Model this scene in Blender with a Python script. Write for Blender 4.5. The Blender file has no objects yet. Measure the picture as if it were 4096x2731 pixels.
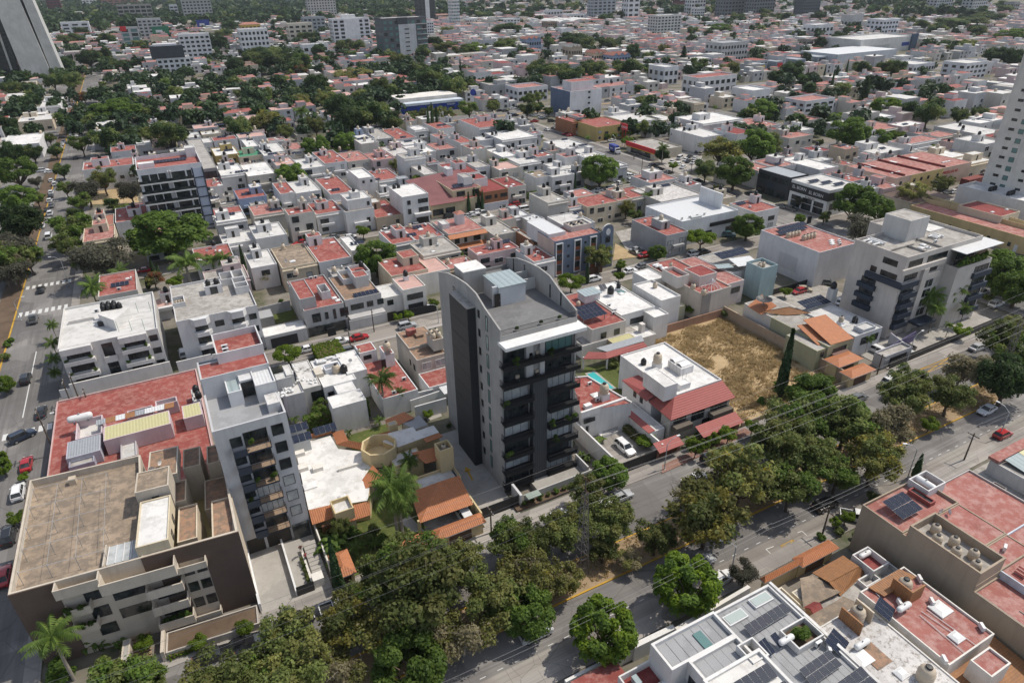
import bpy, bmesh, math, random
import numpy as np
from mathutils import Vector, Matrix, noise as mnoise
random.seed(7); RNG = np.random.default_rng(7)
SC = bpy.context.scene; COL = SC.collection
PI = math.pi; rad = math.radians
U = random.uniform
# ------------------------------------------------------------------ camera
CAM_H = 75.0; FPX = 2660.0
_th, _ro, _ps = rad(29.0), rad(-1.0), rad(62.7)
_fw = np.array([math.cos(_ps), math.sin(_ps), 0.0])
AXF = np.array([_fw[0]*math.cos(_th), _fw[1]*math.cos(_th), -math.sin(_th)])
_R = np.array([_fw[1], -_fw[0], 0.0]); _U = np.cross(_R, AXF)
AXR = _R*math.cos(_ro) + _U*math.sin(_ro); AXU = -_R*math.sin(_ro) + _U*math.cos(_ro)
TILES = {'D': (0, 0, 1.7415)}
for i, k in enumerate((0, 1000, 2000, 3000)):
 w = 1096 if i == 3 else 1100
 TILES['Z%d' % (i+1)] = (k, 1800, w/(1846 if i == 3 else 1853))
 TILES['Z%d' % (i+5)] = (k, 1000, w/(1909 if i == 3 else 1916))
 TILES['M%d' % (i+1)] = (k, 400, w/2352); TILES['F%d' % (i+1)] = (k, 0, w/2352)
TILES['SL'] = (750, 1350, .70153); TILES['RB'] = (3300, 800, 796/2080); TILES['TW'] = (1700, 1000, .6803)
CUR = ['D']
def T(name): CUR[0] = name
def at(x, y, z=0.0, t=None):
 """point of the place: where the ray through a photo pixel meets the level z"""
 a = TILES[t or CUR[0]]
 px = a[0]+x*a[2]-2048; py = a[1]+y*a[2]-1365.5
 d = AXR*px/FPX - AXU*py/FPX + AXF
 s = (z-CAM_H)/d[2]
 return (float(d[0]*s), float(d[1]*s), z)
def photo_xy(p):
 c = np.array([p[0], p[1], p[2]-CAM_H]); w = max(c@AXF, 1e-3)
 return (c@AXR/w*FPX+2048, -(c@AXU)/w*FPX+1365.5)
def dist(p): return math.hypot(p[0], p[1])
# ------------------------------------------------------------------ materials
MATS = {}
def _nt(name):
 m = bpy.data.materials.new(name); m.use_nodes = True
 n = m.node_tree.nodes; b = n['Principled BSDF']
 return m, n, m.node_tree.links, b
def _mix(n, l, fac, a, b, mode='MIX'):
 x = n.new('ShaderNodeMix'); x.data_type = 'RGBA'; x.blend_type = mode
 for sock, v in ((x.inputs[0], fac), (x.inputs[6], a), (x.inputs[7], b)):
  if hasattr(v, 'is_output'): l.new(v, sock)
  elif isinstance(v, (int, float)): sock.default_value = v
  else: sock.default_value = (*v[:3], 1)
 return x.outputs[2]
def _noise(n, l, vec, scale, detail=3, rough=.6, sc3=None):
 x = n.new('ShaderNodeTexNoise'); x.inputs['Scale'].default_value = scale
 x.inputs['Detail'].default_value = detail; x.inputs['Roughness'].default_value = rough
 if sc3:
  mp = n.new('ShaderNodeMapping'); mp.inputs['Scale'].default_value = sc3
  l.new(vec, mp.inputs['Vector']); vec = mp.outputs[0]
 l.new(vec, x.inputs['Vector']); return x.outputs['Fac']
def _ramp(n, l, fac, p0, p1, c0=(0, 0, 0), c1=(1, 1, 1)):
 r = n.new('ShaderNodeValToRGB'); e = r.color_ramp.elements
 e[0].position, e[1].position = p0, p1
 e[0].color = (*c0, 1); e[1].color = (*c1, 1)
 l.new(fac, r.inputs[0]); return r.outputs[0]
def _pos(n, world=True):
 if world: return n.new('ShaderNodeNewGeometry').outputs['Position']
 return n.new('ShaderNodeTexCoord').outputs['Object']
def sc(c, k): return tuple(min(1, v*k) for v in c)
def dirty(name, col, dark=.8, stain=.35, scale=.6, rough=.85, streak=True, spots=None, spot_amt=.5, th=(.5, .64), world=True, spec=.3, bump=0, fine=.08):
 if name in MATS: return MATS[name]
 m, n, l, b = _nt(name); P = _pos(n, world)
 big = _ramp(n, l, _noise(n, l, P, scale*.35, 4), .38, .72)
 c = _mix(n, l, big, col, sc(col, dark))
 if streak:
  s = _ramp(n, l, _noise(n, l, P, 1.0, 4, .65, (1.1, 1.1, .12)), .5, .75)
  k = n.new('ShaderNodeMath'); k.operation = 'MULTIPLY'; k.inputs[1].default_value = stain
  l.new(s, k.inputs[0]); c = _mix(n, l, k.outputs[0], c, sc(col, .55))
 if not streak:
  pd = _ramp(n, l, _noise(n, l, P, .13, 5, .7), .53, .58); k = n.new('ShaderNodeMath'); k.operation = 'MULTIPLY'; k.inputs[1].default_value = .4; l.new(pd, k.inputs[0]); c = _mix(n, l, k.outputs[0], c, sc(col, .6))
 if spots:
  s = _ramp(n, l, _noise(n, l, P, scale*1.7, 6, .72), *th)
  k = n.new('ShaderNodeMath'); k.operation = 'MULTIPLY'; k.inputs[1].default_value = spot_amt
  l.new(s, k.inputs[0]); c = _mix(n, l, k.outputs[0], c, spots)
 if fine:
  f = _ramp(n, l, _noise(n, l, P, 9.0, 2, .7), .3, .7)
  c = _mix(n, l, f, c, sc(col, 1-fine*3), 'MIX') if False else _mix(n, l, fine, c, f, 'OVERLAY')
 l.new(c, b.inputs['Base Color']); b.inputs['Roughness'].default_value = rough
 b.inputs['Specular IOR Level'].default_value = spec
 if bump:
  bp = n.new('ShaderNodeBump'); bp.inputs['Strength'].default_value = bump; bp.inputs['Distance'].default_value = .05
  l.new(_noise(n, l, P, 4, 4), bp.inputs['Height']); l.new(bp.outputs[0], b.inputs['Normal'])
 MATS[name] = m; return m
def wallm(col, key=None, stain=.42, dark=.8):
 key = 'wall_%02d%02d%02d' % tuple(int(v*99) for v in col) + ('s' if stain > .45 else '')
 return dirty(key, col, dark, stain, .5, .9)
def plain(name, col, rough=.6, metal=0.0, spec=.4):
 if name in MATS: return MATS[name]
 m, n, l, b = _nt(name); P = _pos(n, False)
 c = _mix(n, l, _noise(n, l, P, 3, 3), col, sc(col, .82))
 l.new(c, b.inputs['Base Color']); b.inputs['Roughness'].default_value = rough
 b.inputs['Metallic'].default_value = metal; b.inputs['Specular IOR Level'].default_value = spec
 MATS[name] = m; return m
def ribbed(name, col, axis, period, col2=None, rough=.7, depth=.6, metal=0, lines=.35, var=.25):
 """ribs, tiles or corrugation running across the local axis"""
 if name in MATS: return MATS[name]
 m, n, l, b = _nt(name); P = _pos(n, False)
 sp = n.new('ShaderNodeSeparateXYZ'); l.new(P, sp.inputs[0])
 mu = n.new('ShaderNodeMath'); mu.operation = 'MULTIPLY'; mu.inputs[1].default_value = 2*PI/period
 l.new(sp.outputs[axis], mu.inputs[0])
 si = n.new('ShaderNodeMath'); si.operation = 'SINE'; l.new(mu.outputs[0], si.inputs[0])
 hf = n.new('ShaderNodeMath'); hf.operation = 'MULTIPLY_ADD'; hf.inputs[1].default_value = .5; hf.inputs[2].default_value = .5
 l.new(si.outputs[0], hf.inputs[0])
 nz = _ramp(n, l, _noise(n, l, P, 1.6, 6, .75), .35, .7)
 base = _mix(n, l, nz, col, col2 or sc(col, 1-var))
 k = n.new('ShaderNodeMath'); k.operation = 'MULTIPLY'; k.inputs[1].default_value = lines
 rv = _ramp(n, l, hf.outputs[0], .0, .45, (1, 1, 1), (0, 0, 0)); l.new(rv, k.inputs[0])
 c = _mix(n, l, k.outputs[0], base, sc(col, .45))
 l.new(c, b.inputs['Base Color']); b.inputs['Roughness'].default_value = rough; b.inputs['Metallic'].default_value = metal
 bp = n.new('ShaderNodeBump'); bp.inputs['Strength'].default_value = depth; bp.inputs['Distance'].default_value = .05
 l.new(hf.outputs[0], bp.inputs['Height']); l.new(bp.outputs[0], b.inputs['Normal'])
 MATS[name] = m; return m
def leafm(name, col, col2, trans=.5, rough=.6):
 if name in MATS: return MATS[name]
 m, n, l, b = _nt(name)
 g = n.new('ShaderNodeNewGeometry'); oi = n.new('ShaderNodeObjectInfo')
 c = _mix(n, l, g.outputs['Random Per Island'], col, col2)
 P = _pos(n, True)
 c = _mix(n, l, _ramp(n, l, _noise(n, l, P, .45, 3), .35, .68), c, sc(col, .75))
 hs = n.new('ShaderNodeHueSaturation')
 mr = n.new('ShaderNodeMapRange'); mr.inputs[3].default_value = .7; mr.inputs[4].default_value = 1.3
 l.new(oi.outputs['Random'], mr.inputs[0]); l.new(mr.outputs[0], hs.inputs['Value'])
 l.new(c, hs.inputs['Color']); l.new(hs.outputs[0], b.inputs['Base Color'])
 b.inputs['Roughness'].default_value = rough; b.inputs['Specular IOR Level'].default_value = .25
 if trans:
  tr = n.new('ShaderNodeBsdfTranslucent'); l.new(hs.outputs[0], tr.inputs['Color'])
  mx = n.new('ShaderNodeMixShader'); mx.inputs[0].default_value = trans
  l.new(b.outputs[0], mx.inputs[1]); l.new(tr.outputs[0], mx.inputs[2])
  l.new(mx.outputs[0], n['Material Output'].inputs['Surface'])
 MATS[name] = m; return m
C_WHITE = (.72, .72, .72); C_OFF = (.66, .63, .58); C_CREAM = (.62, .55, .43); C_GREY = (.40, .40, .41)
C_DGREY = (.16, .17, .18); C_CONC = (.42, .40, .38); C_TAN = (.50, .41, .29); C_PINK = (.62, .46, .44); C_YEL = (.62, .42, .10)
C_BLUE = (.30, .38, .52); C_BROWN = (.115, .083, .066); C_TEAL = (.28, .40, .42)
def glassm():
 if 'glass_dark' in MATS: return MATS['glass_dark']
 m, n, l, b = _nt('glass_dark'); P = _pos(n, True)
 v = _ramp(n, l, _noise(n, l, P, .7, 2), .35, .7)
 c = _mix(n, l, v, (.012, .014, .016), (.055, .06, .06))
 l.new(c, b.inputs['Base Color']); b.inputs['Roughness'].default_value = .12; b.inputs['Specular IOR Level'].default_value = .5
 MATS['glass_dark'] = m; return m
def mats_init():
 M = {}
 M['glass'] = glassm()
 M['curtain'] = dirty('curtained_glass', (.44, .46, .46), .6, .0, 2, .2, False, spec=.5)
 M['teal_glass'] = plain('teal_glass', (.11, .21, .20), .1, 0, .6)
 M['fr_dark'] = plain('frame_dark', (.03, .03, .033), .5)
 M['fr_white'] = plain('frame_white', (.65, .65, .65), .5)
 M['fr_wood'] = plain('frame_wood', (.12, .05, .025), .6)
 M['black'] = plain('black_metal', (.016, .017, .02), .55)
 M['navy'] = dirty('navy_panel', (.035, .045, .065), .85, .15, .6, .7)
 M['steel'] = plain('steel', (.35, .36, .37), .45, .6)
 M['galv'] = plain('galvanised', (.42, .44, .45), .5, .3); M['rusty'] = plain('weathered_steel', (.15, .135, .12), .7)
 M['door_dark'] = plain('door_dark', (.03, .024, .02), .6)
 M['door_wood'] = plain('door_wood', (.10, .045, .022), .6)
 M['door_grey'] = plain('door_grey', (.28, .28, .29), .6)
 M['door_white'] = plain('door_white', (.6, .6, .6), .6)
 M['red'] = dirty('red_roof_coat', (.27, .072, .060), .78, 0, .5, .9, False, (.36, .19, .16), .6, (.46, .6))
 M['red2'] = dirty('faded_red_roof_coat', (.32, .125, .105), .8, 0, .4, .9, False, (.42, .27, .24), .65, (.45, .6))
 M['red3'] = dirty('deep_red_roof_coat', (.21, .046, .042), .85, 0, .5, .9, False, (.33, .12, .10), .4)
 M['pinkroof'] = dirty('pale_pink_roof_coat', (.50, .32, .28), .88, 0, .4, .9, False, (.40, .26, .21), .5)
 M['white'] = dirty('white_roof_coat', (.66, .65, .63), .85, 0, .4, .85, False, (.36, .34, .31), .5)
 M['offwhite'] = dirty('grey_white_roof_coat', (.56, .55, .53), .85, 0, .4, .9, False, (.33, .31, .28), .5)
 M['conc'] = dirty('concrete_roof', (.40, .38, .35), .78, 0, .4, .95, False, (.22, .2, .18), .7, (.45, .58))
 M['greyroof'] = dirty('grey_membrane_roof', (.31, .315, .325), .9, 0, .3, .85, False, (.25, .25, .25), .3)
 M['brick'] = dirty('weathered_brick_roof', (.34, .21, .14), .7, 0, .6, .95, False, (.16, .13, .10), .8, (.44, .57))
 M['brick2'] = dirty('stained_brick_roof', (.34, .265, .195), .6, 0, .45, .95, False, (.17, .14, .11), .85, (.44, .56))
 M['tileY'] = ribbed('orange_tile_across_y', (.44, .165, .065), 0, .32, (.31, .12, .055))
 M['tileX'] = ribbed('orange_tile_across_x', (.44, .165, .065), 1, .32, (.31, .12, .055))
 M['btileY'] = ribbed('brown_tile_across_y', (.33, .15, .055), 0, .3, (.20, .10, .05))
 M['btileX'] = ribbed('brown_tile_across_x', (.33, .15, .055), 1, .3, (.20, .10, .05))
 M['rtileY'] = ribbed('red_tile_across_y', (.33, .085, .075), 1, .35, (.27, .07, .06), lines=.3)
 M['corrW'] = ribbed('white_corrugated', (.62, .63, .63), 0, .45, (.5, .5, .5), .5, .5, 0, .25)
 M['corrG'] = ribbed('grey_corrugated', (.36, .38, .40), 0, .4, (.28, .29, .3), .5, .6, .2, .35)
 M['corrY'] = ribbed('yellowed_corrugated', (.50, .46, .24), 0, .5, (.42, .40, .22), .5, .5, 0, .2)
 M['teal_sheet'] = ribbed('teal_glazed_sheet', (.27, .33, .335), 0, 1.0, (.33, .38, .38), .25, .3, 0, .35)
 M['wood'] = ribbed('wooden_deck', (.36, .26, .18), 1, .25, (.28, .2, .14), .7, .4)
 M['tank_b'] = plain('black_plastic', (.013, .013, .014), .45)
 M['tank_t'] = plain('beige_plastic', (.50, .42, .32), .5)
 M['tank_w'] = plain('white_enamel', (.68, .68, .67), .4)
 M['solar'] = solarm()
 M['soil'] = dirty('garden_soil', (.13, .09, .06), .6, 0, .7, .95, False)
 M['lawn'] = dirty('mown_lawn', (.085, .11, .028), .7, 0, .8, .95, False, (.17, .145, .05), .5)
 M['pool'] = plain('pool_water', (.05, .42, .42), .06, 0, .6)
 M['paint_w'] = plain('white_paint', (.6, .6, .58), .6)
 M['paint_y'] = dirty('yellow_kerb_paint', (.50, .29, .03), .8, 0, 1.5, .8, False, (.33, .24, .1), .5)
 M['rubber'] = plain('rubber', (.014, .014, .014), .8)
 M['chrome'] = plain('wheel_alloy', (.42, .42, .43), .35, .7)
 M['bark'] = dirty('bark', (.11, .085, .065), .6, 0, 2, .95, False, world=False)
 M['pale_bark'] = dirty('pale_bark', (.27, .24, .20), .7, 0, 2, .95, False, world=False)
 M['skin'] = plain('skin', (.30, .16, .10), .6)
 return M
def solarm():
 m, n, l, b = _nt('solar_cells'); P = _pos(n, False)
 c = None
 sp = n.new('ShaderNodeSeparateXYZ'); l.new(P, sp.inputs[0])
 outs = []
 for ax in (0, 1):
  fr = n.new('ShaderNodeMath'); fr.operation = 'PINGPONG'; fr.inputs[1].default_value = .085
  l.new(sp.outputs[ax], fr.inputs[0])
  lt = n.new('ShaderNodeMath'); lt.operation = 'LESS_THAN'; lt.inputs[1].default_value = .006
  l.new(fr.outputs[0], lt.inputs[0]); outs.append(lt.outputs[0])
 mx = n.new('ShaderNodeMath'); mx.operation = 'MAXIMUM'; l.new(outs[0], mx.inputs[0]); l.new(outs[1], mx.inputs[1])
 c = _mix(n, l, mx.outputs[0], (.010, .014, .032), (.12, .14, .17))
 l.new(c, b.inputs['Base Color']); b.inputs['Roughness'].default_value = .35; b.inputs['Specular IOR Level'].default_value = .03
 return m
M = mats_init()
# ------------------------------------------------------------------ mesh builder
class MB:
 def __init__(s): s.v = []; s.f = []; s.m = []; s.mats = []
 def mi(s, mat):
  if mat not in s.mats: s.mats.append(mat)
  return s.mats.index(mat)
 def poly(s, pts, mat):
  b = len(s.v); s.v += [tuple(p) for p in pts]; s.f.append(tuple(range(b, b+len(pts)))); s.m.append(s.mi(mat)); return s
 def box(s, x0, y0, z0, x1, y1, z1, mat, top=None, bottom=True):
  if x1 < x0: x0, x1 = x1, x0
  if y1 < y0: y0, y1 = y1, y0
  b = len(s.v); i = s.mi(mat)
  s.v += [(x0, y0, z0), (x1, y0, z0), (x1, y1, z0), (x0, y1, z0), (x0, y0, z1), (x1, y0, z1), (x1, y1, z1), (x0, y1, z1)]
  for q in ((0, 1, 5, 4), (1, 2, 6, 5), (2, 3, 7, 6), (3, 0, 4, 7)):
   s.f.append(tuple(b+k for k in q)); s.m.append(i)
  s.f.append((b+4, b+5, b+6, b+7)); s.m.append(s.mi(top) if top else i)
  if bottom: s.f.append((b+3, b+2, b+1, b)); s.m.append(i)
  return s
 def prism(s, poly, z0, z1, mat, top=None):
  """poly counter-clockwise; z1 a number or one height per corner"""
  n = len(poly); b = len(s.v); i = s.mi(mat)
  zz = z1 if hasattr(z1, '__len__') else [z1]*n
  z0s = z0 if hasattr(z0, '__len__') else [z0]*n
  s.v += [(p[0], p[1], z0s[k]) for k, p in enumerate(poly)] + [(p[0], p[1], zz[k]) for k, p in enumerate(poly)]
  for k in range(n):
   j = (k+1) % n; s.f.append((b+k, b+j, b+n+j, b+n+k)); s.m.append(i)
  s.f.append(tuple(b+n+k for k in range(n))); s.m.append(s.mi(top) if top else i)
  s.f.append(tuple(b+k for k in reversed(range(n)))); s.m.append(i)
  return s
 def tube(s, p0, p1, r0, r1=None, mat=None, n=6, cap=True):
  r1 = r0 if r1 is None else r1
  p0 = Vector(p0); p1 = Vector(p1); d = (p1-p0)
  if d.length < 1e-6: return s
  d.normalize(); a = d.orthogonal().normalized(); c = d.cross(a); b = len(s.v); i = s.mi(mat)
  for p, r in ((p0, r0), (p1, r1)):
   for k in range(n):
    t = 2*PI*k/n; s.v.append(tuple(p+a*(r*math.cos(t))+c*(r*math.sin(t))))
  for k in range(n):
   j = (k+1) % n; s.f.append((b+k, b+j, b+n+j, b+n+k)); s.m.append(i)
  if cap:
   s.f.append(tuple(b+k for k in reversed(range(n)))); s.m.append(i)
   s.f.append(tuple(b+n+k for k in range(n))); s.m.append(i)
  return s
 def lathe(s, prof, c, mat, n=12):
  b = len(s.v); i = s.mi(mat); k = len(prof)
  for (r, z) in prof:
   for j in range(n):
    t = 2*PI*j/n; s.v.append((c[0]+r*math.cos(t), c[1]+r*math.sin(t), c[2]+z))
  for q in range(k-1):
   for j in range(n):
    jj = (j+1) % n; s.f.append((b+q*n+j, b+q*n+jj, b+(q+1)*n+jj, b+(q+1)*n+j)); s.m.append(i)
  s.f.append(tuple(b+(k-1)*n+j for j in range(n))); s.m.append(i)
  return s
 def mesh(s, name, smooth=False):
  me = bpy.data.meshes.new(name); me.from_pydata(s.v, [], s.f)
  for m in s.mats: me.materials.append(m)
  me.polygons.foreach_set('material_index', s.m)
  if smooth: me.polygons.foreach_set('use_smooth', [True]*len(s.f))
  me.update(); return me
 def build(s, name, parent=None, smooth=False, loc=None):
  if not s.f: return None
  o = bpy.data.objects.new(name, s.mesh(name, smooth)); COL.objects.link(o)
  if parent: o.parent = parent
  if loc: o.location = loc
  return o
def link(name, me, parent=None, loc=(0, 0, 0), rz=0, scale=None):
 o = bpy.data.objects.new(name, me); COL.objects.link(o); o.parent = parent
 o.location = loc; o.rotation_euler = (0, 0, rz)
 if scale: o.scale = scale if hasattr(scale, '__len__') else (scale,)*3
 return o
THINGS = []   # (object, base label, height of its middle, final?)
REFS = []     # landmarks used to tell the look-alikes apart: (phrase, photo xy)
def thing(name, cat, loc=(0, 0, 0), rz=0, base=None, label=None, group=None, mid=2.0, ref=None, o=None):
 if o is None:
  o = bpy.data.objects.new(name, None); COL.objects.link(o)
  o.location = loc; o.rotation_euler = (0, 0, rz); o.empty_display_size = .5
 o['category'] = cat
 if group: o['group'] = group
 if label: o['label'] = label
 THINGS.append([o, base, mid, loc])
 if ref: REFS.append((ref, photo_xy((loc[0], loc[1], loc[2]+mid)), o))
 return o
def structure(name, o, kind='structure', label=None):
 o.name = name; o['kind'] = kind
 if label: o['label'] = label
 return o
# ------------------------------------------------------------------ windows, roof furniture (shared meshes)
_WC = {}
def window_mesh(w, h, style='dark', frame='fr_dark', cols=None, split=False):
 w = round(w, 1); h = round(h, 1); key = (w, h, style, frame, cols, split)
 if key in _WC: return _WC[key]
 b = MB(); g = M[style] if style in M else M['glass']; f = M[frame]
 t = .07
 b.box(-w/2, -.05, 0, -w/2+t, .06, h, f); b.box(w/2-t, -.05, 0, w/2, .06, h, f)
 b.box(-w/2+t, -.05, 0, w/2-t, .06, t, f); b.box(-w/2+t, -.05, h-t, w/2-t, .06, h, f)
 n = cols or max(1, round(w/1.3))
 gb = MB() if split else b; gb.box(-w/2+t, -.015, t, w/2-t, .05, h-t, g)
 if split: _WC[key+('g',)] = gb.mesh('pane')
 for k in range(1, n):
  x = -w/2+w*k/n; b.box(x-.03, -.045, t, x+.03, -.016, h-t, f)
 _WC[key] = b.mesh('window'); return _WC[key]
def tank_mesh(kind):
 if ('tank', kind) in _WC: return _WC['tank', kind]
 b = MB()
 if kind in ('b', 't'):
  m = M['tank_b'] if kind == 'b' else M['tank_t']
  b.lathe([(.0, 0), (.55, 0), (.57, .1), (.56, .35), (.59, .4), (.56, .45), (.56, .7), (.59, .75), (.55, .8), (.52, 1.05), (.36, 1.25), (.2, 1.3), (.2, 1.38), (.0, 1.4)], (0, 0, 0), m, 12)
 elif kind == 'gas':
  m = M['tank_w']
  for k in range(8):
   pass
  prof = [(0, -.95), (.2, -.92), (.3, -.8), (.32, -.6), (.32, .6), (.3, .8), (.2, .92), (0, .95)]
  n = 10; base = 0
  for (r, x) in prof:
   for j in range(n):
    t = 2*PI*j/n; b.v.append((x, r*math.cos(t), .45+r*math.sin(t)))
  i = b.mi(m)
  for q in range(len(prof)-1):
   for j in range(n):
    b.f.append((q*n+j, q*n+(j+1) % n, (q+1)*n+(j+1) % n, (q+1)*n+j)); b.m.append(i)
  for x in (-.5, .5): b.box(x-.05, -.25, 0, x+.05, .25, .2, M['steel'])
  b.lathe([(.07, 0), (.07, .12), (0, .12)], (0, 0, .76), M['steel'], 6)
 _WC['tank', kind] = b.mesh('water_tank' if kind != 'gas' else 'gas_tank', True); return _WC['tank', kind]
def lid_mesh():
 if 'lid' not in _WC: b = MB(); b.lathe([(.24, 1.3), (.24, 1.41), (.2, 1.44), (0, 1.45)], (0, 0, 0), M['tank_b'], 10); _WC['lid'] = b.mesh('lid')
 return _WC['lid']
def ac_mesh():
 if 'ac' in _WC: return _WC['ac']
 b = MB(); b.box(-.45, -.17, .1, .45, .17, .75, M['tank_w'])
 b.lathe([(.26, 0), (.26, .02), (0, .02)], (0, 0, 0), M['fr_dark'], 10)
 for k in range(len(b.v)-30, len(b.v)):
  x, y, z = b.v[k]; b.v[k] = (x-.1, -.172-z, y+.42)
 b.box(-.4, -.15, 0, -.3, .15, .1, M['steel']); b.box(.3, -.15, 0, .4, .15, .1, M['steel'])
 _WC['ac'] = b.mesh('air_conditioner'); return _WC['ac']
def skylight_mesh(w, d):
 key = ('sky', round(w, 1), round(d, 1))
 if key in _WC: return _WC[key]
 b = MB(); b.box(-w/2, -d/2, 0, w/2, d/2, .18, M['fr_white'])
 b.prism([(-w/2+.06, -d/2+.06), (w/2-.06, -d/2+.06), (w/2-.06, d/2-.06), (-w/2+.06, d/2-.06)], .18, .2, M['tank_w'])
 i = b.mi(M['tank_w']); n = len(b.v)
 x, y = w/2-.06, d/2-.06
 b.v += [(-x, -y, .2), (x, -y, .2), (x, y, .2), (-x, y, .2), (-x*.5, -y*.5, .36), (x*.5, -y*.5, .36), (x*.5, y*.5, .36), (-x*.5, y*.5, .36)]
 for q in ((0, 1, 5, 4), (1, 2, 6, 5), (2, 3, 7, 6), (3, 0, 4, 7), (4, 5, 6, 7)): b.f.append(tuple(n+k for k in q)); b.m.append(i)
 _WC[key] = b.mesh('skylight'); return _WC[key]
def solar_mesh(nx, ny, pw=1.0, ph=1.7):
 key = ('sol', nx, ny, pw, ph)
 if key in _WC: return _WC[key]
 b = MB()
 for i in range(nx):
  for j in range(ny):
   x, y = i*pw, j*ph
   b.box(x+.02, y+.02, .0, x+pw-.02, y+ph-.02, .03, M['galv']); b.box(x+.03, y+.03, .031, x+pw-.03, y+ph-.03, .04, M['solar'])
 _WC[key] = b.mesh('solar_panel'); return _WC[key]
def dish_mesh():
 if 'dish' in _WC: return _WC['dish']
 b = MB(); n = 10
 i = b.mi(M['tank_w'])
 for q, (r, z) in enumerate(((.05, 0), (.25, .04), (.42, .13))):
  for j in range(n):
   t = 2*PI*j/n; b.v.append((r*math.cos(t), -z-.1, .75+r*math.sin(t)))
 for q in range(2):
  for j in range(n):
   b.f.append((q*n+j, q*n+(j+1) % n, (q+1)*n+(j+1) % n, (q+1)*n+j)); b.m.append(i)
 b.f.append(tuple(range(n))); b.m.append(i)
 b.tube((0, 0, 0), (0, 0, .75), .03, .03, M['steel'], 5); b.tube((0, -.1, .72), (0, -.5, .8), .015, .015, M['steel'], 4)
 _WC['dish'] = b.mesh('satellite_dish'); return _WC['dish']
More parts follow.
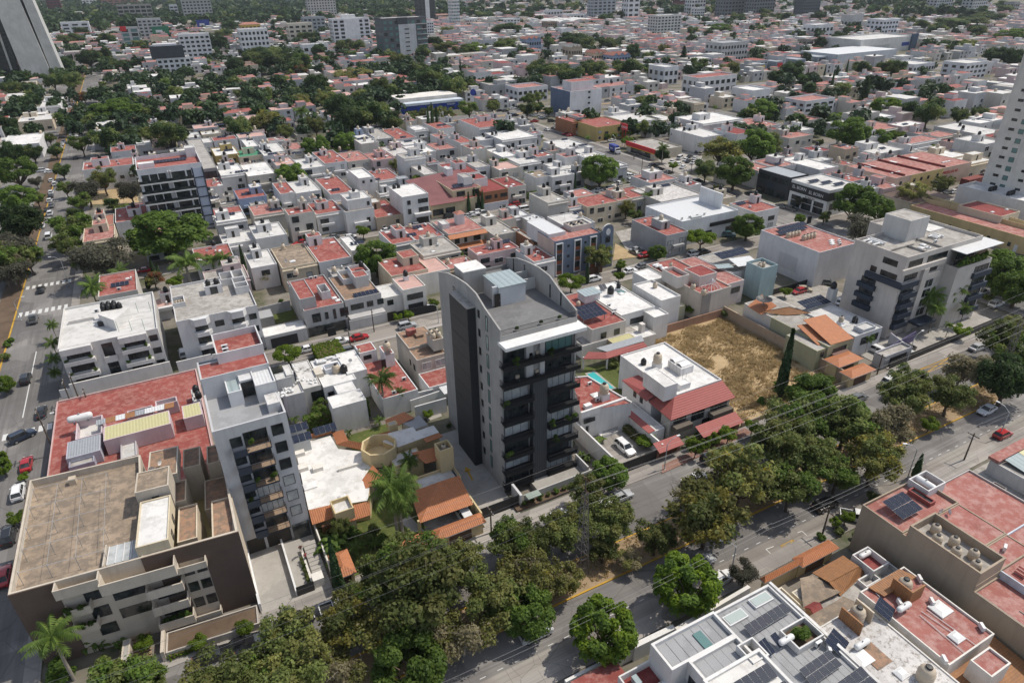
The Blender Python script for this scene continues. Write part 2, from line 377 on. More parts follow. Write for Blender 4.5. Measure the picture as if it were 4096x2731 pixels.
# ------------------------------------------------------------------ buildings
OCC = []      # ground already taken: (x0, y0, x1, y1)
def occ(x0, y0, x1, y1): OCC.append((min(x0, x1), min(y0, y1), max(x0, x1), max(y0, y1)))
def free(x0, y0, x1, y1, pad=0):
 for a in OCC:
  if x0 < a[2]-pad and x1 > a[0]+pad and y0 < a[3]-pad and y1 > a[1]+pad: return False
 return True
KEEP = ('wall', 'penthouse', 'seam', 'lift_tower', 'terrace', 'planter')
class Bd:
 """a building: walls, roofs, windows ... are parts of one Empty. Local x runs along its front, y away from the camera."""
 def __init__(s, name, cat, x0, y0, yaw=0.0, base=None, label=None, group=None, ref=None, mid=4.0):
  s.e = thing(name, cat, (x0, y0, 0), yaw, base, label, group, mid, ref)
  s.x0, s.y0, s.yaw = x0, y0, yaw; s.acc = {}; s.rng = random.Random(hash((round(x0), round(y0))) & 0xffff)
 def loc(s, p):
  dx, dy = p[0]-s.x0, p[1]-s.y0; c, n = math.cos(-s.yaw), math.sin(-s.yaw)
  return (dx*c-dy*n, dx*n+dy*c)
 def L(s, x, y, z, t=None): return s.loc(at(x, y, z, t))
 def mb(s, part='wall'):
  if part not in s.acc: s.acc[part] = MB()
  return s.acc[part]
 def vol(s, x0, y0, x1, y1, z0, z1, wall, roof='red', par=.5, t=.18, part='wall', cap=None):
  if x1 < x0: x0, x1 = x1, x0
  if y1 < y0: y0, y1 = y1, y0
  w = s.mb(part); wm = wallm(wall) if isinstance(wall, tuple) else M[wall]
  t = min(t, (x1-x0)*.2, (y1-y0)*.2)
  if par <= 0.01:
   w.box(x0, y0, z0, x1, y1, z1-.06, wm); b = MB(); b.box(x0, y0, z1-.059, x1, y1, z1, M[roof]); b.build('roof', s.e); return s
  b = len(w.v); i = w.mi(wm)
  o = [(x0, y0), (x1, y0), (x1, y1), (x0, y1)]; q = [(x0+t, y0+t), (x1-t, y0+t), (x1-t, y1-t), (x0+t, y1-t)]
  w.v += [(*p, z0) for p in o] + [(*p, z1) for p in o] + [(*p, z1) for p in q] + [(*p, z1-par-.05) for p in q]
  ci = w.mi(wallm(cap)) if cap else i
  for k in range(4):
   j = (k+1) % 4
   w.f.append((b+k, b+j, b+4+j, b+4+k)); w.m.append(i)
   w.f.append((b+4+k, b+4+j, b+8+j, b+8+k)); w.m.append(ci)
   w.f.append((b+8+k, b+8+j, b+12+j, b+12+k)); w.m.append(i)
  b = MB(); b.poly([(*p, z1-par) for p in q], M[roof]); b.build('roof', s.e)
  return s
 def pvol(s, fl, fr, bl, z1, z0=0, wall=C_WHITE, roof='red', par=.5, part='wall', t=None):
  """a block from the photo points of three roof corners (front-left, front-right, back-left) at height z1"""
  a, b, c = s.L(*fl, z1, t), s.L(*fr, z1, t), s.L(*bl, z1, t)
  x0, y0, x1, y1 = a[0], a[1], b[0], c[1]
  s.vol(x0, y0, x1, y1, z0, z1, wall, roof, par, part=part); return (min(x0, x1), min(y0, y1), max(x0, x1), max(y0, y1))
 def box(s, x0, y0, z0, x1, y1, z1, mat, part='wall'):
  if part not in KEEP: s.one(part, x0, y0, z0, x1, y1, z1, mat); return s
  s.mb(part).box(x0, y0, z0, x1, y1, z1, wallm(mat) if isinstance(mat, tuple) else M[mat]); return s
 def one(s, part, x0, y0, z0, x1, y1, z1, mat):
  """a part that is a mesh of its own"""
  b = MB(); b.box(x0, y0, z0, x1, y1, z1, wallm(mat) if isinstance(mat, tuple) else M[mat]); return b.build(part, s.e)
 def win(s, face, u, z, w, h, off=0.0, style='dark', frame='fr_dark', cols=None, name='window'):
  """face f (front, y=off), b, l (x=off), r; u the centre along the face"""
  near = dist((s.x0, s.y0)) < 150; me = window_mesh(w, h, style, frame, cols, near)
  p, r = {'f': ((u, off-.02, z), 0), 'b': ((u, off+.02, z), PI), 'l': ((off-.02, u, z), -PI/2), 'r': ((off+.02, u, z), PI/2)}[face]
  o = link(name, me, s.e, p, r)
  if near: link('pane', _WC[(round(w, 1), round(h, 1), style, frame, cols, True, 'g')], o)
  return o
 def wins(s, face, spec, zs, off=0.0, style='dark', frame='fr_dark', mix=0):
  for z, h in zs:
   for (u, w) in spec:
    st = style
    if mix and s.rng.random() < mix: st = 'curtain'
    s.win(face, u, z, w, h, off, st, frame)
 def garage(s, u, z, w, h, off=0.0, mat='door_dark', face='f'):
  key = ('gar', round(w, 1), round(h, 1), mat)
  if key not in _WC:
   b = MB(); w, h = key[1], key[2]; b.box(-w/2, -.06, 0, w/2, .05, h, M[mat])
   for k in range(1, int(h/.45)): b.box(-w/2+.05, -.075, k*.45, w/2-.05, -.061, k*.45+.04, M['fr_dark'])
   _WC[key] = b.mesh('garage_door')
  p, r = {'f': ((u, off-.02, z), 0), 'l': ((off-.02, u, z), -PI/2), 'r': ((off+.02, u, z), PI/2)}[face]
  return link('garage_door', _WC[key], s.e, p, r)
 def door(s, u, z, off=0.0, face='f', w=1.0, h=2.1, mat='door_wood'):
  key = ('door', w, h, mat)
  if key not in _WC:
   b = MB(); b.box(-w/2, -.05, 0, w/2, .05, h, M[mat]); b.box(w*.3, -.1, h*.45, w*.38, -.05, h*.5, M['steel'])
   _WC[key] = b.mesh('door')
  p, r = {'f': ((u, off-.02, z), 0), 'l': ((off-.02, u, z), -PI/2), 'r': ((off+.02, u, z), PI/2)}[face]
  return link('door', _WC[key], s.e, p, r)
 def tank(s, x, y, z, kind='b', sc=1.0, stand=0.0, wall=C_WHITE):
  if stand: s.box(x-.6, y-.6, z, x+.6, y+.6, z+stand, wall, 'tank_stand'); z += stand
  o = link('gas_tank' if kind == 'gas' else 'water_tank', tank_mesh(kind), s.e, (x, y, z), s.rng.choice((0, PI/2)) if kind == 'gas' else 0, sc)
  if kind != 'gas' and dist((s.x0, s.y0)) < 190: link('lid', lid_mesh(), o)
  return o
 def ac(s, x, y, z, rz=0): return link('air_conditioner', ac_mesh(), s.e, (x, y, z), rz)
 def sky(s, x, y, z, w=1.2, d=1.2): return link('skylight', skylight_mesh(w, d), s.e, (x, y, z))
 def dish(s, x, y, z, rz=0): return link('satellite_dish', dish_mesh(), s.e, (x, y, z), rz)
 def solar(s, x, y, z, nx, ny, tilt=12, rz=0, pw=1.0, ph=1.7):
  o = link('solar_panel', solar_mesh(nx, ny, pw, ph), s.e, (x, y, z)); o.rotation_euler = (rad(tilt), 0, rz); return o
 def slab(s, part, pts, z, thick, mat, zs=None):
  """a sheet or canopy over ground points (local, counter-clockwise); zs gives each corner its own height"""
  b = MB(); zt = zs or [z]*len(pts)
  b.prism(pts, [q-thick for q in zt], zt, M[mat] if isinstance(mat, str) else wallm(mat)); return b.build(part, s.e)
 def gable(s, x0, y0, x1, y1, z, h, axis='x', mat='tileY', over=.3, wall=C_WHITE, part='roof_tiles'):
  """ridge along axis; a roof surface with thickness plus its gable walls"""
  b = s.mb(part); m = M[mat]
  x0 -= over; x1 += over; y0 -= over; y1 += over; t = .12
  if axis == 'x':
   yc = (y0+y1)/2
   for (ya, yb) in ((y0, yc), (y1, yc)):
    b.prism([(x0, ya), (x1, ya), (x1, yb), (x0, yb)] if ya < yb else [(x0, yb), (x1, yb), (x1, ya), (x0, ya)], [z-t, z-t, z+h-t, z+h-t] if ya < yb else [z+h-t, z+h-t, z-t, z-t], [z, z, z+h, z+h] if ya < yb else [z+h, z+h, z, z], m)
   for x in (x0+over, x1-over-.1): s.mb('wall').prism([(x, y0+over), (x+.1, y0+over), (x+.1, yc), (x, yc)], z-.3, [z-t+.05, z-t+.05, z+h-t, z+h-t], wallm(wall)); s.mb('wall').prism([(x, yc), (x+.1, yc), (x+.1, y1-over), (x, y1-over)], z-.3, [z+h-t, z+h-t, z-t+.05, z-t+.05], wallm(wall))
  else:
   xc = (x0+x1)/2
   for (xa, xb) in ((x0, xc), (xc, x1)):
    za, zb = (z, z+h) if xa == x0 else (z+h, z)
    b.prism([(xa, y0), (xb, y0), (xb, y1), (xa, y1)], [za-t, zb-t, zb-t, za-t], [za, zb, zb, za], m)
   for y in (y0+over, y1-over-.1): s.mb('wall').prism([(x0+over, y), (xc, y), (xc, y+.1), (x0+over, y+.1)], z-.3, [z-t+.05, z+h-t, z+h-t, z-t+.05], wallm(wall)); s.mb('wall').prism([(xc, y), (x1-over, y), (x1-over, y+.1), (xc, y+.1)], z-.3, [z+h-t, z-t+.05, z-t+.05, z+h-t], wallm(wall))
  return s
 def hip(s, x0, y0, x1, y1, z, h, mat='tileX', over=.35, part='roof_tiles', mat2=None):
  b = s.mb(part); x0 -= over; x1 += over; y0 -= over; y1 += over
  w, d = x1-x0, y1-y0; m = M[mat]; m2 = M[mat2 or mat]
  r = min(w, d)/2
  if w >= d: a, c = (x0+r, (y0+y1)/2, z+h), (x1-r, (y0+y1)/2, z+h)
  else: a, c = ((x0+x1)/2, y0+r, z+h), ((x0+x1)/2, y1-r, z+h)
  A, B, C, D = (x0, y0, z), (x1, y0, z), (x1, y1, z), (x0, y1, z)
  if w >= d:
   b.poly([A, B, c, a], m); b.poly([C, D, a, c], m); b.poly([D, A, a], m2); b.poly([B, C, c], m2)
  else:
   b.poly([A, B, a], m); b.poly([C, D, c], m); b.poly([D, A, a, c], m2); b.poly([B, C, c, a], m2)
  b.box(x0, y0, z-.15, x1, y1, z-.004, M['fr_white']); return s
 def lean(s, part, pts, mat, t=.1):
  """a pitched sheet: four local corners with heights"""
  b = MB(); b.prism([p[:2] for p in pts], [p[2]-t for p in pts], [p[2] for p in pts], M[mat]); return b.build(part, s.e)
 def rail(s, part, pts, z, h=1.0, mat='black', n=None):
  """railing of bars along local points"""
  b = MB()
  for (p, q) in zip(pts, pts[1:]):
   ln = math.hypot(q[0]-p[0], q[1]-p[1]); k = n or max(2, int(ln/.16))
   b.tube((*p, z+h), (*q, z+h), .035, .035, M[mat], 4); b.tube((*p, z+.06), (*q, z+.06), .025, .025, M[mat], 4)
   for i in range(k+1):
    x, y = p[0]+(q[0]-p[0])*i/k, p[1]+(q[1]-p[1])*i/k; b.tube((x, y, z), (x, y, z+h), .018, .018, M[mat], 4, False)
  return b.build(part, s.e)
 def clutter(s, x0, y0, x1, y1, z, n=4, tanks='bt', wall=C_WHITE):
  r = s.rng
  for k in range(n):
   x, y = r.uniform(x0+.8, x1-.8), r.uniform(y0+.8, y1-.8); q = r.random()
   if q < .3: s.tank(x, y, z, r.choice(tanks), r.uniform(.9, 1.2), r.choice((0, .5, .9)), wall)
   elif q < .45: s.tank(x, y, z, 'gas', .9)
   elif q < .62: s.ac(x, y, z, r.choice((0, PI/2, PI)))
   elif q < .85: s.sky(x, y, z, r.choice((.9, 1.2, 1.5)), r.choice((.9, 1.2)))
   else: s.dish(x, y, z, r.uniform(0, 6))
  b = s.mb('roof_pipe')
  for k in range(max(1, n//3)):
   x, y = r.uniform(x0+.5, x1-.5), r.uniform(y0+.5, y1-.5); xx = r.uniform(x0+.5, x1-.5)
   b.tube((x, y, z+.08), (xx, y, z+.08), .035, .035, M['tank_w'], 4); b.tube((x, y, z), (x, y, z+r.uniform(.6, 2.4)), .02, .02, M['steel'], 4)
 def done(s):
  for part, b in s.acc.items(): b.build(part, s.e)
  return s.e
def pbld(name, cat, fl, fr, bl, h, wall=C_WHITE, roof='red', par=.5, **k):
 """building whose block is given by photo points of its roof corners at height h"""
 a, b, c = at(*fl, h), at(*fr, h), at(*bl, h)
 kk = {q: k.pop(q) for q in ('base', 'label', 'group', 'ref') if q in k}
 yaw = k.pop('yaw', 0)
 B = Bd(name, cat, a[0], a[1], yaw, mid=h*.6, **kk)
 p, q = B.loc(b), B.loc(c)
 B.w, B.d, B.h = p[0], q[1], h; B.wallc = wall
 B.vol(0, 0, B.w, B.d, 0, h, wall, roof, par); B.zr = h-par
 if yaw == 0: occ(a[0], a[1], a[0]+B.w, a[1]+B.d)
 return B
# ------------------------------------------------------------------ planes seen in the photo, for facades
def ray(x, y, t=None):
 a = TILES[t or CUR[0]]; px = a[0]+x*a[2]-2048; py = a[1]+y*a[2]-1365.5
 return AXR*px/FPX - AXU*py/FPX + AXF
def _on(s, face, off, x, y, t=None):
 d = ray(x, y, t); c, n = math.cos(-s.yaw), math.sin(-s.yaw)
 dx, dy = d[0]*c-d[1]*n, d[0]*n+d[1]*c; ox, oy = s.loc((0, 0))
 if face in 'fb': k = (off-oy)/dy; return (ox+dx*k, CAM_H+d[2]*k)
 k = (off-ox)/dx; return (oy+dy*k, CAM_H+d[2]*k)
Bd.on = _on
def _pw(s, face, off, x0, y0, x1, y1, style='dark', frame='fr_dark', cols=None, kind='win', mat='door_dark', grow=0.0, t=None):
 """a window or door from the photo points of its top-left and bottom-right corners on the face"""
 a, b = s.on(face, off, x0, y0, t), s.on(face, off, x1, y1, t)
 u0, u1 = sorted((a[0], b[0])); z0, z1 = sorted((a[1], b[1])); z0 = max(z0, .05)
 w, h = max(.4, u1-u0+grow), max(.4, z1-z0)
 if kind == 'win': return s.win(face, (u0+u1)/2, z0, w, h, off, style, frame, cols)
 if kind == 'gar': return s.garage((u0+u1)/2, z0, w, h, off, mat, face)
 return s.door((u0+u1)/2, z0, off, face, w, h, mat)
Bd.pw = _pw
# ------------------------------------------------------------------ vegetation
LEAF = {
 'ash': leafm('leaf_ash', (.135, .175, .050), (.24, .275, .085)), 'green': leafm('leaf_green', (.10, .175, .030), (.19, .27, .050)), 'bright': leafm('leaf_bright', (.12, .20, .016), (.22, .29, .028)),
 'dark': leafm('leaf_dark', (.045, .085, .026), (.088, .13, .042)), 'olive': leafm('leaf_olive', (.19, .20, .062), (.28, .275, .085)), 'yellow': leafm('leaf_yellow', (.27, .25, .055), (.40, .35, .075)),
 'dry': leafm('leaf_dry', (.27, .24, .14), (.38, .335, .20)), 'grey': leafm('leaf_greyish', (.11, .108, .078), (.165, .16, .115)), 'palm': leafm('leaf_palm', (.10, .17, .035), (.20, .27, .06)), 'cypress': leafm('leaf_cypress', (.032, .066, .022), (.062, .105, .034), 0),
 'flower': leafm('blossom_yellow', (.6, .40, .01), (.7, .5, .02)), 'redfl': leafm('blossom_rust', (.22, .085, .042), (.28, .12, .055)),
}
def leaf_quads(cent, nrm, size, aspect=1.6):
 """one small quad per centre, facing nrm with a random spin"""
 k = len(cent); nrm = nrm/np.maximum(np.linalg.norm(nrm, axis=1, keepdims=True), 1e-6)
 a = np.cross(nrm, RNG.normal(size=(k, 3))); a /= np.maximum(np.linalg.norm(a, axis=1, keepdims=True), 1e-6)
 b = np.cross(nrm, a); s = (size*RNG.uniform(.6, 1.35, (k, 1)))/2
 a = a*s*aspect; b = b*s; bend = nrm*s*.35
 return np.stack([cent-a-bend, cent-b+bend*.4, cent+a-bend, cent+b+bend*.4], 1).reshape(-1, 3)
def quad_mesh(name, V, mats, mi=None):
 k = len(V)//4; me = bpy.data.meshes.new(name)
 me.vertices.add(len(V)); me.vertices.foreach_set('co', V.astype(np.float32).ravel())
 me.loops.add(len(V)); me.loops.foreach_set('vertex_index', np.arange(len(V), dtype=np.int32))
 me.polygons.add(k); me.polygons.foreach_set('loop_start', np.arange(0, len(V), 4, dtype=np.int32))
 try: me.polygons.foreach_set('loop_total', np.full(k, 4, dtype=np.int32))
 except Exception: pass
 for m in mats: me.materials.append(m)
 if mi is not None: me.polygons.foreach_set('material_index', mi.astype(np.int32))
 me.update(calc_edges=True); return me
def lump_leaves(C, Rr, n, shell=.75, flat=.8):
 """leaf centres and normals over a set of clumps C with radii Rr"""
 idx = RNG.choice(len(C), n, p=Rr**2/np.sum(Rr**2)); d = RNG.normal(size=(n, 3)); d /= np.linalg.norm(d, axis=1, keepdims=True)
 d[:, 2] = np.where(d[:, 2] < -.35, -d[:, 2]*.7, d[:, 2])
 r = Rr[idx][:, None]*np.where(RNG.random((n, 1)) < shell, RNG.uniform(.8, 1.06, (n, 1)), RNG.uniform(.25, .9, (n, 1)))
 p = C[idx]+d*r*np.array([1, 1, flat])
 return p, d*np.array([1, 1, 1.2])+RNG.normal(size=(n, 3))*.55+np.array([0, 0, .35])
def limb(b, p0, p1, r0, r1, mat, seg=3, wob=.12):
 p0, p1 = Vector(p0), Vector(p1); L = (p1-p0).length; q = p0
 for k in range(1, seg+1):
  t = k/seg; p = p0.lerp(p1, t)+(Vector((U(-1, 1), U(-1, 1), U(-.4, .6)))*L*wob if k < seg else Vector())
  b.tube(q, p, r0+(r1-r0)*(k-1)/seg, r0+(r1-r0)*t, mat, 6, False); q = p
TREE = {}
def make_tree(kind, R, H, leafs, n, size, clumps, cr=(.3, .5), trunk=.22, bark='bark', sphere=False, flat=.8, base=.35, twig=0, extra=None, aspect=1.6, shell=.75):
 """crown of radius R between base*H and H, made of leaf clumps on limbs"""
 cz = H*(base+1)/2; rz = H*(1-base)/2; C = []
 while len(C) < clumps:
  d = RNG.normal(size=3); d /= np.linalg.norm(d)
  k = RNG.uniform(.72, .98) if sphere else RNG.uniform(.3, 1.08)
  c = np.array([d[0]*R*k, d[1]*R*k, cz+d[2]*rz*k*(.8 if d[2] < 0 else 1)])
  C.append(c)
 C = np.array(C); Rr = RNG.uniform(cr[0], cr[1], clumps)*R
 C[:, :2] *= np.clip((R*1.02-Rr*.8)/np.maximum(np.linalg.norm(C[:, :2], axis=1), 1e-3), 0, 1)[:, None]
 P, N = lump_leaves(C, Rr, n, shell, flat)
 if not sphere: P = P+RNG.normal(size=P.shape)*R*.06
 mats = [LEAF[l] for l in (leafs if isinstance(leafs, (list, tuple)) else [leafs])]; mi = None
 V = leaf_quads(P, N, size, aspect)
 if len(mats) > 1:
  cl = RNG.integers(0, len(mats), clumps); near = np.argmin(((P[:, None, :]-C[None])**2).sum(2), 1)
  mi = cl[near]; sw = RNG.random(len(mi)) < .18; mi[sw] = RNG.integers(0, len(mats), sw.sum())
 if extra:
  k = int(n*.05); e = RNG.choice(clumps, k); V2 = leaf_quads(C[e]+RNG.normal(size=(k, 3))*Rr[e][:, None]*.35+np.array([0, 0, 1])*Rr[e][:, None]*.6, RNG.normal(size=(k, 3))+[0, 0, 1], size*.8)
  mi = np.concatenate([mi if mi is not None else np.zeros(len(P), int), np.full(k, len(mats))]); V = np.concatenate([V, V2]); mats = mats+[LEAF[extra]]
 crown = quad_mesh('crown', V, mats, mi)
 b = MB(); bm_ = M[bark]; fork = Vector((U(-.2, .2), U(-.2, .2), H*base*.75)); limb(b, (0, 0, -.1), fork, trunk*1.3, trunk, bm_, 3, .04)
 order = np.argsort(-Rr)[:min(clumps, 14 + twig*2)]
 for c in order: limb(b, fork, tuple(C[c]), trunk*.55, .03, bm_, 3, .1)
 for k in range(twig*6):
  c = C[RNG.integers(clumps)]; e = c+RNG.normal(size=3)*R*.3; limb(b, tuple(c), tuple(e), .035, .012, bm_, 2, .15)
 tm = b.mesh('trunk', True); TREE.setdefault(kind, []).append((crown, tm, R, H)); return crown, tm
def palm(kind, H, n=17, L=3.0, leaf='palm'):
 V = []
 for k in range(n):
  az = 2*PI*k/n+U(-.2, .2); up = U(-.35, 1.15); drop = U(.9, 1.6); l = L*U(.85, 1.1)
  prev = np.array([0, 0, H]); ca, sa = math.cos(az), math.sin(az); e = up
  pts = [prev]
  for q in range(9):
   st = l/9; prev = prev+np.array([ca*math.cos(e)*st, sa*math.cos(e)*st, math.sin(e)*st]); e -= drop/9*(.6+q*.12); pts.append(prev)
  side = np.array([-sa, ca, 0])
  for q in range(1, 10):
   p = pts[q]; ax = pts[q]-pts[q-1]; ll = .95*math.sin(PI*min(1, (q+1.2)/10.5))**.7*L/3
   for sgn in (-1, 1):
    for j in (0, .5):
     tip = p-ax*j+side*sgn*ll*U(.55, .8)+np.array([0, 0, -ll*U(.45, .95)])+ax*.7; o = ax*.55; p2 = p-ax*j
     V += [p2, p2+o, tip+o*.2, tip]
 crown = quad_mesh('crown', np.array(V), [LEAF[leaf]])
 b = MB(); limb(b, (0, 0, -.1), (U(-.2, .2), U(-.2, .2), H*.9), .2, .15, M['pale_bark'], 4, .01); b.tube((0, 0, H*.9), (0, 0, H+.1), .17, .1, M['fr_wood'] if False else M['bark'], 7)
 TREE.setdefault(kind, []).append((crown, b.mesh('trunk', True), L, H))
def cypress(kind, H, R, n=2600, leaf='cypress', size=.3):
 t = RNG.random(n); prof = R*np.clip(np.minimum(t*7+.35, 1)*(1-t**1.7)**.85, .04, 1); az = RNG.uniform(0, 2*PI, n)
 r = prof*RNG.uniform(.82, 1.08, n)*(1+.1*np.sin(az*5+t*23)); z = .5+t*(H-.5)
 P = np.stack([np.cos(az)*r, np.sin(az)*r, z], 1); N = np.stack([np.cos(az), np.sin(az), np.full(n, .35)], 1)+RNG.normal(size=(n, 3))*.35
 b = MB(); b.tube((0, 0, -.1), (0, 0, H*.8), .16, .05, M['bark'], 6)
 TREE.setdefault(kind, []).append((quad_mesh('crown', leaf_quads(P, N, size, 2.0), [LEAF[leaf]]), b.mesh('trunk'), R, H))
def conifer(kind, H, R, leaf='dark'):
 P = []; b = MB(); b.tube((0, 0, 0), (0, 0, H), .25, .04, M['bark'], 6)
 for k in range(16):
  z = H*(.18+.8*k/16); rr = R*(1-k/17)**.8*U(.8, 1.1)
  for j in range(7):
   az = 2*PI*j/7+k*.7+U(-.2, .2); e = np.array([math.cos(az)*rr, math.sin(az)*rr, z+U(-.3, .4)]); b.tube((0, 0, z), tuple(e), .05, .015, M['bark'], 4, False)
   for q in range(26): P.append(np.array([0, 0, z])*(1-q/26)+e*(q/26)+RNG.normal(size=3)*(.12+.22*(q/26)))
 P = np.array(P); TREE.setdefault(kind, []).append((quad_mesh('crown', leaf_quads(P, RNG.normal(size=P.shape)+[0, 0, .8], .42, 2), [LEAF[leaf]]), b.mesh('trunk'), R, H))
def banana(kind):
 V = []; b = MB()
 for k in range(22):
  az = U(0, 2*PI); base = np.array([U(-1.3, 1.3), U(-.8, .8), 0]); h = U(1.2, 2.9); l = U(1.2, 2.0); b.tube(tuple(base), tuple(base+[0, 0, h*.8]), .09, .05, LEAF['green'], 5, False)
  p = base+[0, 0, h*.75]; e = U(.7, 1.2); side = np.array([-math.sin(az), math.cos(az), 0])
  for q in range(5):
   st = l/5; p2 = p+np.array([math.cos(az)*math.cos(e)*st, math.sin(az)*math.cos(e)*st, math.sin(e)*st]); e -= .42
   w0, w1 = [.05, .24, .34, .32, .2, .02][q:q+2]
   V += [p+side*w0, p, p2, p2+side*w1, p, p-side*w0, p2-side*w1, p2]; p = p2
 TREE.setdefault(kind, []).append((quad_mesh('foliage', np.array(V), [LEAF['palm']]), b.mesh('stem'), 1.8, 3))
def shrub(kind, R, H, leafs, n, size, clumps=7):
 C = np.stack([RNG.uniform(-.6, .6, clumps)*R, RNG.uniform(-.6, .6, clumps)*R, RNG.uniform(.3, .75, clumps)*H], 1); Rr = RNG.uniform(.35, .55, clumps)*R
 P, N = lump_leaves(C, Rr, n, .8, .9); P[:, 2] = np.abs(P[:, 2])
 b = MB()
 for c in C: b.tube((0, 0, 0), tuple(c), .05, .02, M['bark'], 5, False)
 TREE.setdefault(kind, []).append((quad_mesh('foliage', leaf_quads(P, N, size), [LEAF[leafs]]), b.mesh('stem'), R, H))
def box_hedge(name, x0, y0, x1, y1, h, leaf='bright', base=None, z=0, size=.22, dens=26, cat='hedge', label=None):
 """a clipped hedge: leaves over a box, with a twiggy heart"""
 w, d = x1-x0, y1-y0; A = [w*d, w*h, w*h, d*h, d*h]; n = int(min(9000, sum(A)*dens)); P = []; N = []
 f = RNG.choice(5, n, p=np.array(A)/sum(A)); r = RNG.random((n, 2))
 P = np.where((f == 0)[:, None], np.stack([r[:, 0]*w, r[:, 1]*d, np.full(n, h)], 1), np.where((f == 1)[:, None], np.stack([r[:, 0]*w, np.zeros(n), r[:, 1]*h], 1), np.where((f == 2)[:, None], np.stack([r[:, 0]*w, np.full(n, d), r[:, 1]*h], 1), np.where((f == 3)[:, None], np.stack([np.zeros(n), r[:, 0]*d, r[:, 1]*h], 1), np.stack([np.full(n, w), r[:, 0]*d, r[:, 1]*h], 1)))))
 Nn = np.array([[0, 0, 1], [0, -1, 0], [0, 1, 0], [-1, 0, 0], [1, 0, 0]])[f]+RNG.normal(size=(n, 3))*.6
 P = P+RNG.normal(size=(n, 3))*.07-Nn*RNG.random((n, 1))*.1
 t = thing(name, cat, (x0, y0, z), 0, base, label, None, h*.6)
 link('foliage', quad_mesh('foliage', leaf_quads(P, Nn, size), [LEAF[leaf]]), t)
 b = MB(); b.box(.15, .15, 0, max(.2, w-.15), max(.2, d-.15), h-.15, M['soil']); b.build('stem', t); return t
make_tree('ash', 4.2, 8.5, ['ash', 'ash', 'green'], 8645, 0.30, 46, (.12, .23), .24, twig=3)
make_tree('ash', 4.6, 9.0, ['ash', 'olive', 'ash'], 9310, 0.30, 55, (.12, .23), .26, twig=3)
make_tree('ash', 3.8, 8.0, ['ash', 'green'], 7647, 0.29, 41, (.12, .23), .22, twig=3)
make_tree('ash', 4.4, 9.4, ['ash', 'ash', 'olive'], 8645, 0.30, 50, (.12, .23), .25, twig=3)
make_tree('yellow', 4.0, 7.6, ['yellow', 'olive', 'olive', 'dry'], 5985, 0.29, 46, (.12, .23), .22, twig=5)
make_tree('yellow', 4.2, 8.2, ['yellow', 'ash', 'olive'], 6650, 0.29, 50, (.12, .23), .22, twig=5)
make_tree('blossom', 3.6, 7.5, ['olive', 'ash', 'olive'], 5652, 0.29, 41, (.12, .23), .2, twig=6, extra='flower')
make_tree('dry', 3.6, 6.5, ['dry', 'dry', 'olive'], 4200, 0.25, 20, (.2, .36), .18, 'pale_bark', twig=14)
make_tree('dry', 3.2, 5.5, ['dry', 'dry'], 3500, 0.24, 18, (.22, .38), .16, 'pale_bark', twig=14)
make_tree('bare', 3.4, 7.0, ['dry', 'olive'], 1225, 0.24, 18, (.2, .36), .2, 'bark', twig=20)
make_tree('grey', 4.2, 7.8, ['grey', 'grey'], 6300, 0.27, 24, (.2, .36), .22, twig=9)
make_tree('round', 3.6, 7.2, ['bright', 'green'], 11375, 0.25, 110, (.15, .24), .22, sphere=True, base=.12, flat=1)
make_tree('round', 3.4, 6.6, ['green', 'bright'], 10500, 0.25, 100, (.15, .24), .22, sphere=True, base=.16, flat=1)
make_tree('ficus', 5.0, 9.0, 'green', 11375, 0.34, 44, (.22, .34), .35, sphere=True, base=.18)
make_tree('ficus', 4.6, 8.2, 'green', 10500, 0.34, 40, (.22, .34), .35, sphere=True, base=.2)
make_tree('dark', 5.0, 10.0, ['dark', 'dark', 'ash'], 10500, 0.37, 30, (.24, .4), .34, base=.22)
make_tree('dark', 4.6, 9.0, ['dark', 'dark'], 9800, 0.37, 28, (.24, .4), .32, base=.22)
make_tree('dark', 5.4, 11.0, ['dark', 'ash'], 10500, 0.38, 32, (.22, .38), .34, base=.22)
make_tree('rust', 4.0, 8.0, ['redfl', 'olive', 'grey'], 6300, 0.31, 22, (.22, .38), .24)
make_tree('small', 1.6, 3.4, 'bright', 2975, 0.19, 14, (.35, .5), .09, sphere=True, base=.4, flat=.9)
make_tree('topiary', 1.35, 3.2, 'bright', 4550, 0.13, 26, (.3, .4), .09, sphere=True, base=.48, flat=1, shell=.95)
make_tree('umbrella', 2.8, 4.2, 'bright', 6300, 0.19, 34, (.24, .34), .14, sphere=True, base=.5, flat=.7)
for q in range(3): palm('palm', (9, 7.5, 6.5)[q], (25, 23, 22)[q], (3.3, 3.0, 2.8)[q])
palm('tallpalm', 12.5, 17, 2.6); palm('lowpalm', 2.4, 14, 2.3)
for h, r in ((11, .95), (9, .8), (6, .75)): cypress('cypress', h, r)
conifer('conifer', 13, 3.2); conifer('conifer', 15, 4.0); banana('banana')
shrub('shrub', 1.2, 1.5, 'green', 900, .26); shrub('shrub', 1.0, 1.2, 'ash', 700, .24); shrub('weed', .7, .8, 'ash', 260, .22, 5)
CAT = {'palm': 'palm', 'tallpalm': 'palm', 'lowpalm': 'palm', 'cypress': 'tree', 'banana': 'plant', 'shrub': 'shrub', 'weed': 'shrub'}
TNAME = {'palm': 'palm_tree', 'tallpalm': 'palm_tree', 'lowpalm': 'palm_tree', 'cypress': 'cypress_tree', 'banana': 'banana_plant', 'shrub': 'shrub', 'weed': 'shrub', 'conifer': 'conifer_tree', 'topiary': 'clipped_tree', 'umbrella': 'clipped_tree'}
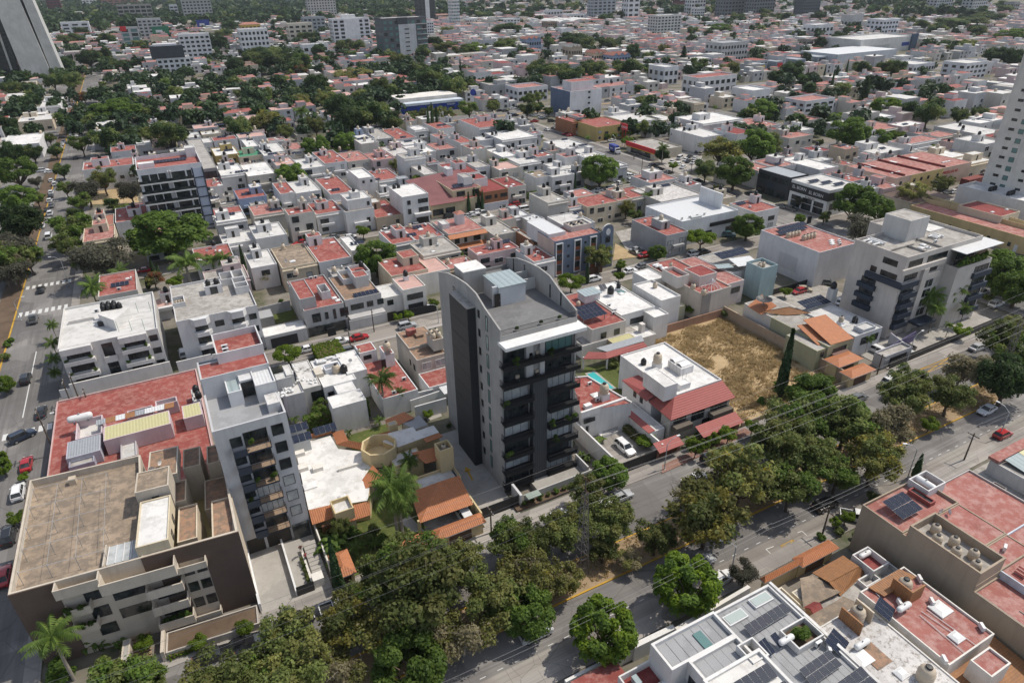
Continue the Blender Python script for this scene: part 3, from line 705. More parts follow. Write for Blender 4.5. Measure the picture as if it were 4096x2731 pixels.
TDESC = {'ash': 'grey-green leafy tree', 'yellow': 'yellowing leafy tree', 'blossom': 'yellow-blossomed tree', 'dry': 'dry tan-leaved tree', 'bare': 'nearly leafless tree', 'grey': 'greyish thin-leaved tree',
 'round': 'round bright green tree', 'ficus': 'broad deep green tree', 'dark': 'dark green spreading tree', 'rust': 'rusty red-tinged tree', 'small': 'small bright green tree', 'topiary': 'clipped ball-shaped tree', 'umbrella': 'flat-topped clipped tree',
 'palm': 'feathery palm tree', 'tallpalm': 'tall slender palm tree', 'lowpalm': 'low fan of palm fronds', 'cypress': 'slim dark cypress tree', 'conifer': 'tall tiered conifer', 'banana': 'broad-leaved banana plant', 'shrub': 'leafy green shrub', 'weed': 'small weedy shrub'}
def tree(kind, p, H=None, R=None, var=None, base=None, label=None, group=None, z=0, desc=None):
 v = TREE[kind]; cr, tm, R0, H0 = v[(var if var is not None else random.randrange(len(v))) % len(v)]
 sz = (H or H0*U(.9, 1.1))/H0; sx = (R/R0) if R else sz*U(.92, 1.08)
 nm = TNAME.get(kind, 'broadleaf_tree')
 t = thing(nm, CAT.get(kind, 'tree'), (p[0], p[1], z), U(0, 6.28), base or desc or TDESC[kind], label, group, H0*sz*.6)
 for me in (cr, tm): link(me.name.split('.')[0], me, t, scale=(sx, sx, sz))
 return t
def ptree(kind, x, y, wpx, hpx=None, hm=None, z0=None, **k):
 """tree whose crown's middle is at a photo point and whose width there is wpx tile pixels; the crown's height above ground is guessed from its size"""
 v = TREE[kind][0]; R0, H0 = v[2], v[3]; a = TILES[CUR[0]]; H = hm or H0
 for _ in range(4):
  mz = H*(.62 if kind not in ('palm', 'tallpalm') else .97) if kind != 'cypress' else H*.5
  p = at(x, y, mz); w = float(np.dot(np.array([p[0], p[1], p[2]-CAM_H]), AXF)); R = wpx*a[2]*w/FPX/2
  if hm is None: H = max(.5*H0, min(1.6*H0, H0*R/R0))
 k.setdefault('R', R if kind not in ('palm', 'tallpalm') else None)
 return tree(kind, p, H, **k)
# ------------------------------------------------------------------ vehicles
CARCOL = {'white': (.70, .70, .70), 'black': (.012, .012, .014), 'silver': (.36, .37, .38), 'grey': (.12, .125, .13), 'red': (.34, .012, .016), 'blue': (.03, .075, .19), 'navy': (.018, .028, .05), 'yellow': (.55, .36, .02), 'beige': (.42, .36, .27), 'teal': (.05, .13, .15)}
def paint(c):
 k = 'car_paint_'+c
 if k in MATS: return MATS[k]
 m, n, l, b = _nt(k); b.inputs['Base Color'].default_value = (*CARCOL[c], 1); b.inputs['Roughness'].default_value = .28
 b.inputs['Coat Weight'].default_value = .6; b.inputs['Coat Roughness'].default_value = .06; MATS[k] = m; return m
LAMP_R = plain('tail_lamp', (.30, .015, .012), .25); LAMP_W = plain('head_lamp', (.6, .6, .58), .15)
CSPEC = { # length, half width, stations (x, bottom, belt), cabin bottom x0,x1, top x0,x1, roof z
 'sedan': (4.6, .88, [(-2.3, .38, .62), (-2.2, .28, .86), (-1.5, .2, .95), (0, .2, .93), (1.0, .2, .93), (1.9, .24, .82), (2.22, .3, .66), (2.3, .38, .55)], (-1.75, 1.05), (-1.05, .3), 1.42),
 'hatch': (4.0, .86, [(-2.0, .38, .7), (-1.95, .28, .95), (-1.3, .2, .98), (0, .2, .95), (.9, .2, .95), (1.65, .24, .84), (1.95, .3, .68), (2.0, .38, .55)], (-1.9, 1.0), (-1.55, .3), 1.48),
 'suv': (4.6, .93, [(-2.3, .45, .8), (-2.25, .32, 1.05), (-1.5, .24, 1.1), (0, .24, 1.08), (1.0, .24, 1.08), (1.95, .28, .98), (2.25, .36, .8), (2.3, .45, .6)], (-2.2, 1.1), (-1.85, .45), 1.72),
 'pickup': (5.2, .93, [(-2.6, .5, .9), (-2.58, .4, 1.02), (-1.5, .3, 1.02), (0, .3, 1.02), (1.2, .3, 1.06), (2.2, .32, .98), (2.55, .4, .8), (2.6, .5, .6)], (-.75, 1.35), (-.55, .75), 1.75),
 'van': (4.9, .98, [(-2.45, .4, 1.0), (-2.42, .3, 1.15), (-1.5, .25, 1.15), (0, .25, 1.12), (1.2, .25, 1.1), (2.1, .3, .98), (2.4, .38, .75), (2.45, .45, .6)], (-2.4, 1.7), (-2.3, .95), 1.95)}
_CC = {}
def car_meshes(kind, col, accent=None):
 key = (kind, col, accent)
 if key in _CC: return _CC[key]
 L, hw, st, cb, ct, rz = CSPEC[kind]; P = paint(col); b = MB(); i = b.mi(P); rows = []
 for x, z0, z1 in st:
  e = hw*(1-.10*(abs(x)/(L/2))**4); zm = (z0+z1)/2
  ring = [(-e*.86, z0), (-e, z0+.12), (-e*1.01, zm), (-e*.95, z1-.03), (-e*.84, z1), (e*.84, z1), (e*.95, z1-.03), (e*1.01, zm), (e, z0+.12), (e*.86, z0)]
  rows.append(len(b.v)); b.v += [(x, y, z) for y, z in ring]
 n = 10
 for r in range(len(rows)-1):
  for k in range(n):
   kk = (k+1) % n; b.f.append((rows[r]+k, rows[r+1]+k, rows[r+1]+kk, rows[r]+kk)); b.m.append(i)
 b.f.append(tuple(rows[0]+k for k in range(n))); b.m.append(i); b.f.append(tuple(rows[-1]+k for k in reversed(range(n)))); b.m.append(i)
 zb = .94 if kind in ('sedan', 'hatch') else 1.06
 tw, bw = hw*.72, hw*.9; A = paint(accent) if accent else P
 # roof and pillars are painted, the band between is glass
 b.prism([(ct[0], -tw), (ct[1], -tw), (ct[1], tw), (ct[0], tw)], rz-.05, rz, A)
 x0, x1 = ct; b.prism([(x0+.15, -tw*.85), (x1-.15, -tw*.85), (x1-.15, tw*.85), (x0+.15, tw*.85)], rz, rz+.03, A)
 for s in (-1, 1):
  for (xb, xt) in ((cb[0], ct[0]), (cb[1], ct[1]), ((cb[0]+cb[1])/2, (ct[0]+ct[1])/2)):
   b.tube((xb, s*bw*.97, zb-.03), (xt, s*tw*.99, rz-.02), .05, .04, P, 4, False)
  b.box(cb[1]-.45, s*hw, zb-.02, cb[1]-.25, s*(hw+.18), zb+.12, P)
 if kind == 'pickup':
  b.box(-2.45, -hw*.82, 1.021, -.85, hw*.82, 1.03, M['rubber'])
  for s in (-1, 1): b.box(-2.55, s*hw*.84, 1.0, -.75, s*hw*.96, 1.12, P)
 if kind == 'suv':
  for s in (-1, 1): b.tube((ct[0]+.2, s*tw*.9, rz+.06), (ct[1]-.2, s*tw*.9, rz+.06), .025, .025, M['steel'], 4)
 b.box(-L/2-.01, -hw*.55, .42, -L/2+.05, hw*.55, .58, M['fr_dark']); b.box(L/2-.05, -hw*.6, .32, L/2+.012, hw*.6, .48, M['fr_dark'])
 g = MB(); G = M['glass']; q = .02
 B4 = [(cb[0]+q, -bw, zb-.04), (cb[1]-q, -bw, zb-.04), (cb[1]-q, bw, zb-.04), (cb[0]+q, bw, zb-.04)]; T4 = [(ct[0], -tw+.01, rz-.04), (ct[1], -tw+.01, rz-.04), (ct[1], tw-.01, rz-.04), (ct[0], tw-.01, rz-.04)]
 for a in range(4):
  c = (a+1) % 4; g.poly([B4[a], B4[c], T4[c], T4[a]], G)
 w, rim = MB(), MB(); r = .36 if kind in ('suv', 'pickup', 'van') else .32
 for (w_, ra, y, m) in ((w, r, .1, M['rubber']), (rim, r*.62, .115, M['chrome'])):
  w0 = w; w = w_; bb = len(w.v); ii = w.mi(m); nn = 12
  for yy in (-y, y):
   for k in range(nn): t = 2*PI*k/nn; w.v.append((ra*math.cos(t), yy, r+ra*math.sin(t)))
  for k in range(nn): kk = (k+1) % nn; w.f.append((bb+k, bb+kk, bb+nn+kk, bb+nn+k)); w.m.append(ii)
  w.f.append(tuple(bb+k for k in range(nn))); w.m.append(ii); w.f.append(tuple(bb+nn+k for k in reversed(range(nn)))); w.m.append(ii)
  w = w0
 hl = MB(); hl.box(L/2-.12, -.17, .6, L/2-.015, .17, .74, LAMP_W); tl = MB(); tl.box(-L/2+.02, -.13, .68, -L/2+.1, .13, .84, LAMP_R)
 if kind in ('suv', 'pickup', 'van'): hl.v = [(x, y, z+.12) for x, y, z in hl.v]; tl.v = [(x, y, z+.15) for x, y, z in tl.v]
 wx = L*.3; _CC[key] = (b.mesh('body', True), g.mesh('window'), (w.mesh('wheel'), rim.mesh('rim')), hl.mesh('headlight'), tl.mesh('tail_light'), wx, hw)
 me = _CC[key][0]
 try: me.set_sharp_from_angle(angle=rad(40))
 except Exception: pass
 return _CC[key]
CNAME = {'sedan': 'parked_car', 'hatch': 'parked_car', 'suv': 'parked_car', 'pickup': 'pickup_truck', 'van': 'parked_van'}
CWORD = {'sedan': 'saloon car', 'hatch': 'hatchback', 'suv': 'estate-style high car', 'pickup': 'pickup truck', 'van': 'van'}
def car(kind, col, p, rz, base=None, label=None, group=None, accent=None, name=None):
 b, g, w, hl, tl, wx, hw = car_meshes(kind, col, accent); near = dist(p) < 190
 t = thing(name or CNAME[kind], {'pickup': 'truck', 'van': 'van'}.get(kind, 'car'), (p[0], p[1], p[2] if len(p) > 2 else .02), rz, base or f"{col.replace('navy', 'dark blue').replace('teal', 'dark teal')} {CWORD[kind]}", label, group, .8)
 link('body', b, t); link('windows' if False else 'window', g, t)
 for x in (-wx, wx):
  for s in (-1, 1):
   q = link('wheel', w[0], t, (x, s*(hw-.08), 0)); link('rim', w[1], q)
 if near:
  for s in (-1, 1): link('headlight', hl, t, (0, s*hw*.62, 0)); link('tail_light', tl, t, (0, s*hw*.66, 0))
 return t
def pcar(kind, col, x, y, rz=0, **k):
 p = at(x, y, .5); return car(kind, col, (p[0], p[1], .02), rz+U(-.03, .03), **k)
# ------------------------------------------------------------------ poles, lamps, wires, people
def street_lamp(p, h=9.0, rz=0, arm=2.0, base=None, mat='galv', label=None):
 t = thing('street_lamp', 'street lamp', (p[0], p[1], 0), rz, base or 'grey street lamp with a curved arm', label, 'street lamps along the roads', h*.8)
 b = MB(); b.tube((0, 0, 0), (0, 0, h*.85), .1, .07, M[mat], 8); b.lathe([(.25, 0), (.25, .15), (.1, .2)], (0, 0, 0), M['conc'], 8); b.build('pole', t)
 a = MB(); a.tube((0, 0, h*.85), (arm*.5, 0, h*.97), .05, .045, M[mat], 6); a.tube((arm*.5, 0, h*.97), (arm, 0, h), .045, .04, M[mat], 6); a.build('arm', t)
 l = MB(); l.box(arm-.1, -.15, h-.04, arm+.55, .15, h+.1, M['tank_w']); l.box(arm, -.11, h-.07, arm+.45, .11, h-.041, M['fr_white']); l.build('lamp_head', t); return t
def wood_pole(p, h=9.5, lean=(0, 0), cross=True, rz=0, transformer=False, base=None, lamp=False, label=None):
 t = thing('utility_pole', 'utility pole', (p[0], p[1], 0), rz, base or 'brown wooden utility pole', label, 'utility poles along the streets', h*.7)
 top = (lean[0], lean[1], h); b = MB(); b.tube((0, 0, 0), top, .15, .1, M['bark'], 8); b.build('pole', t)
 if cross:
  c = MB(); c.box(lean[0]-.06, lean[1]-1.0, h-.55, lean[0]+.06, lean[1]+1.0, h-.42, M['bark'])
  for s in (-.9, -.3, .3, .9): c.lathe([(.05, 0), (.07, .08), (.03, .2), (0, .22)], (lean[0], lean[1]+s, h-.42), M['tank_w'], 6)
  c.build('cross_arm', t)
 if transformer: b = MB(); b.lathe([(0, 0), (.3, 0), (.32, .1), (.32, .85), (.2, .95), (0, 1)], (.38, 0, h*.72), M['galv'], 10); b.build('transformer', t)
 if lamp:
  a = MB(); a.tube((0, 0, h*.75), (1.8, 0, h*.84), .04, .035, M['galv'], 5); a.box(1.7, -.14, h*.84-.04, 2.35, .14, h*.84+.08, M['tank_w']); a.build('lamp_arm', t)
 return t
WIREM = plain('wire', (.20, .20, .20), .5)
def wire(a, b, sag=.6, r=.014, n=10):
 m = MB(); q = None
 for k in range(n+1):
  s = k/n; p = tuple(a[i]+(b[i]-a[i])*s for i in range(3)); p = (p[0], p[1], p[2]-sag*4*s*(1-s))
  if q: m.tube(q, p, r, r, WIREM, 3, False)
  q = p
 return m
def person(p, top, legs, rz=0, pose='stand', label=None):
 """one continuous body grown over a posed skeleton, with hair and clothes as children"""
 J = {'pel': (0, 0, .95), 'che': (.02, 0, 1.32), 'nec': (.03, 0, 1.5), 'hea': (.05, 0, 1.66), 'ls': (0, .19, 1.42), 'rs': (0, -.19, 1.42), 'le': (.04, .26, 1.15), 're': (.1, -.27, 1.15), 'lh': (.14, .25, .92), 'rh': (.3, -.22, 1.02),
         'lk': (.1, .1, .5), 'rk': (-.02, -.1, .5), 'lf': (.06, .11, .06), 'rf': (-.14, -.1, .06), 'lt': (.22, .12, .03), 'rt': (.04, -.11, .03)}
 if pose == 'bend':
  for k in ('che', 'nec', 'hea', 'ls', 'rs', 'le', 're', 'lh', 'rh'):
   x, y, z = J[k]; dz = z-.95; J[k] = (x+dz*.55, y, .95+dz*.8)
 E = [('pel', 'che'), ('che', 'nec'), ('nec', 'hea'), ('che', 'ls'), ('ls', 'le'), ('le', 'lh'), ('che', 'rs'), ('rs', 're'), ('re', 'rh'), ('pel', 'lk'), ('lk', 'lf'), ('lf', 'lt'), ('pel', 'rk'), ('rk', 'rf'), ('rf', 'rt')]
 Rd = {'pel': .15, 'che': .16, 'nec': .06, 'hea': .105, 'ls': .075, 'rs': .075, 'le': .05, 're': .05, 'lh': .04, 'rh': .04, 'lk': .075, 'rk': .075, 'lf': .05, 'rf': .05, 'lt': .035, 'rt': .035}
 t = thing('person', 'person', p, rz, None, label, None, .9)
 def grow(name, keys, k, mat):
  ks = [j for j in J if j in keys]; me = bpy.data.meshes.new(name); me.from_pydata([J[j] for j in ks], [(ks.index(a), ks.index(b)) for a, b in E if a in ks and b in ks], [])
  o = bpy.data.objects.new(name, me); COL.objects.link(o); o.parent = t
  sk = o.modifiers.new('skin', 'SKIN'); su = o.modifiers.new('sub', 'SUBSURF'); su.levels = su.render_levels = 2
  for j, v in zip(ks, me.skin_vertices[0].data): v.radius = (Rd[j]*k, Rd[j]*k)
  me.skin_vertices[0].data[ks.index('pel')].use_root = True; me.materials.append(mat); return o
 grow('body', set(J), 1.0, M['skin'])
 grow('shirt', {'pel', 'che', 'ls', 'rs', 'le', 're'}, 1.16, plain('cloth_%s' % '_'.join('%d' % (c*99) for c in top), top, .9)); grow('trousers', {'pel', 'lk', 'rk', 'lf', 'rf'}, 1.14, plain('cloth_%s' % '_'.join('%d' % (c*99) for c in legs), legs, .9))
 h = MB(); x, y, z = J['hea']; h.lathe([(.112, -.01), (.118, .05), (.1, .1), (.05, .135), (0, .14)], (x-.012, y, z), M['tank_b'], 10); h.build('hair', t, True); return t
# ------------------------------------------------------------------ the ground, streets and kerbs
def groundm():
 m, n, l, b = _nt('city_ground'); P = _pos(n)
 a = _ramp(n, l, _noise(n, l, P, .045, 5, .6), .44, .56)
 c = _mix(n, l, a, (.22, .20, .175), (.075, .085, .045))
 c = _mix(n, l, _ramp(n, l, _noise(n, l, P, .5, 5, .7), .4, .7), c, (.16, .14, .115))
 l.new(c, b.inputs['Base Color']); b.inputs['Roughness'].default_value = .95; b.inputs['Specular IOR Level'].default_value = .1; return m
def roadm(name, col, joint=None, axis=0, tracks=None, patch=(.24, .228, .215)):
 m, n, l, b = _nt(name); P = _pos(n)
 c = _mix(n, l, _ramp(n, l, _noise(n, l, P, .12, 5, .65), .35, .7), col, sc(col, .72))
 c = _mix(n, l, _ramp(n, l, _noise(n, l, P, .05, 3, .5), .56, .6), c, patch)
 sp = n.new('ShaderNodeSeparateXYZ'); l.new(P, sp.inputs[0])
 st = _noise(n, l, P, 1, 4, .6, (.03, 1.1, 1) if axis == 0 else (1.1, .03, 1))
 c = _mix(n, l, _ramp(n, l, st, .42, .75), c, sc(col, .6))
 cr = n.new('ShaderNodeTexVoronoi'); cr.feature = 'DISTANCE_TO_EDGE'; cr.inputs['Scale'].default_value = .16; l.new(P, cr.inputs['Vector'])
 c = _mix(n, l, _ramp(n, l, cr.outputs['Distance'], .0, .012, (.5, .5, .5), (0, 0, 0)), c, sc(col, .4))
 if joint:
  for ax, per in joint:
   d = n.new('ShaderNodeMath'); d.operation = 'PINGPONG'; d.inputs[1].default_value = per/2; l.new(sp.outputs[ax], d.inputs[0])
   q = n.new('ShaderNodeMath'); q.operation = 'LESS_THAN'; q.inputs[1].default_value = .035; l.new(d.outputs[0], q.inputs[0])
   h = n.new('ShaderNodeMath'); h.operation = 'MULTIPLY'; h.inputs[1].default_value = .55; l.new(q.outputs[0], h.inputs[0])
   c = _mix(n, l, h.outputs[0], c, sc(col, .45))
 vo = n.new('ShaderNodeTexVoronoi'); vo.inputs['Scale'].default_value = .11; vo.distance = 'CHEBYCHEV'; l.new(P, vo.inputs['Vector']); sv = n.new('ShaderNodeSeparateColor'); l.new(vo.outputs['Color'], sv.inputs[0])
 c = _mix(n, l, _ramp(n, l, sv.outputs[0], .78, .8, (0, 0, 0), (.5, .5, .5)), c, sc(col, .62)); c = _mix(n, l, _ramp(n, l, sv.outputs[1], .82, .84, (0, 0, 0), (.4, .4, .4)), c, sc(col, 1.35))
 f = _noise(n, l, P, 14, 2, .7); c = _mix(n, l, .12, c, f, 'OVERLAY')
 l.new(c, b.inputs['Base Color']); b.inputs['Roughness'].default_value = .92; b.inputs['Specular IOR Level'].default_value = .15; return m
M['asphalt'] = roadm('asphalt', (.205, .193, .184), [(0, 9.0)]); M['asphaltv'] = roadm('asphalt_cross', (.18, .172, .166), [(1, 9.0)], 1)
M['croad'] = roadm('concrete_road', (.27, .245, .22), [(0, 4.5), (1, 3.5)], patch=(.3, .28, .25)); M['pave'] = roadm('pavement_concrete', (.33, .305, .28), [(0, 2.6), (1, 1.5)], patch=(.36, .34, .31))
M['drive'] = dirty('driveway_concrete', (.36, .34, .31), .8, 0, .5, .95, False, (.26, .24, .22), .4)
M['redpave'] = dirty('red_brick_paving', (.25, .14, .11), .8, 0, 2, .95, False, (.30, .22, .19), .5)
M['dirt'] = dirty('dry_dirt', (.33, .24, .15), .7, 0, .8, .95, False, (.24, .18, .10), .6)
M['dryfield'] = dirty('dry_field_soil', (.42, .31, .175), .75, 0, .9, .95, False, (.30, .215, .115), .6)
def flat(name, x0, y0, x1, y1, z, mat, base=0.0):
 b = MB(); b.box(x0, y0, base, x1, y1, z, M[mat], bottom=False); return structure(name, b.build(name))
def patch(name, pts, z, mat, kind='structure'):
 b = MB(); b.prism([p[:2] for p in pts], -.05, z, M[mat]); return structure(name, b.build(name), kind)
g = MB(); S = 9000
for i in range(-6, 7):
 for j in range(-2, 12): g.poly([(i*1400-700, j*1400-700, 0), (i*1400+700, j*1400-700, 0), (i*1400+700, j*1400+700, 0), (i*1400-700, j*1400+700, 0)], groundm() if 'city_ground' not in bpy.data.materials else bpy.data.materials['city_ground'])
structure('ground', g.build('ground'))
AVX0, AVX1 = -160, 700
flat('avenue_carriageway_south', AVX0, 46.9, AVX1, 52, .03, 'asphalt'); flat('avenue_carriageway_north', AVX0, 57.65, AVX1, 67, .03, 'asphalt')
flat('parking_lane', AVX0, 44.9, AVX1, 46.9, .035, 'croad'); flat('pavement_south', AVX0, 42.5, AVX1, 44.9, .15, 'pave')
for a, c in ((-28.5, 170), (200, 600)): flat('pavement_north', a, 67, c, 69.7, .15, 'pave')
flat('median_strip', AVX0, 52.2, 172, 57.4, .16, 'dirt'); flat('median_strip', 200, 52.2, 600, 57.4, .16, 'dirt')
for y in (52.0, 57.4): flat('yellow_kerb', AVX0, y, 172, y+.22, .2, 'paint_y')
m_ = MB()
for k in range(-40, 160):
 x = k*2.4
 if x < 330: m_.box(x, 47.26, .0, x+.8, 47.35, .036, M['paint_w'], bottom=False)
structure('road_marking', m_.build('road_marking'))
# street behind the tower block, the cross avenue and the street at the far left
flat('street', -30, 136.6, 176, 142.2, .03, 'croad'); flat('pavement', -30, 142.2, 176, 143.5, .14, 'pave'); flat('pavement', -30, 135.4, 176, 136.6, .14, 'pave')
flat('street', -29, 206.2, 176, 211.0, .03, 'croad'); flat('pavement', -29, 211.0, 176, 212.6, .14, 'pave'); flat('pavement', -29, 204.8, 176, 206.2, .14, 'pave')
for k, v in enumerate((275.5, 344, 413, 482, 551, 620)):
 flat('street', -29, v, 176 if k < 2 else 420, v+6.5, .03, 'asphalt')
flat('side_street', -42.5, 10, -30.2, 900, .034, 'asphaltv'); flat('side_street', -62, 10, -47.5, 900, .034, 'asphaltv')
flat('median_strip', -47.2, 40, -42.8, 900, .16, 'soil'); flat('yellow_kerb', -42.8, 150, -42.5, 900, .2, 'paint_y'); flat('pavement', -30.2, 70, -28.3, 900, .13, 'pave')
flat('cross_avenue', 178, 70, 191, 356, .034, 'asphaltv'); flat('pavement', 175.6, 70, 178, 356, .13, 'pave'); flat('pavement', 191, 70, 193.4, 356, .13, 'pave')
flat('avenue', 150, 357, 900, 368, .03, 'asphalt'); flat('avenue', 150, 372, 900, 384, .03, 'asphalt'); flat('median_strip', 150, 368, 900, 372, .16, 'dirt')
flat('street', 193, 137.5, 460, 144, .03, 'croad'); flat('pavement', 193, 144, 460, 146, .14, 'pave'); flat('pavement', 193, 135, 460, 137.5, .14, 'pave')
for v in (215, 285): flat('street', 193.4, v, 700, v+6.5, .03, 'asphalt')
for u in (300, 420, 560): flat('side_street', u, 146, u+7, 357, .032, 'asphaltv')
m_ = MB()
for k in range(8): m_.box(-42+k*1.45, 193.2, .0, -41.2+k*1.45, 196, .04, M['paint_w'], bottom=False); m_.box(-42+k*1.45, 212.5, .0, -41.2+k*1.45, 215, .04, M['paint_w'], bottom=False); m_.box(-41.8+k*1.45, 133, 0, -41+k*1.45, 135.2, .04, M['paint_w'], bottom=False)
m_.box(-36.3, 140, 0, -36.1, 170, .038, M['paint_w'], bottom=False)
structure('zebra_crossing', m_.build('zebra_crossing'))
for a in ((-200, 40, 700, 70), (-30, 135, 178, 143.8), (-30, 204.5, 178, 212.8), (-29, 274, 178, 283), (-64, 0, -28, 900), (175, 70, 194, 357), (150, 355, 900, 386), (193, 135, 460, 146)): occ(*a)
for k, v in enumerate((344, 413, 482, 551, 620)): occ(-29, v-1.5, 178 if k < 1 else 420, v+8)
for v in (215, 285): occ(193, v-1, 700, v+8)
for u in (300, 420, 560): occ(u-1, 146, u+8, 357)
# parking boxes and hatching on the avenue
m_ = MB()
def stripe(p, q, w, mat='paint_w', z=.043):
 p, q = Vector((p[0], p[1])), Vector((q[0], q[1])); d = (q-p).normalized(); n_ = Vector((-d.y, d.x))*w/2
 m_.poly([(*(p-n_), z), (*(q-n_), z), (*(q+n_), z), (*(p+n_), z)], M[mat])
T('Z8'); A, B_, C_, D_ = [at(*q) for q in ((1175, 835), (1400, 745), (1440, 770), (1210, 865))]
for p, q in ((A, B_), (B_, C_), (C_, D_), (D_, A), (A, C_), (B_, D_)): stripe(p, q, .16, 'paint_y')
A = at(1140, 845); B_ = at(1240, 862); C_ = at(1465, 768); stripe(A, D_, .12); stripe(D_, B_, .12); stripe(at(1410, 740), C_, .12); stripe(C_, at(1430, 785), .12)
T('Z4'); A, B_, C_, D_ = [at(*q) for q in ((205, 645), (290, 603), (333, 640), (245, 685))]
for p, q in ((A, B_), (B_, C_), (C_, D_), (D_, A), (A, C_), (B_, D_)): stripe(p, q, .12, 'paint_y')
for p, q in (((107, 667), (160, 648)), ((107, 667), (185, 740)), ((415, 605), (350, 545)), ((350, 545), (320, 556))): stripe(at(*p), at(*q), .11)
structure('parking_marking', m_.build('parking_marking'))
T('Z7'); patch('brick_pavement', [at(*q) for q in ((1125, 1560), (1130, 1500), (1700, 1240), (1760, 1275))], .156, 'redpave')
# the dry field
F0, F1, F2, F3 = (84.2, 70.4), (113.2, 70.4), (113.2, 105.8), (84.2, 105.8)
patch('dry_field', [F0, F1, F2, F3], .05, 'dryfield'); occ(84, 69, 114, 106)
def tufts(name, n, x0, y0, x1, y1, h=.55, leaf='dry', mask=None, z=0.05, w=.05):
 P = np.stack([RNG.uniform(x0, x1, n), RNG.uniform(y0, y1, n)], 1)
 k = np.array([mnoise.noise((p[0]*.22, p[1]*.22, 3.1)) for p in P]); P = P[k+RNG.uniform(-.25, .35, n) > -.05]; V = []
 for p in P:
  hh = h*U(.5, 1.5)*(1+.5*mnoise.noise((p[0]*.3, p[1]*.3, 9)))
  for q in range(6):
   a = U(0, 6.28); l = U(.4, 1.5)*hh; b0 = np.array([p[0]+U(-.15, .15), p[1]+U(-.15, .15), z]); d = np.array([math.cos(a), math.sin(a), 0]); s = np.array([-d[1], d[0], 0])*w
   V += [b0-s, b0+s, b0+d*l+s*.5+[0, 0, hh], b0+d*l-s*.5+[0, 0, hh]]
 o = bpy.data.objects.new(name, quad_mesh(name, np.array(V), [LEAF[leaf]])); COL.objects.link(o); o['kind'] = 'stuff'; return o
LEAF['straw'] = leafm('straw', (.50, .37, .19), (.62, .48, .26), .45)
tufts('dry_grass', 9000, 84.6, 71, 112.8, 105.4, .42, 'straw'); tufts('dry_grass', 5200, -30, 52.5, 170, 57.2, .22, 'straw', z=.16)
# ------------------------------------------------------------------ 1 the dark balconied tower
TX, TY = 37.0, 75.5
B = Bd('apartment_tower', 'tower block', TX, TY, mid=20, label='tall bare-concrete apartment tower with black railed balconies and a curved parapet', ref='the black-balconied tower'); W_, D_ = 13.2, 23.0
occ(35, 70, 51, 99); CONC = dirty('board_concrete', (.36, .35, .335), .72, .55, .35, .9, True, (.25, .24, .23), .35)
w = B.mb('wall')
side = [(0, 30.3), (5, 31.7), (8, 32.9), (11.5, 33.1), (15.5, 32.7), (19, 32.1), (23, 30.8)]
for x in (0, W_-.25):
 for (y0, z0), (y1, z1) in zip(side, side[1:]): w.prism([(x, y0), (x+.25, y0), (x+.25, y1), (x, y1)], 0, [z0, z0, z1, z1], CONC)
w.box(.25, D_-.25, 0, W_-.25, D_, 29.6, CONC); w.box(.25, .0, 28.3, W_-.25, .3, 29.2, CONC)
w.box(.25, .4, 0, W_-.25, D_-.26, 28.9, CONC)
ROOFT = dirty('roof_terrace_tiles', (.17, .17, .172), .85, 0, .5, .9, False, (.24, .24, .24), .35)
w2 = B.mb('roof_terrace'); w2.box(.25, .3, 28.9, W_-.25, D_-.26, 29.05, ROOFT)
w = B.mb('penthouse'); PW = wallm((.50, .51, .52))
w.box(4.6, 9.2, 29.05, 9.3, 14.8, 32.1, PW); w.box(3.7, 9.6, 29.05, 4.59, 10.0, 32.3, PW)
B.slab('glazed_roof', [(4.5, 9.0), (9.45, 9.0), (9.45, 14.9), (4.5, 14.9)], 32.3, .15, 'teal_sheet'); B.door(4.3, 29.05, 9.2, 'f', 1.0, 2.2, 'door_dark')
w = B.mb('lift_tower'); w.box(1.3, 15.2, 29.05, 5.2, 18.9, 33.2, CONC); w.box(1.2, 15.1, 33.2, 5.3, 19.0, 33.35, M['white'])
B.box(9.3, 12.5, 29.05, 12.95, 12.7, 31.0, (.5, .5, .5), 'penthouse'); B.box(9.31, 15.2, 29.05, 12.95, 15.4, 31.2, (.5, .5, .5), 'penthouse')
for y, z in ((4.2, 29.9), (7.5, 30.0), (16, 30.3), (20, 30)): B.one('slit_window', W_-.30, y, z-.7, W_-.26, y+.35, z+1.6, 'glass')
B.rail('roof_railing', [(.3, .15), (W_-.3, .15)], 29.2, .8); B.rail('roof_railing', [(.3, D_-.1), (W_-.3, D_-.1)], 29.6, 1.1)
# canopy over the front
B.box(-.2, -2.2, 27.75, W_+.4, .39, 28.3, (.70, .70, .69), 'canopy')
for x in (3.1, 7.2, 10.4): link('planter', TREE['shrub'][0][0], B.e, (x, .55, 29.2), scale=(.3, .3, .45))
fl = [24.0, 20.7, 17.35, 14.0, 10.65, 7.3, 4.2, 1.2]
ribB = ribbed('black_slats', (.022, .024, .028), 0, .16, (.016, .018, .02), .55, .7, 0, .4, .2)
def balcony(x0, x1, z, y0=-1.35):
 b = MB(); b.box(x0, y0, z-.12, x1, .36, z+.12, M['black']); b.build('balcony_floor', B.e)
 r = MB(); r.box(x0, y0, z+.12, x1, y0+.05, z+1.15, ribB) if False else None
 B.rail('balcony_railing', [(x0, .2), (x0, y0), (x1, y0), (x1, .2)], z+.12, 1.05)
 p = MB(); p.box(x0+.02, y0+.03, z+.13, x1-.02, y0+.04, z+.62, ribB); p.build('balcony_screen', B.e)
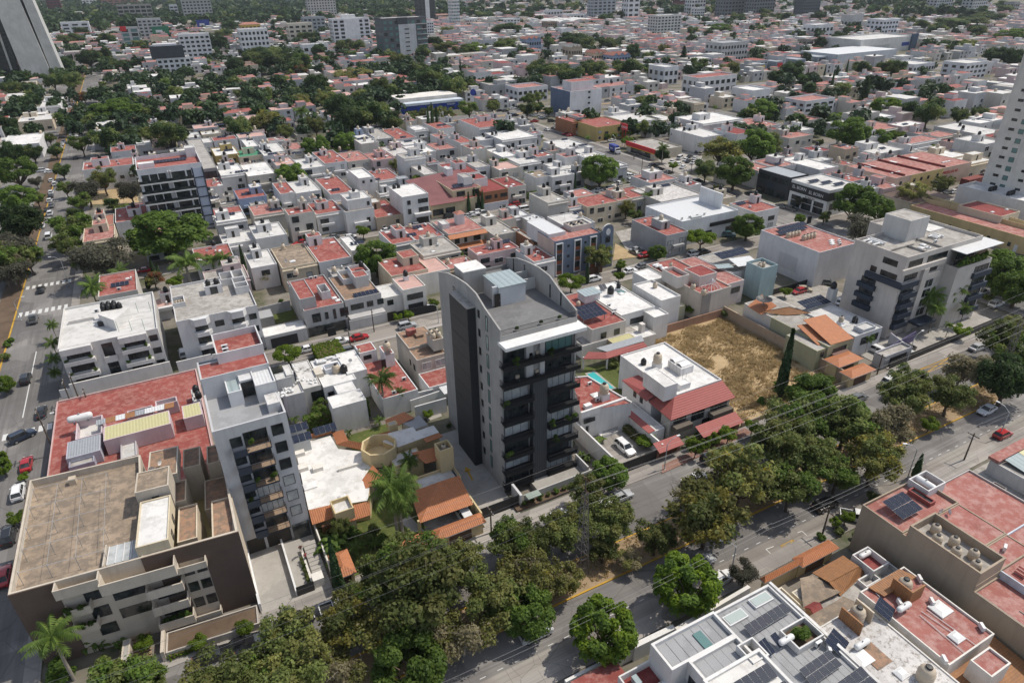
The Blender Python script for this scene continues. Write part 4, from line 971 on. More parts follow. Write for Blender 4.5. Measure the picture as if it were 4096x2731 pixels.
for k, z in enumerate(fl):
 if k < 2:
  balcony(-.1, W_+.15, z); B.win('f', 2.4, z+.15, 3.6, 2.7, .4); B.win('f', 10.2, z+.15, 4.8, 2.7, .4, 'teal_glass' if k == 0 else 'dark'); B.box(4.4, .1, z+.1, 5.6, .35, z+3.2, (.5, .49, .48), 'wall'); B.box(6.7, -.1, z+.1, 7.5, .36, z+3.2, (.5, .49, .48), 'wall')
  for x in ((4.9, 6.1) if k == 0 else (2.6, 6.0)): c = MB(); c.box(x, -.6, z+.13, x+.6, .4, z+.5, M['fr_dark']); c.box(x, .1, z+.5, x+.6, .5, z+1.0, M['tank_t']); c.build('terrace_chair', B.e)
 else:
  balcony(-.1, 5.0, z); balcony(7.8, W_+.15, z)
  B.win('f', 2.7, z+.15, 4.3, 2.6, .4, 'curtain' if k % 2 == 0 else 'dark', cols=3); B.win('f', 10.3, z+.15, 4.6, 2.6, .4, 'curtain' if k % 3 else 'dark', cols=4)
b = MB(); b.box(5.1, -.7, 0, 7.7, .38, 20.6, ribbed('charcoal_cladding', (.05, .052, .058), 0, .35, (.04, .042, .048), .7, .4, 0, .3, .2)); b.build('facade_panel', B.e)
b = MB(); b.box(-1.4, 8.2, 0, -.01, 15.2, 30.4, ribbed('dark_mesh_cladding', (.020, .022, .026), 1, .5, (.028, .03, .034), .6, .3, 0, .4, .2)); b.box(-1.45, 8.15, 30.4, .0, 15.25, 30.55, M['conc']); b.build('service_shaft', B.e)
for z in (3, 6, 9, 12, 15, 18, 21, 24, 27): b = MB(); b.box(-1.43, 8.17, z, -1.4, 15.2, z+.07, M['fr_dark']); b.build('shaft_joint', B.e)
for k in range(9):
 z = 2.0+k*3.25; B.win('l', 7.0, z+1.2, .7, 1.3, 0); B.win('l', 4.3, z+.2, .7, 2.4, 0, 'teal_glass'); B.win('l', 16.3, z+.4, .8, 2.3, 0)
# front garden wall and terrace
w = B.mb('terrace'); w.box(4.5, -3.9, 0, 15.0, -.8, 1.1, M['drive']); w.box(-.4, -5.4, 0, 15.3, -4.0, .5, M['soil'])
B.box(1.5, -4.15, 0, 15.2, -3.95, 1.9, (.5, .49, .47), 'front_wall'); B.box(13.8, -3.9, 0, 14.05, 0, 2.6, (.55, .54, .53), 'front_wall'); B.box(.6, -4.6, 0, 1.0, -1.5, 2.6, (.6, .6, .6), 'front_wall'); B.box(1.6, -5.5, 2.0, 4.0, -4.2, 2.12, (.3, .36, .32), 'gate_canopy')
B.garage(.1, .15, 1.2, 2.2, -4.0, 'fr_dark')
for k in range(9): link('planter', TREE['shrub'][k % 2][0], B.e, (1.2+k*1.5, -4.75, .5), k, scale=(.5, .45, .55))
for x, z in ((.6, fl[5]), (.9, fl[5]), (8.6, fl[4]), (11.5, fl[4]), (12.8, fl[4]), (9.3, fl[5]), (.5, fl[2]-.3), (2.2, fl[0]), (8.1, fl[0])): link('balcony_plant', TREE['shrub'][0][0], B.e, (x, -.9, z+.2), x, scale=(.55, .45, .8))
B.done(); patch('driveway', [(30.7, 69.7), (37, 69.7), (37, 95), (30.7, 95)], .16, 'drive')
m_ = MB(); stripe((33.6, 80.5), (33.9, 83.2), .35, 'paint_y', .19); m_.poly([(33.2, 83, .19), (34.6, 83, .19), (34.0, 84.3, .19)], M['paint_y']); structure('driveway_arrow', m_.build('driveway_arrow'))
# ------------------------------------------------------------------ 2 the slim pale tower
SX, SY = -2.7, 81.6
B = Bd('slim_apartment_tower', 'tower block', SX, SY, mid=17, label='slim pale grey apartment tower with wood-floored dark balconies beside the beige block', ref='the slim pale grey tower'); W_, HT = 9.6, 22.6
occ(-3, 70, 7.5, 104); LG = (.50, .50, .51)
B.vol(0, 0, W_, 20.5, 0, HT, LG, 'greyroof', 1.0, .25); zr = HT-1
T('SL'); B.pvol((75, 240), (450, 110), (58, 158), HT+2.6, zr, LG, 'red', .15); 
B.vol(3.1, 6.4, 5.0, 11.0, zr, HT+1.4, (.62, .62, .62), 'teal_sheet', .1); B.vol(6.8, 5.5, W_-.01, 12.4, zr, HT+2.0, (.62, .62, .62), 'corrW', .3); B.vol(7.6, 2.2, W_-.3, 5.0, zr, zr+1.5, (.58, .57, .56), 'offwhite', .05)
B.win('f', 5.95, zr+.1, 1.7, 2.4, 8.2); B.box(5.0, 8.25, zr, 6.9, 11, HT+1.8, (.6, .6, .6)); B.vol(3.0, 13.5, W_-.01, 20.4, zr, HT+4.2, (.6, .6, .6), 'red', 1.1)
for k in range(3): B.ac(4.4, 14.3+k*1.2, HT+3.1)
lv = [18.6, 15.6, 12.6, 9.6, 6.7, 3.8]
for k, z in enumerate(lv):
 B.win('f', 2.55, z+.6, 1.5, 1.6, 0, 'dark', 'fr_dark'); B.win('f', 5.1, z+.15, 3.1, 2.35, 0, 'curtain' if k in (3, 4) else 'dark', cols=4); B.win('f', 8.05, z+.7, 1.65, 1.75, 0, 'curtain' if k > 2 else 'dark')
 b = MB(); b.box(1.9, -1.35, z-.15, 6.75, -.01, z+.02, M['navy']); b.build('balcony_floor', B.e)
 b = MB(); b.box(3.6, -1.28, z+.021, 6.7, -.02, z+.05, M['wood']); b.build('balcony_deck', B.e)
 b = MB(); b.box(1.85, -1.4, z-.3, 3.55, -1.36, z+.85, M['navy']); b.box(1.85, -1.36, z-.3, 1.9, -.02, z+.85, M['navy']); b.build('balcony_panel', B.e)
 B.rail('balcony_railing', [(3.6, -1.38), (6.75, -1.38), (6.75, -.05)], z+.05, .9)
for x, z in ((6.3, lv[2]), (6.0, lv[2]), (4.0, lv[2]), (4.4, lv[0]+.6), (2.5, lv[3])): link('balcony_plant', TREE['shrub'][0][0], B.e, (x, -.8, z+.2), 1, scale=(.35, .35, .7))
b = MB(); b.box(6.9, -.5, .1, W_-.2, -.02, 2.8, M['glass']); b.build('entrance', B.e); B.garage(4.9, .1, 3.4, 2.6, 0, 'door_dark'); B.garage(1.6, .1, 2.4, 2.6, 0, 'door_dark'); B.done()
patch('driveway', [(-2.6, 69.7), (6.9, 69.7), (6.9, 81.5), (-2.6, 81.5)], .165, 'drive')
def wall(pts, h, mat=C_WHITE, t=.2, base=None, name='garden_wall', cat='wall', z=0, coping=None, gate=None, label=None):
 p0 = pts[0]; e = thing(name, cat, (p0[0], p0[1], z), 0, base or 'plain garden wall', label, None, h*.5); b = MB(); wm = wallm(mat) if isinstance(mat, tuple) else M[mat]
 for p, q in zip(pts, pts[1:]):
  d = Vector((q[0]-p[0], q[1]-p[1])); l = d.length; d /= l; n_ = Vector((-d.y, d.x))*t/2; a = Vector((p[0]-p0[0], p[1]-p0[1])); c = a+d*l
  b.prism([tuple(a-n_), tuple(c-n_), tuple(c+n_), tuple(a+n_)], 0, h, wm)
  if coping: b.prism([tuple(a-n_*1.5), tuple(c-n_*1.5), tuple(c+n_*1.5), tuple(a+n_*1.5)], h, h+.08, M[coping])
 b.build('wall_face' if gate else 'wall_face', e)
 for gt in gate or ():
  i, f, wd, gh, mat2 = gt; p, q = pts[i], pts[i+1]; d = Vector((q[0]-p[0], q[1]-p[1])); a = math.atan2(d.y, d.x); c = Vector((p[0]-p0[0], p[1]-p0[1]))+d*f
  g_ = MB(); g_.box(-wd/2, -t/2-.06, .02, wd/2, t/2+.04, gh, M[mat2]); o = g_.build('gate', e); o.location = (c.x, c.y, 0); o.rotation_euler = (0, 0, a)
 return e
wall([(-2.55, 70.2), (-2.55, 81.4)], 1.6, C_WHITE, .3, label='low white ramp wall beside the brown-fronted beige block')
wall([(2.3, 70.4), (2.3, 81.3)], 1.2, C_WHITE, .25, label='white dividing wall between the two ramps of the slim tower'); wall([(4.6, 70.6), (4.6, 78.5)], .9, C_OFF, .3, label='low planted wall along the slim tower entrance stairs')
wall([(2.3, 70.3), (4.7, 70.3)], 1.9, 'fr_dark', .08, name='driveway_gate', cat='gate', label='dark slatted driveway gate before the slim grey tower')
link('x', bpy.data.meshes.new('x')) if False else None
for k in range(7): tree('shrub', (4.3, 71.5+k*.8), .9, .45, base='low leafy shrub in the planter by the entrance stairs', group='shrubs in the entrance planter')
b = MB()
for k in range(9): b.box(5.0, 72.2+k*.75, .16, 6.8, 72.95+k*.75, .25+.1*k, M['drive'])
e = thing('entrance_stairs', 'stairs', (0, 0, 0), 0, None, 'pale concrete entrance stairs rising to the slim grey tower'); THINGS[-1][3] = (5.9, 75, 0); b.build('steps', e)
b = MB(); b.box(4.7, 70.5, .16, 6.2, 72.0, 1.6, wallm(C_OFF)); structure('x', b.build('planter_box'), 'thing'); bx_ = bpy.data.objects['x']; bx_.name = 'planter_box'; thing('planter_box', 'planter', (5.4, 71, 0), o=bx_, label='square concrete planter box at the foot of the entrance stairs'); bx_['kind'] = 'thing'
# ------------------------------------------------------------------ 3 the beige and brown block in the corner
T('Z1'); BX, BY, BYAW = -27.7, 74.6, rad(-5.2)
B = Bd('beige_apartment_block', 'apartment block', BX, BY, BYAW, mid=10, label='beige apartment block with dark brown front panels and a bare stained roof terrace', ref='the brown-fronted beige block'); occ(-28.3, 68, -2.6, 98)
BE = (.52, .46, .38); WL = 25.1; w = B.mb('wall'); bw = wallm(BE, stain=.5)
def quadblock(pts, z0, z1, wall, roof, par, part='wall'):
 """a block over four local corners with a parapet"""
 w = B.mb(part); wm = wallm(wall) if isinstance(wall, tuple) else M[wall]; c = (sum(p[0] for p in pts)/4, sum(p[1] for p in pts)/4)
 q = [(p[0]+(.25 if p[0] < c[0] else -.25), p[1]+(.25 if p[1] < c[1] else -.25)) for p in pts]; b = len(w.v); i = w.mi(wm)
 w.v += [(*p, z0) for p in pts]+[(*p, z1) for p in pts]+[(*p, z1) for p in q]+[(*p, z1-par-.03) for p in q]
 for k in range(4):
  j = (k+1) % 4
  for r in range(3): w.f.append((b+4*r+k, b+4*r+j, b+4*r+4+j, b+4*r+4+k)); w.m.append(i)
 b = MB(); b.poly([(*p, z1-par) for p in q], M[roof]); b.build('roof', B.e)
sl = lambda y: -1.75*y/22.4
quadblock([(0, 0), (14.2, 0), (14.2+sl(22.4), 22.4), (sl(22.4), 22.4)], 0, 13.0, BE, 'brick2', 1.1)
w.prism([(14.2, 0), (WL, 0), (WL, .3), (14.2, .3)], 0, 13, bw); w.prism([(WL-.3, .3), (WL, .3), (WL-1.75, 22.4), (WL-2.05, 22.4)], 0, 13, bw)
for (x0, y0, x1, y1, z, r) in ((14.3, .4, WL-.3, 22.2, 6.0, 'corrY' if False else 'conc'),): B.box(x0, y0, 0, x1-1.5, y1, z, (.50, .40, .17), 'wall')
for (x0, y0, x1, y1, z) in ((17.6, 2.6, 20.0, 9.6, 11.6), (21.9, .8, WL-.5, 8.4, 12.2), (20.5, 10.2, WL-1.1, 17, 9.5), (16.2, 10.6, 18.6, 15.4, 11.8), (18.2, 17.2, 20.6, 22, 12.4), (21.4, 17.4, 23.2, 22, 12)): B.vol(x0, y0, x1, y1, 2, z, (.55, .47, .36), 'brick', .2)
B.vol(13.2, 9.8, 17.3, 14.2, 11.9, 15.6, BE, 'brick2', .15); B.win('f', 15.4, 13.4, .9, .9, 9.8); B.vol(13.6, .4, 17.3, 9.2, 11.9, 14.4, (.58, .50, .36), 'white', .2)
for y in (3, 6): B.win('r', y, 12.2, .9, 1.2, 17.3, name='window')
B.vol(13.9, 14.8, 17.8, 21.6, 11.9, 13.6, (.55, .5, .42), 'brick', .15); B.box(9.6, .4, 11.91, 9.8, 4.2, 13, BE); B.slab('glass_canopy', [(9.9, .9), (13.5, .9), (13.5, 4.2), (9.9, 4.2)], 12.5, .06, 'curtain')
for k in range(5): b = MB(); b.box(9.9+k*.88, .9, 12.505, 10.0+k*.88, 4.2, 12.58, M['fr_white']); b.build('canopy_bar', B.e)
# clothes-line frames on the terrace
for r in range(5):
 y = 2.2+r*4.1; b = MB()
 for k in range(4): x = 1.0+k*3.0+sl(y); b.tube((x, y, 11.9), (x, y, 14.0), .035, .035, M['galv'], 5)
 b.tube((1+sl(y), y, 13.95), (10+sl(y), y, 13.95), .03, .03, M['galv'], 5); b.build('clothesline_frame', B.e)
for k in range(4): x = 1.0+k*3.0; b = MB(); b.tube((x+sl(2.2), 2.2, 13.9), (x+sl(18.6), 18.6, 13.9), .022, .022, M['galv'], 4); b.build('clothesline_rail', B.e)
B.box(3.2, 20.3, 11.9, 4.1, 21.2, 12.9, 'tank_t', 'chimney'); B.dish(14.6, 16.5, 13.5); B.dish(15.4, 17.5, 13.5, 1)
# front
BR = M['brown'] = dirty('dark_brown_render', C_BROWN, .8, .2, .8, .95)
for q in ((-.02, 0, 4.5, 12.98), (13.9, 10.6, WL+.1, 13.02), (15.2, 0, 17.6, 10.59), (20.6, 0, WL+.1, 10.59)): B.one('brown_panel', q[0], -.16, q[1], q[2], -.01, q[3], 'brown')
p = B.mb('brown_panel'); p.prism([(-.02, -.16), (-.02, 0), (sl(22.4)-.03, 22.4), (sl(22.4)-.15, 22.4)][::-1], 0, 12.98, BR)
def bal(x0, x1, z, h=1.2, d=1.3, y=0):
 b = MB(); m_ = wallm(BE, stain=.5); b.box(x0, y-d, z-.15, x1, y-d+.15, z+h, m_); b.box(x0, y-d+.15, z-.15, x0+.15, y-.01, z+h, m_); b.box(x1-.15, y-d+.15, z-.15, x1, y-.01, z+h, m_); b.box(x0+.15, y-d+.15, z-.15, x1-.15, y-.01, z, m_); b.build('balcony', B.e)
bal(4.6, 9.3, 11.5, 1.4, 1.5); bal(9.2, 17.5, 10.6, 1.6, 2.0)
for k, z in enumerate((8.0, 5.0)): bal(4.6, 7.4, z, 1.0, 1.3)
for z in (7.6, 4.6, 1.6): bal(13.4, 17.6, z, 1.2, 1.7)
for z in (8.6, 5.5, 2.4): B.win('f', 7.8, z, 2.0, 1.8, 0); B.win('f', 15.6, z+.2, 3.0, 2.0, -.17)
for z in (7.4, 4.2): B.one('recess', 9.6, -.05, z, 13.2, -.011, z+1.7, 'glass')
bal(17.4, 20.8, 9.9, .9, 1.3); B.box(17.6, -.1, 0, 20.6, -.01, 10.6, BE)
for z in (8.2, 5.3, 2.4): B.win('f', 18.4, z, 1.2, 1.6, -.1); B.win('f', 19.9, z, 1.2, 1.6, -.1)
bal(17.4, 20.7, .9, .8, 1.2)
for x, z in ((5.0, 8.2), (6.4, 8.2), (6.6, 5.2), (5.6, 5.2), (14.2, 1.8), (15.0, 1.8), (16.0, 1.8), (16.8, 1.8)): link('balcony_plant', TREE['shrub'][0][0], B.e, (x, -1, z), x, scale=(.5, .45, .75))
B.vol(14.0, -5.0, WL, -1.8, 0, 1.3, (.45, .41, .36), 'soil', .2, part='planter'); B.box(13.5, -5.2, 0, 13.9, -.9, 1.9, BE, 'planter'); B.vol(9.0, -4.6, 9.9, -1.2, 0, 1.7, BE, 'conc', .05, part='planter'); B.done()
box_hedge('clipped_hedge', -14.0, 67.9, -4.2, 68.7, .9, 'bright', 'long clipped hedge below the planter of the brown-fronted block')
m_ = MB()
for k in range(9): x, y = -19.6, 69.6; m_.box(x, y+k*.62, .17, x+3.6, y+.4+k*.62, .22+.05*k, M['dirt'])
e = thing('garden_steps', 'steps', (0, 0, 0), 0, None, 'broad ochre garden steps leading to the beige block entrance'); THINGS[-1][3] = (-18, 72, 0); m_.build('steps', e)
TILES['A1'] = (1080, 1300, .30612); TILES['A2'] = (1140, 1660, .625); TILES['A3'] = (140, 1520, .53571)
def _ccw(p):
 a = sum(p[i][0]*p[(i+1) % len(p)][1]-p[(i+1) % len(p)][0]*p[i][1] for i in range(len(p)))
 return p if a > 0 else p[::-1]
def _ppoly(s, pts, z1, z0, wall, roof, part='wall'):
 q = _ccw([s.L(x, y, z1) for x, y in pts]); m = wallm(wall) if isinstance(wall, tuple) else M[wall]
 s.mb(part).prism(q, z0, z1-.05, m); b = MB(); b.prism(q, z1-.049, z1, M[roof]); b.build('roof', s.e); return q
Bd.ppoly = _ppoly
def _plean(s, part, pts, mat, t=.12):
 q = [(*s.L(x, y, z), z) for x, y, z in pts]; c = _ccw([p[:2] for p in q])
 if c[0] != q[0][:2]: q = q[::-1]
 return s.lean(part, q, mat, t)
Bd.plean = _plean
# ------------------------------------------------------------------ 4 white corner block with the angular tank tower
T('Z5')
B = pbld('white_apartment_block', 'apartment block', (400, 690), (1095, 535), (445, 405), 10.5, (.60, .585, .56), 'offwhite', .5, label='white three-storey corner apartment block with an angular roof box holding black tanks', ref='the white corner block with black roof tanks')
W_, D_ = B.w, B.d; OW = (.60, .585, .56)
b = B.mb('tank_tower'); p = [B.L(*q, 12.6) for q in ((680, 445), (790, 485), (900, 395), (770, 350))]; b.prism(_ccw(p), 10.0, 12.5, wallm(OW))
for k in range(7): x, y = B.L(715+k % 4*38, 400-k//4*18+(k % 4)*-6, 13.2); B.tank(x, y, 12.5, 'b', .95)
for (x0, x1) in ((.8, 5.4), (11.2, 15.6)):
 for z in (.9, 4.0, 7.1):
  B.win('f', (x0+x1)/2, z+.55, x1-x0-.4, 1.75, 0, 'dark', cols=4); b = MB(); b.box(x0-.5, -1.2, z-.5, x1+.4, -.02, z+.35, wallm(OW)); b.build('balcony', B.e)
  for q in (x0, x1-.3): link('balcony_plant', TREE['shrub'][0][0], B.e, (q, -.7, z+.35), q, scale=.4)
 b = MB(); b.box(x0-.5, -1.2, 9.1, x1+.4, -.02, 10.45, wallm(OW)); b.build('roof_overhang', B.e)
B.one('stair_recess', 7.4, -.06, 1.2, 9.4, -.01, 9.6, 'glass'); B.box(7.2, -.3, 5.2, 9.6, -.07, 6.6, OW)
for z in (1.4, 4.4, 7.4): B.win('f', W_-1.2, z+.4, 1.6, 1.4, 0)
for k in range(6):
 x, y = B.L(820+k*45, 540-(k % 2)*120-k*4, 11); b = MB(); b.tube((x, y, 10), (x, y, 12.4), .04, .04, plain('green_paint', (.04, .20, .14), .6), 5); b.build('clothes_post', B.e)
for r in range(3): x0, y0 = B.L(830, 560-r*45, 12.2); b = MB(); b.tube((x0, y0, 12.3), (x0+6, y0, 12.3), .025, .025, M['galv'], 4); b.build('clothes_rail', B.e)
B.vol(1.2, 12.4, 6.2, 13.0, 9.9, 10.5, OW, 'soil', .05, part='planter'); B.box(7, 8, 10, 8.4, 8.8, 11, 'fr_dark', 'roof_hatch'); B.ac(6.6, 16.4, 10); B.done()
e = wall([(-27.6, 143.6), (-8.8, 143.6)], 3.1, (.62, .6, .57), .35, label='long white garage wall with black gates below the corner block', gate=[(0, 5.6, 9.2, 2.5, 'black'), (0, 11.4, 1.6, 2.5, 'black'), (0, 15.2, 6.6, 2.5, 'black')]); THINGS[-1][1] = None
wall([(-29.6, 143.8), (-27.6, 143.6)], 2.2, (.6, .58, .56), .2, label='low corner wall by the street junction left of the black gates')
# ------------------------------------------------------------------ 5 white block with bay balconies
B = pbld('white_bay_apartment_block', 'apartment block', (1225, 500), (1790, 385), (1120, 265), 11, (.58, .575, .57), 'conc', .5, label='white apartment block with angled bay balconies and a walled dusty roof terrace', ref='the white bay-balconied block')
W_, D_ = B.w, B.d; WB = (.58, .575, .57)
for x0 in (2.6, 10.2):
 for z in (.9, 4.0, 7.1):
  b = MB(); q = [(x0, -.02), (x0+.8, -1.3), (x0+3.2, -1.3), (x0+4.0, -.02)]; b.prism(q, z-.3, z+.65, wallm(WB)); b.build('bay_balcony', B.e); B.win('f', x0+2, z+.66, 2.6, 1.7, 0)
 b = MB(); b.prism([(x0, -.02), (x0+.8, -1.3), (x0+3.2, -1.3), (x0+4.0, -.02)], 9.4, 11, wallm(WB)); b.build('bay_head', B.e)
for z in (1.2, 4.4, 7.5): B.win('f', 8.3, z+.4, 1.9, 1.4, 0); B.win('f', 15.3, z+.3, 1.6, 1.4, 0); B.win('l', 2.5, z+.5, 1.8, 1.3, 0)
B.vol(7.2, 12.2, 11.0, 15.5, 10.5, 12.6, WB, 'offwhite', .4); B.tank(8.2, 14, 12.2, 'b'); B.tank(10, 14, 12.2, 'b'); B.vol(0, 8.5, 2.6, 12.5, 10.5, 11.6, WB, 'conc', .9); B.win('f', 9.1, 10.6, 1.6, 1.7, 12.2)
for k in range(8): B.tank(.7+k % 4*.6, 9.6+k//4*1.2, 10.7, 't', .5)
for (x0, y0, x1, y1) in ((11.2, 15.5, 14, 20.4), (14, 15.5, W_-.1, 20.4), (13.5, 9, W_-.1, 12), (13.5, 12, W_-.1, 15.4)): B.vol(x0, y0, x1, y1, 10.5, 12.3, WB, 'conc', 1.7)
B.done()
wall([(-7.6, 143.6), (-.6, 143.6)], 2.6, (.6, .59, .58), .3, base='white street wall with arched black gate', gate=[(0, 1.6, 2.0, 2.2, 'black'), (0, 4.8, 1.9, 2.2, 'black')]); wall([(-.4, 143.6), (9.8, 143.6)], 2.4, (.6, .59, .58), .3, base='plain white street wall')
# ------------------------------------------------------------------ 6 pink house with red terrace roof on the corner
T('A3'); PK = (.56, .46, .48)
B = Bd('pink_corner_house', 'house', -28.9, 98.5, base=None, label='pink corner house with a red terrace roof and long yellow corrugated sheds', ref='the yellow-shedded pink house', mid=5); occ(-29, 97, -3.5, 135.4)
B.vol(0, 0, 24.9, 36.9, 0, 4.2, (.55, .38, .36), 'red', .3)
B.pvol((510, 455), (1012, 318), (503, 352), 7.0, 4, PK, 'corrY', .02); B.pvol((1108, 290), (1250, 250), (1092, 195), 6.6, 4, PK, 'corrY', .02); B.pvol((230, 590), (485, 530), (240, 465), 6.3, 4, (.4, .4, .45), 'corrG', .02)
B.pvol((300, 445), (500, 395), (292, 310), 6.2, 4, PK, 'offwhite', 1.5); B.pvol((900, 195), (1060, 150), (890, 160), 6.4, 4, PK, 'offwhite', 1.2)
for k, m_n in enumerate(('corrG', 'btileX', 'corrW', 'btileX', 'corrG', 'corrW', 'corrW', 'btileX')):
 x = 455+k*73; y = 300-k*17.5; B.plean('roof_sheet', [(x, y+38, 6.6), (x+71, y+38-17, 6.6), (x+71, y-17, 6.8), (x, y, 6.8)], m_n, .05)
x, y = B.L(1243, 190, 4); B.tank(x, y-1, 6.4, 'b', 1.05); B.tank(x-.2, y+1.4, 6.4, 'b', 1.05); x, y = B.L(340, 290, 6.5); B.tank(x, y, 5.9, 'gas', 2.1); x, y = B.L(318, 400, 5); B.dish(x, y, 4.8)
B.pvol((690, 285), (880, 235), (680, 235), 5.6, 4, PK, 'conc', 1.2); B.pvol((640, 590), (760, 560), (560, 480), 5.4, 4, (.45, .43, .44), 'offwhite', .3); B.pvol((1180, 165), (1235, 150), (1170, 70), 5.8, 4, (.5, .5, .5), 'offwhite', .8); B.pvol((250, 655), (440, 610), (250, 610), 5.6, 4, (.3, .3, .36), 'conc', .3)
for y in (4, 9, 16, 24, 31): B.win('l', y, 1.4, 1.5, 1.3, 0, frame='fr_white')
B.done()
# ------------------------------------------------------------------ 7 the orange tiled house
T('A2'); CR = (.56, .45, .26)
B = Bd('orange_tiled_house', 'house', 7.6, 70.2, label='sprawling cream house with orange tile slopes, white flat roof and an octagonal turret', ref='the orange-tiled house', mid=4); occ(7, 69, 30.8, 106)
B.ppoly([(150, 605), (530, 545), (560, 300), (510, 235), (340, 215), (290, 130), (60, 190)], 4.0, 0, CR, 'white')
for p_ in ([(300, 112, 4.2), (332, 187, 4.2), (405, 160, 5.2), (372, 92, 5.2)], [(332, 187, 4.2), (515, 226, 4.2), (548, 188, 5.2), (405, 160, 5.2)], [(150, 155, 4.2), (300, 112, 4.2), (290, 84, 4.9), (150, 125, 4.9)], [(152, 606, 4.2), (292, 572, 4.2), (315, 655, 3.0), (175, 700, 3.0)],
          [(440, 574, 4.3), (540, 548, 4.3), (548, 638, 3.0), (395, 686, 3.0)], [(485, 425, 3.9), (500, 475, 3.9), (655, 410, 5.0), (560, 318, 5.0)], [(480, 178, 4.4), (610, 192, 4.4), (690, 95, 5.0), (590, 120, 5.0)], [(640, 30, 4.2), (660, 95, 4.2), (830, 15, 5.0), (760, -20, 5.0)],
          [(900, 308, 4.6), (995, 282, 4.6), (958, 205, 5.8), (808, 240, 5.8)], [(885, 150, 5.3), (905, 175, 5.3), (1010, 135, 5.3), (985, 112, 5.3)]): B.plean('tile_slope', p_, 'tileX' if p_[0][0] in (300, 485) else 'tileY')
x, y = B.L(610, 262, 4.0); b = MB(); rr = 3.05; prof = [(rr, 0), (rr, 2.6), (rr-.3, 2.6), (rr-.3, .4), (0, .4)]
b.lathe(prof, (x, y, 3.9), wallm(CR), 8); b.build('octagonal_turret', B.e); B.pvol((320, 632), (440, 590), (285, 550), 5.2, 0, CR, 'white', .7)
B.ppoly([(625, 170), (660, 115), (820, 75), (840, 102), (950, 65), (985, 110), (870, 150), (720, 205)], 5.4, 0, CR, 'white'); B.ppoly([(745, 45), (860, 0), (915, 60), (830, 92)], 4.6, 0, C_OFF, 'greyroof')
B.pvol((990, 232), (1076, 203), (957, 180), 7.6, 0, CR, 'conc', 1.1); x, y = B.L(1015, 205, 7); B.tank(x, y, 6.5, 't', .8); B.pvol((665, 70), (720, 55), (663, 45), 6.2, 4, CR, 'conc', .05)
B.pvol((872, 482), (1118, 378), (842, 395), 3.5, 0, CR, 'offwhite', .5); B.pvol((700, 330), (905, 305), (700, 250), 4.5, 0, CR, 'offwhite', .1)
def P3(x, y, z): return (*B.L(x, y, z), z)
a, b_, c, d, e1 = P3(800, 495, 3.0), P3(865, 690, 3.0), P3(1205, 570, 3.0), P3(1115, 385, 4.6), P3(985, 425, 4.9)
m_ = MB(); m_.poly([a, b_, e1], M['tileX']); m_.poly([b_, c, d, e1], M['tileY']); m_.poly([a, e1, d, (d[0], d[1], 3.0)], M['tileY']); m_.poly([a, (d[0], d[1], 3.0), c, b_], M['fr_wood']); m_.build('carport_roof', B.e)
for q in (b_, c, a): B.one('carport_post', q[0]-.2 if q != a else q[0]+.2, q[1]+.4, 0, q[0]+.25, q[1]+.8, 3.0, CR)
for q in ((215, 680), (700, 0)): pass
B.one('veranda_shade', .6, 9.0, .1, 5.2, 9.4, 2.6, 'door_wood'); B.pw('f', B.L(360, 640, 2)[1]-.2, 368, 688, 392, 712); B.sky(*B.L(370, 530, 4), 4.0); B.sky(*B.L(160, 455, 4), 4.0, 2, 1.6)
for (x, y) in ((110, 340), (205, 340), (90, 245)): q = B.L(x, y, 4.3); B.box(q[0]-.7, q[1]-.6, 4, q[0]+.9, q[1]+.7, 4.7, C_OFF, 'roof_kerb')
q, r = B.L(345, 360, 4.1), B.L(490, 318, 4.1); m_ = MB(); m_.prism(_ccw([q, r, (r[0], r[1]+.5), (q[0], q[1]+.5)]), 4, 4.5, wallm(C_OFF)); m_.build('roof_kerb', B.e)
for k in range(2):
 q = B.L(30+k*20, 95+k*65, 6.0); B.solar(q[0]-2.2, q[1]-1.5, 6.2, 5, 1, 14, 0, 1.05, 1.9); B.one('panel_frame', q[0]-2.0, q[1]-1.4, 3.9, q[0]+2.6, q[1]-1.3, 6.2, 'galv')
q = B.L(190, 130, 5); B.solar(q[0], q[1], 4.9, 4, 1, 20); B.done()
def tiled_gate(name, label, pts, z, base=2.6):
 """a gateway roofed with tiles: four photo points of its eaves"""
 q = [at(x, y, z) for x, y in pts]; x0, x1 = min(p[0] for p in q), max(p[0] for p in q); y0, y1 = min(p[1] for p in q), max(p[1] for p in q)
 C = Bd(name, 'gateway', x0, y0, label=label, mid=2); C.box(.3, .7, 0, x1-x0-.3, y1-y0-.7, z, CR); C.hip(.2, .2, x1-x0-.2, y1-y0-.2, z, .7, 'tileY', .2, mat2='tileX'); C.garage((x1-x0)/2, .1, min(3.6, x1-x0-1.5), 2.2, .7, 'door_wood'); C.done()
tiled_gate('tiled_gateway', 'long orange-tiled gateway beside the tower driveway', [(930, 740), (970, 800), (1290, 682), (1240, 632)], 2.9); tiled_gate('tiled_gateway', 'shorter orange-tiled gateway half under street trees', [(700, 815), (705, 862), (940, 812), (905, 745)], 2.9)
T('Z2'); tiled_gate('guard_hut', 'small orange-tiled guard hut behind the tall cypress', [(520, 710), (580, 870), (720, 820), (650, 665)], 2.9)
wall([(30.4, 70.0), (30.4, 84)], 3.0, CR, .25, label='stepped cream boundary wall between carport and tower driveway'); wall([(7.4, 70), (7.4, 82)], 1.9, C_OFF, .2, label='narrow pale wall between the entrance stairs and the palm garden')
wall([(30.8, 71.5), (36.8, 71.5)], 2.3, 'black', .1, name='driveway_gate', cat='gate', label='black metal sliding gate across the tower driveway'); wall([(13.5, 70), (18, 70)], 1.4, 'black', .06, name='iron_fence', cat='fence', label='low black iron fence between guard hut and tiled gateway')
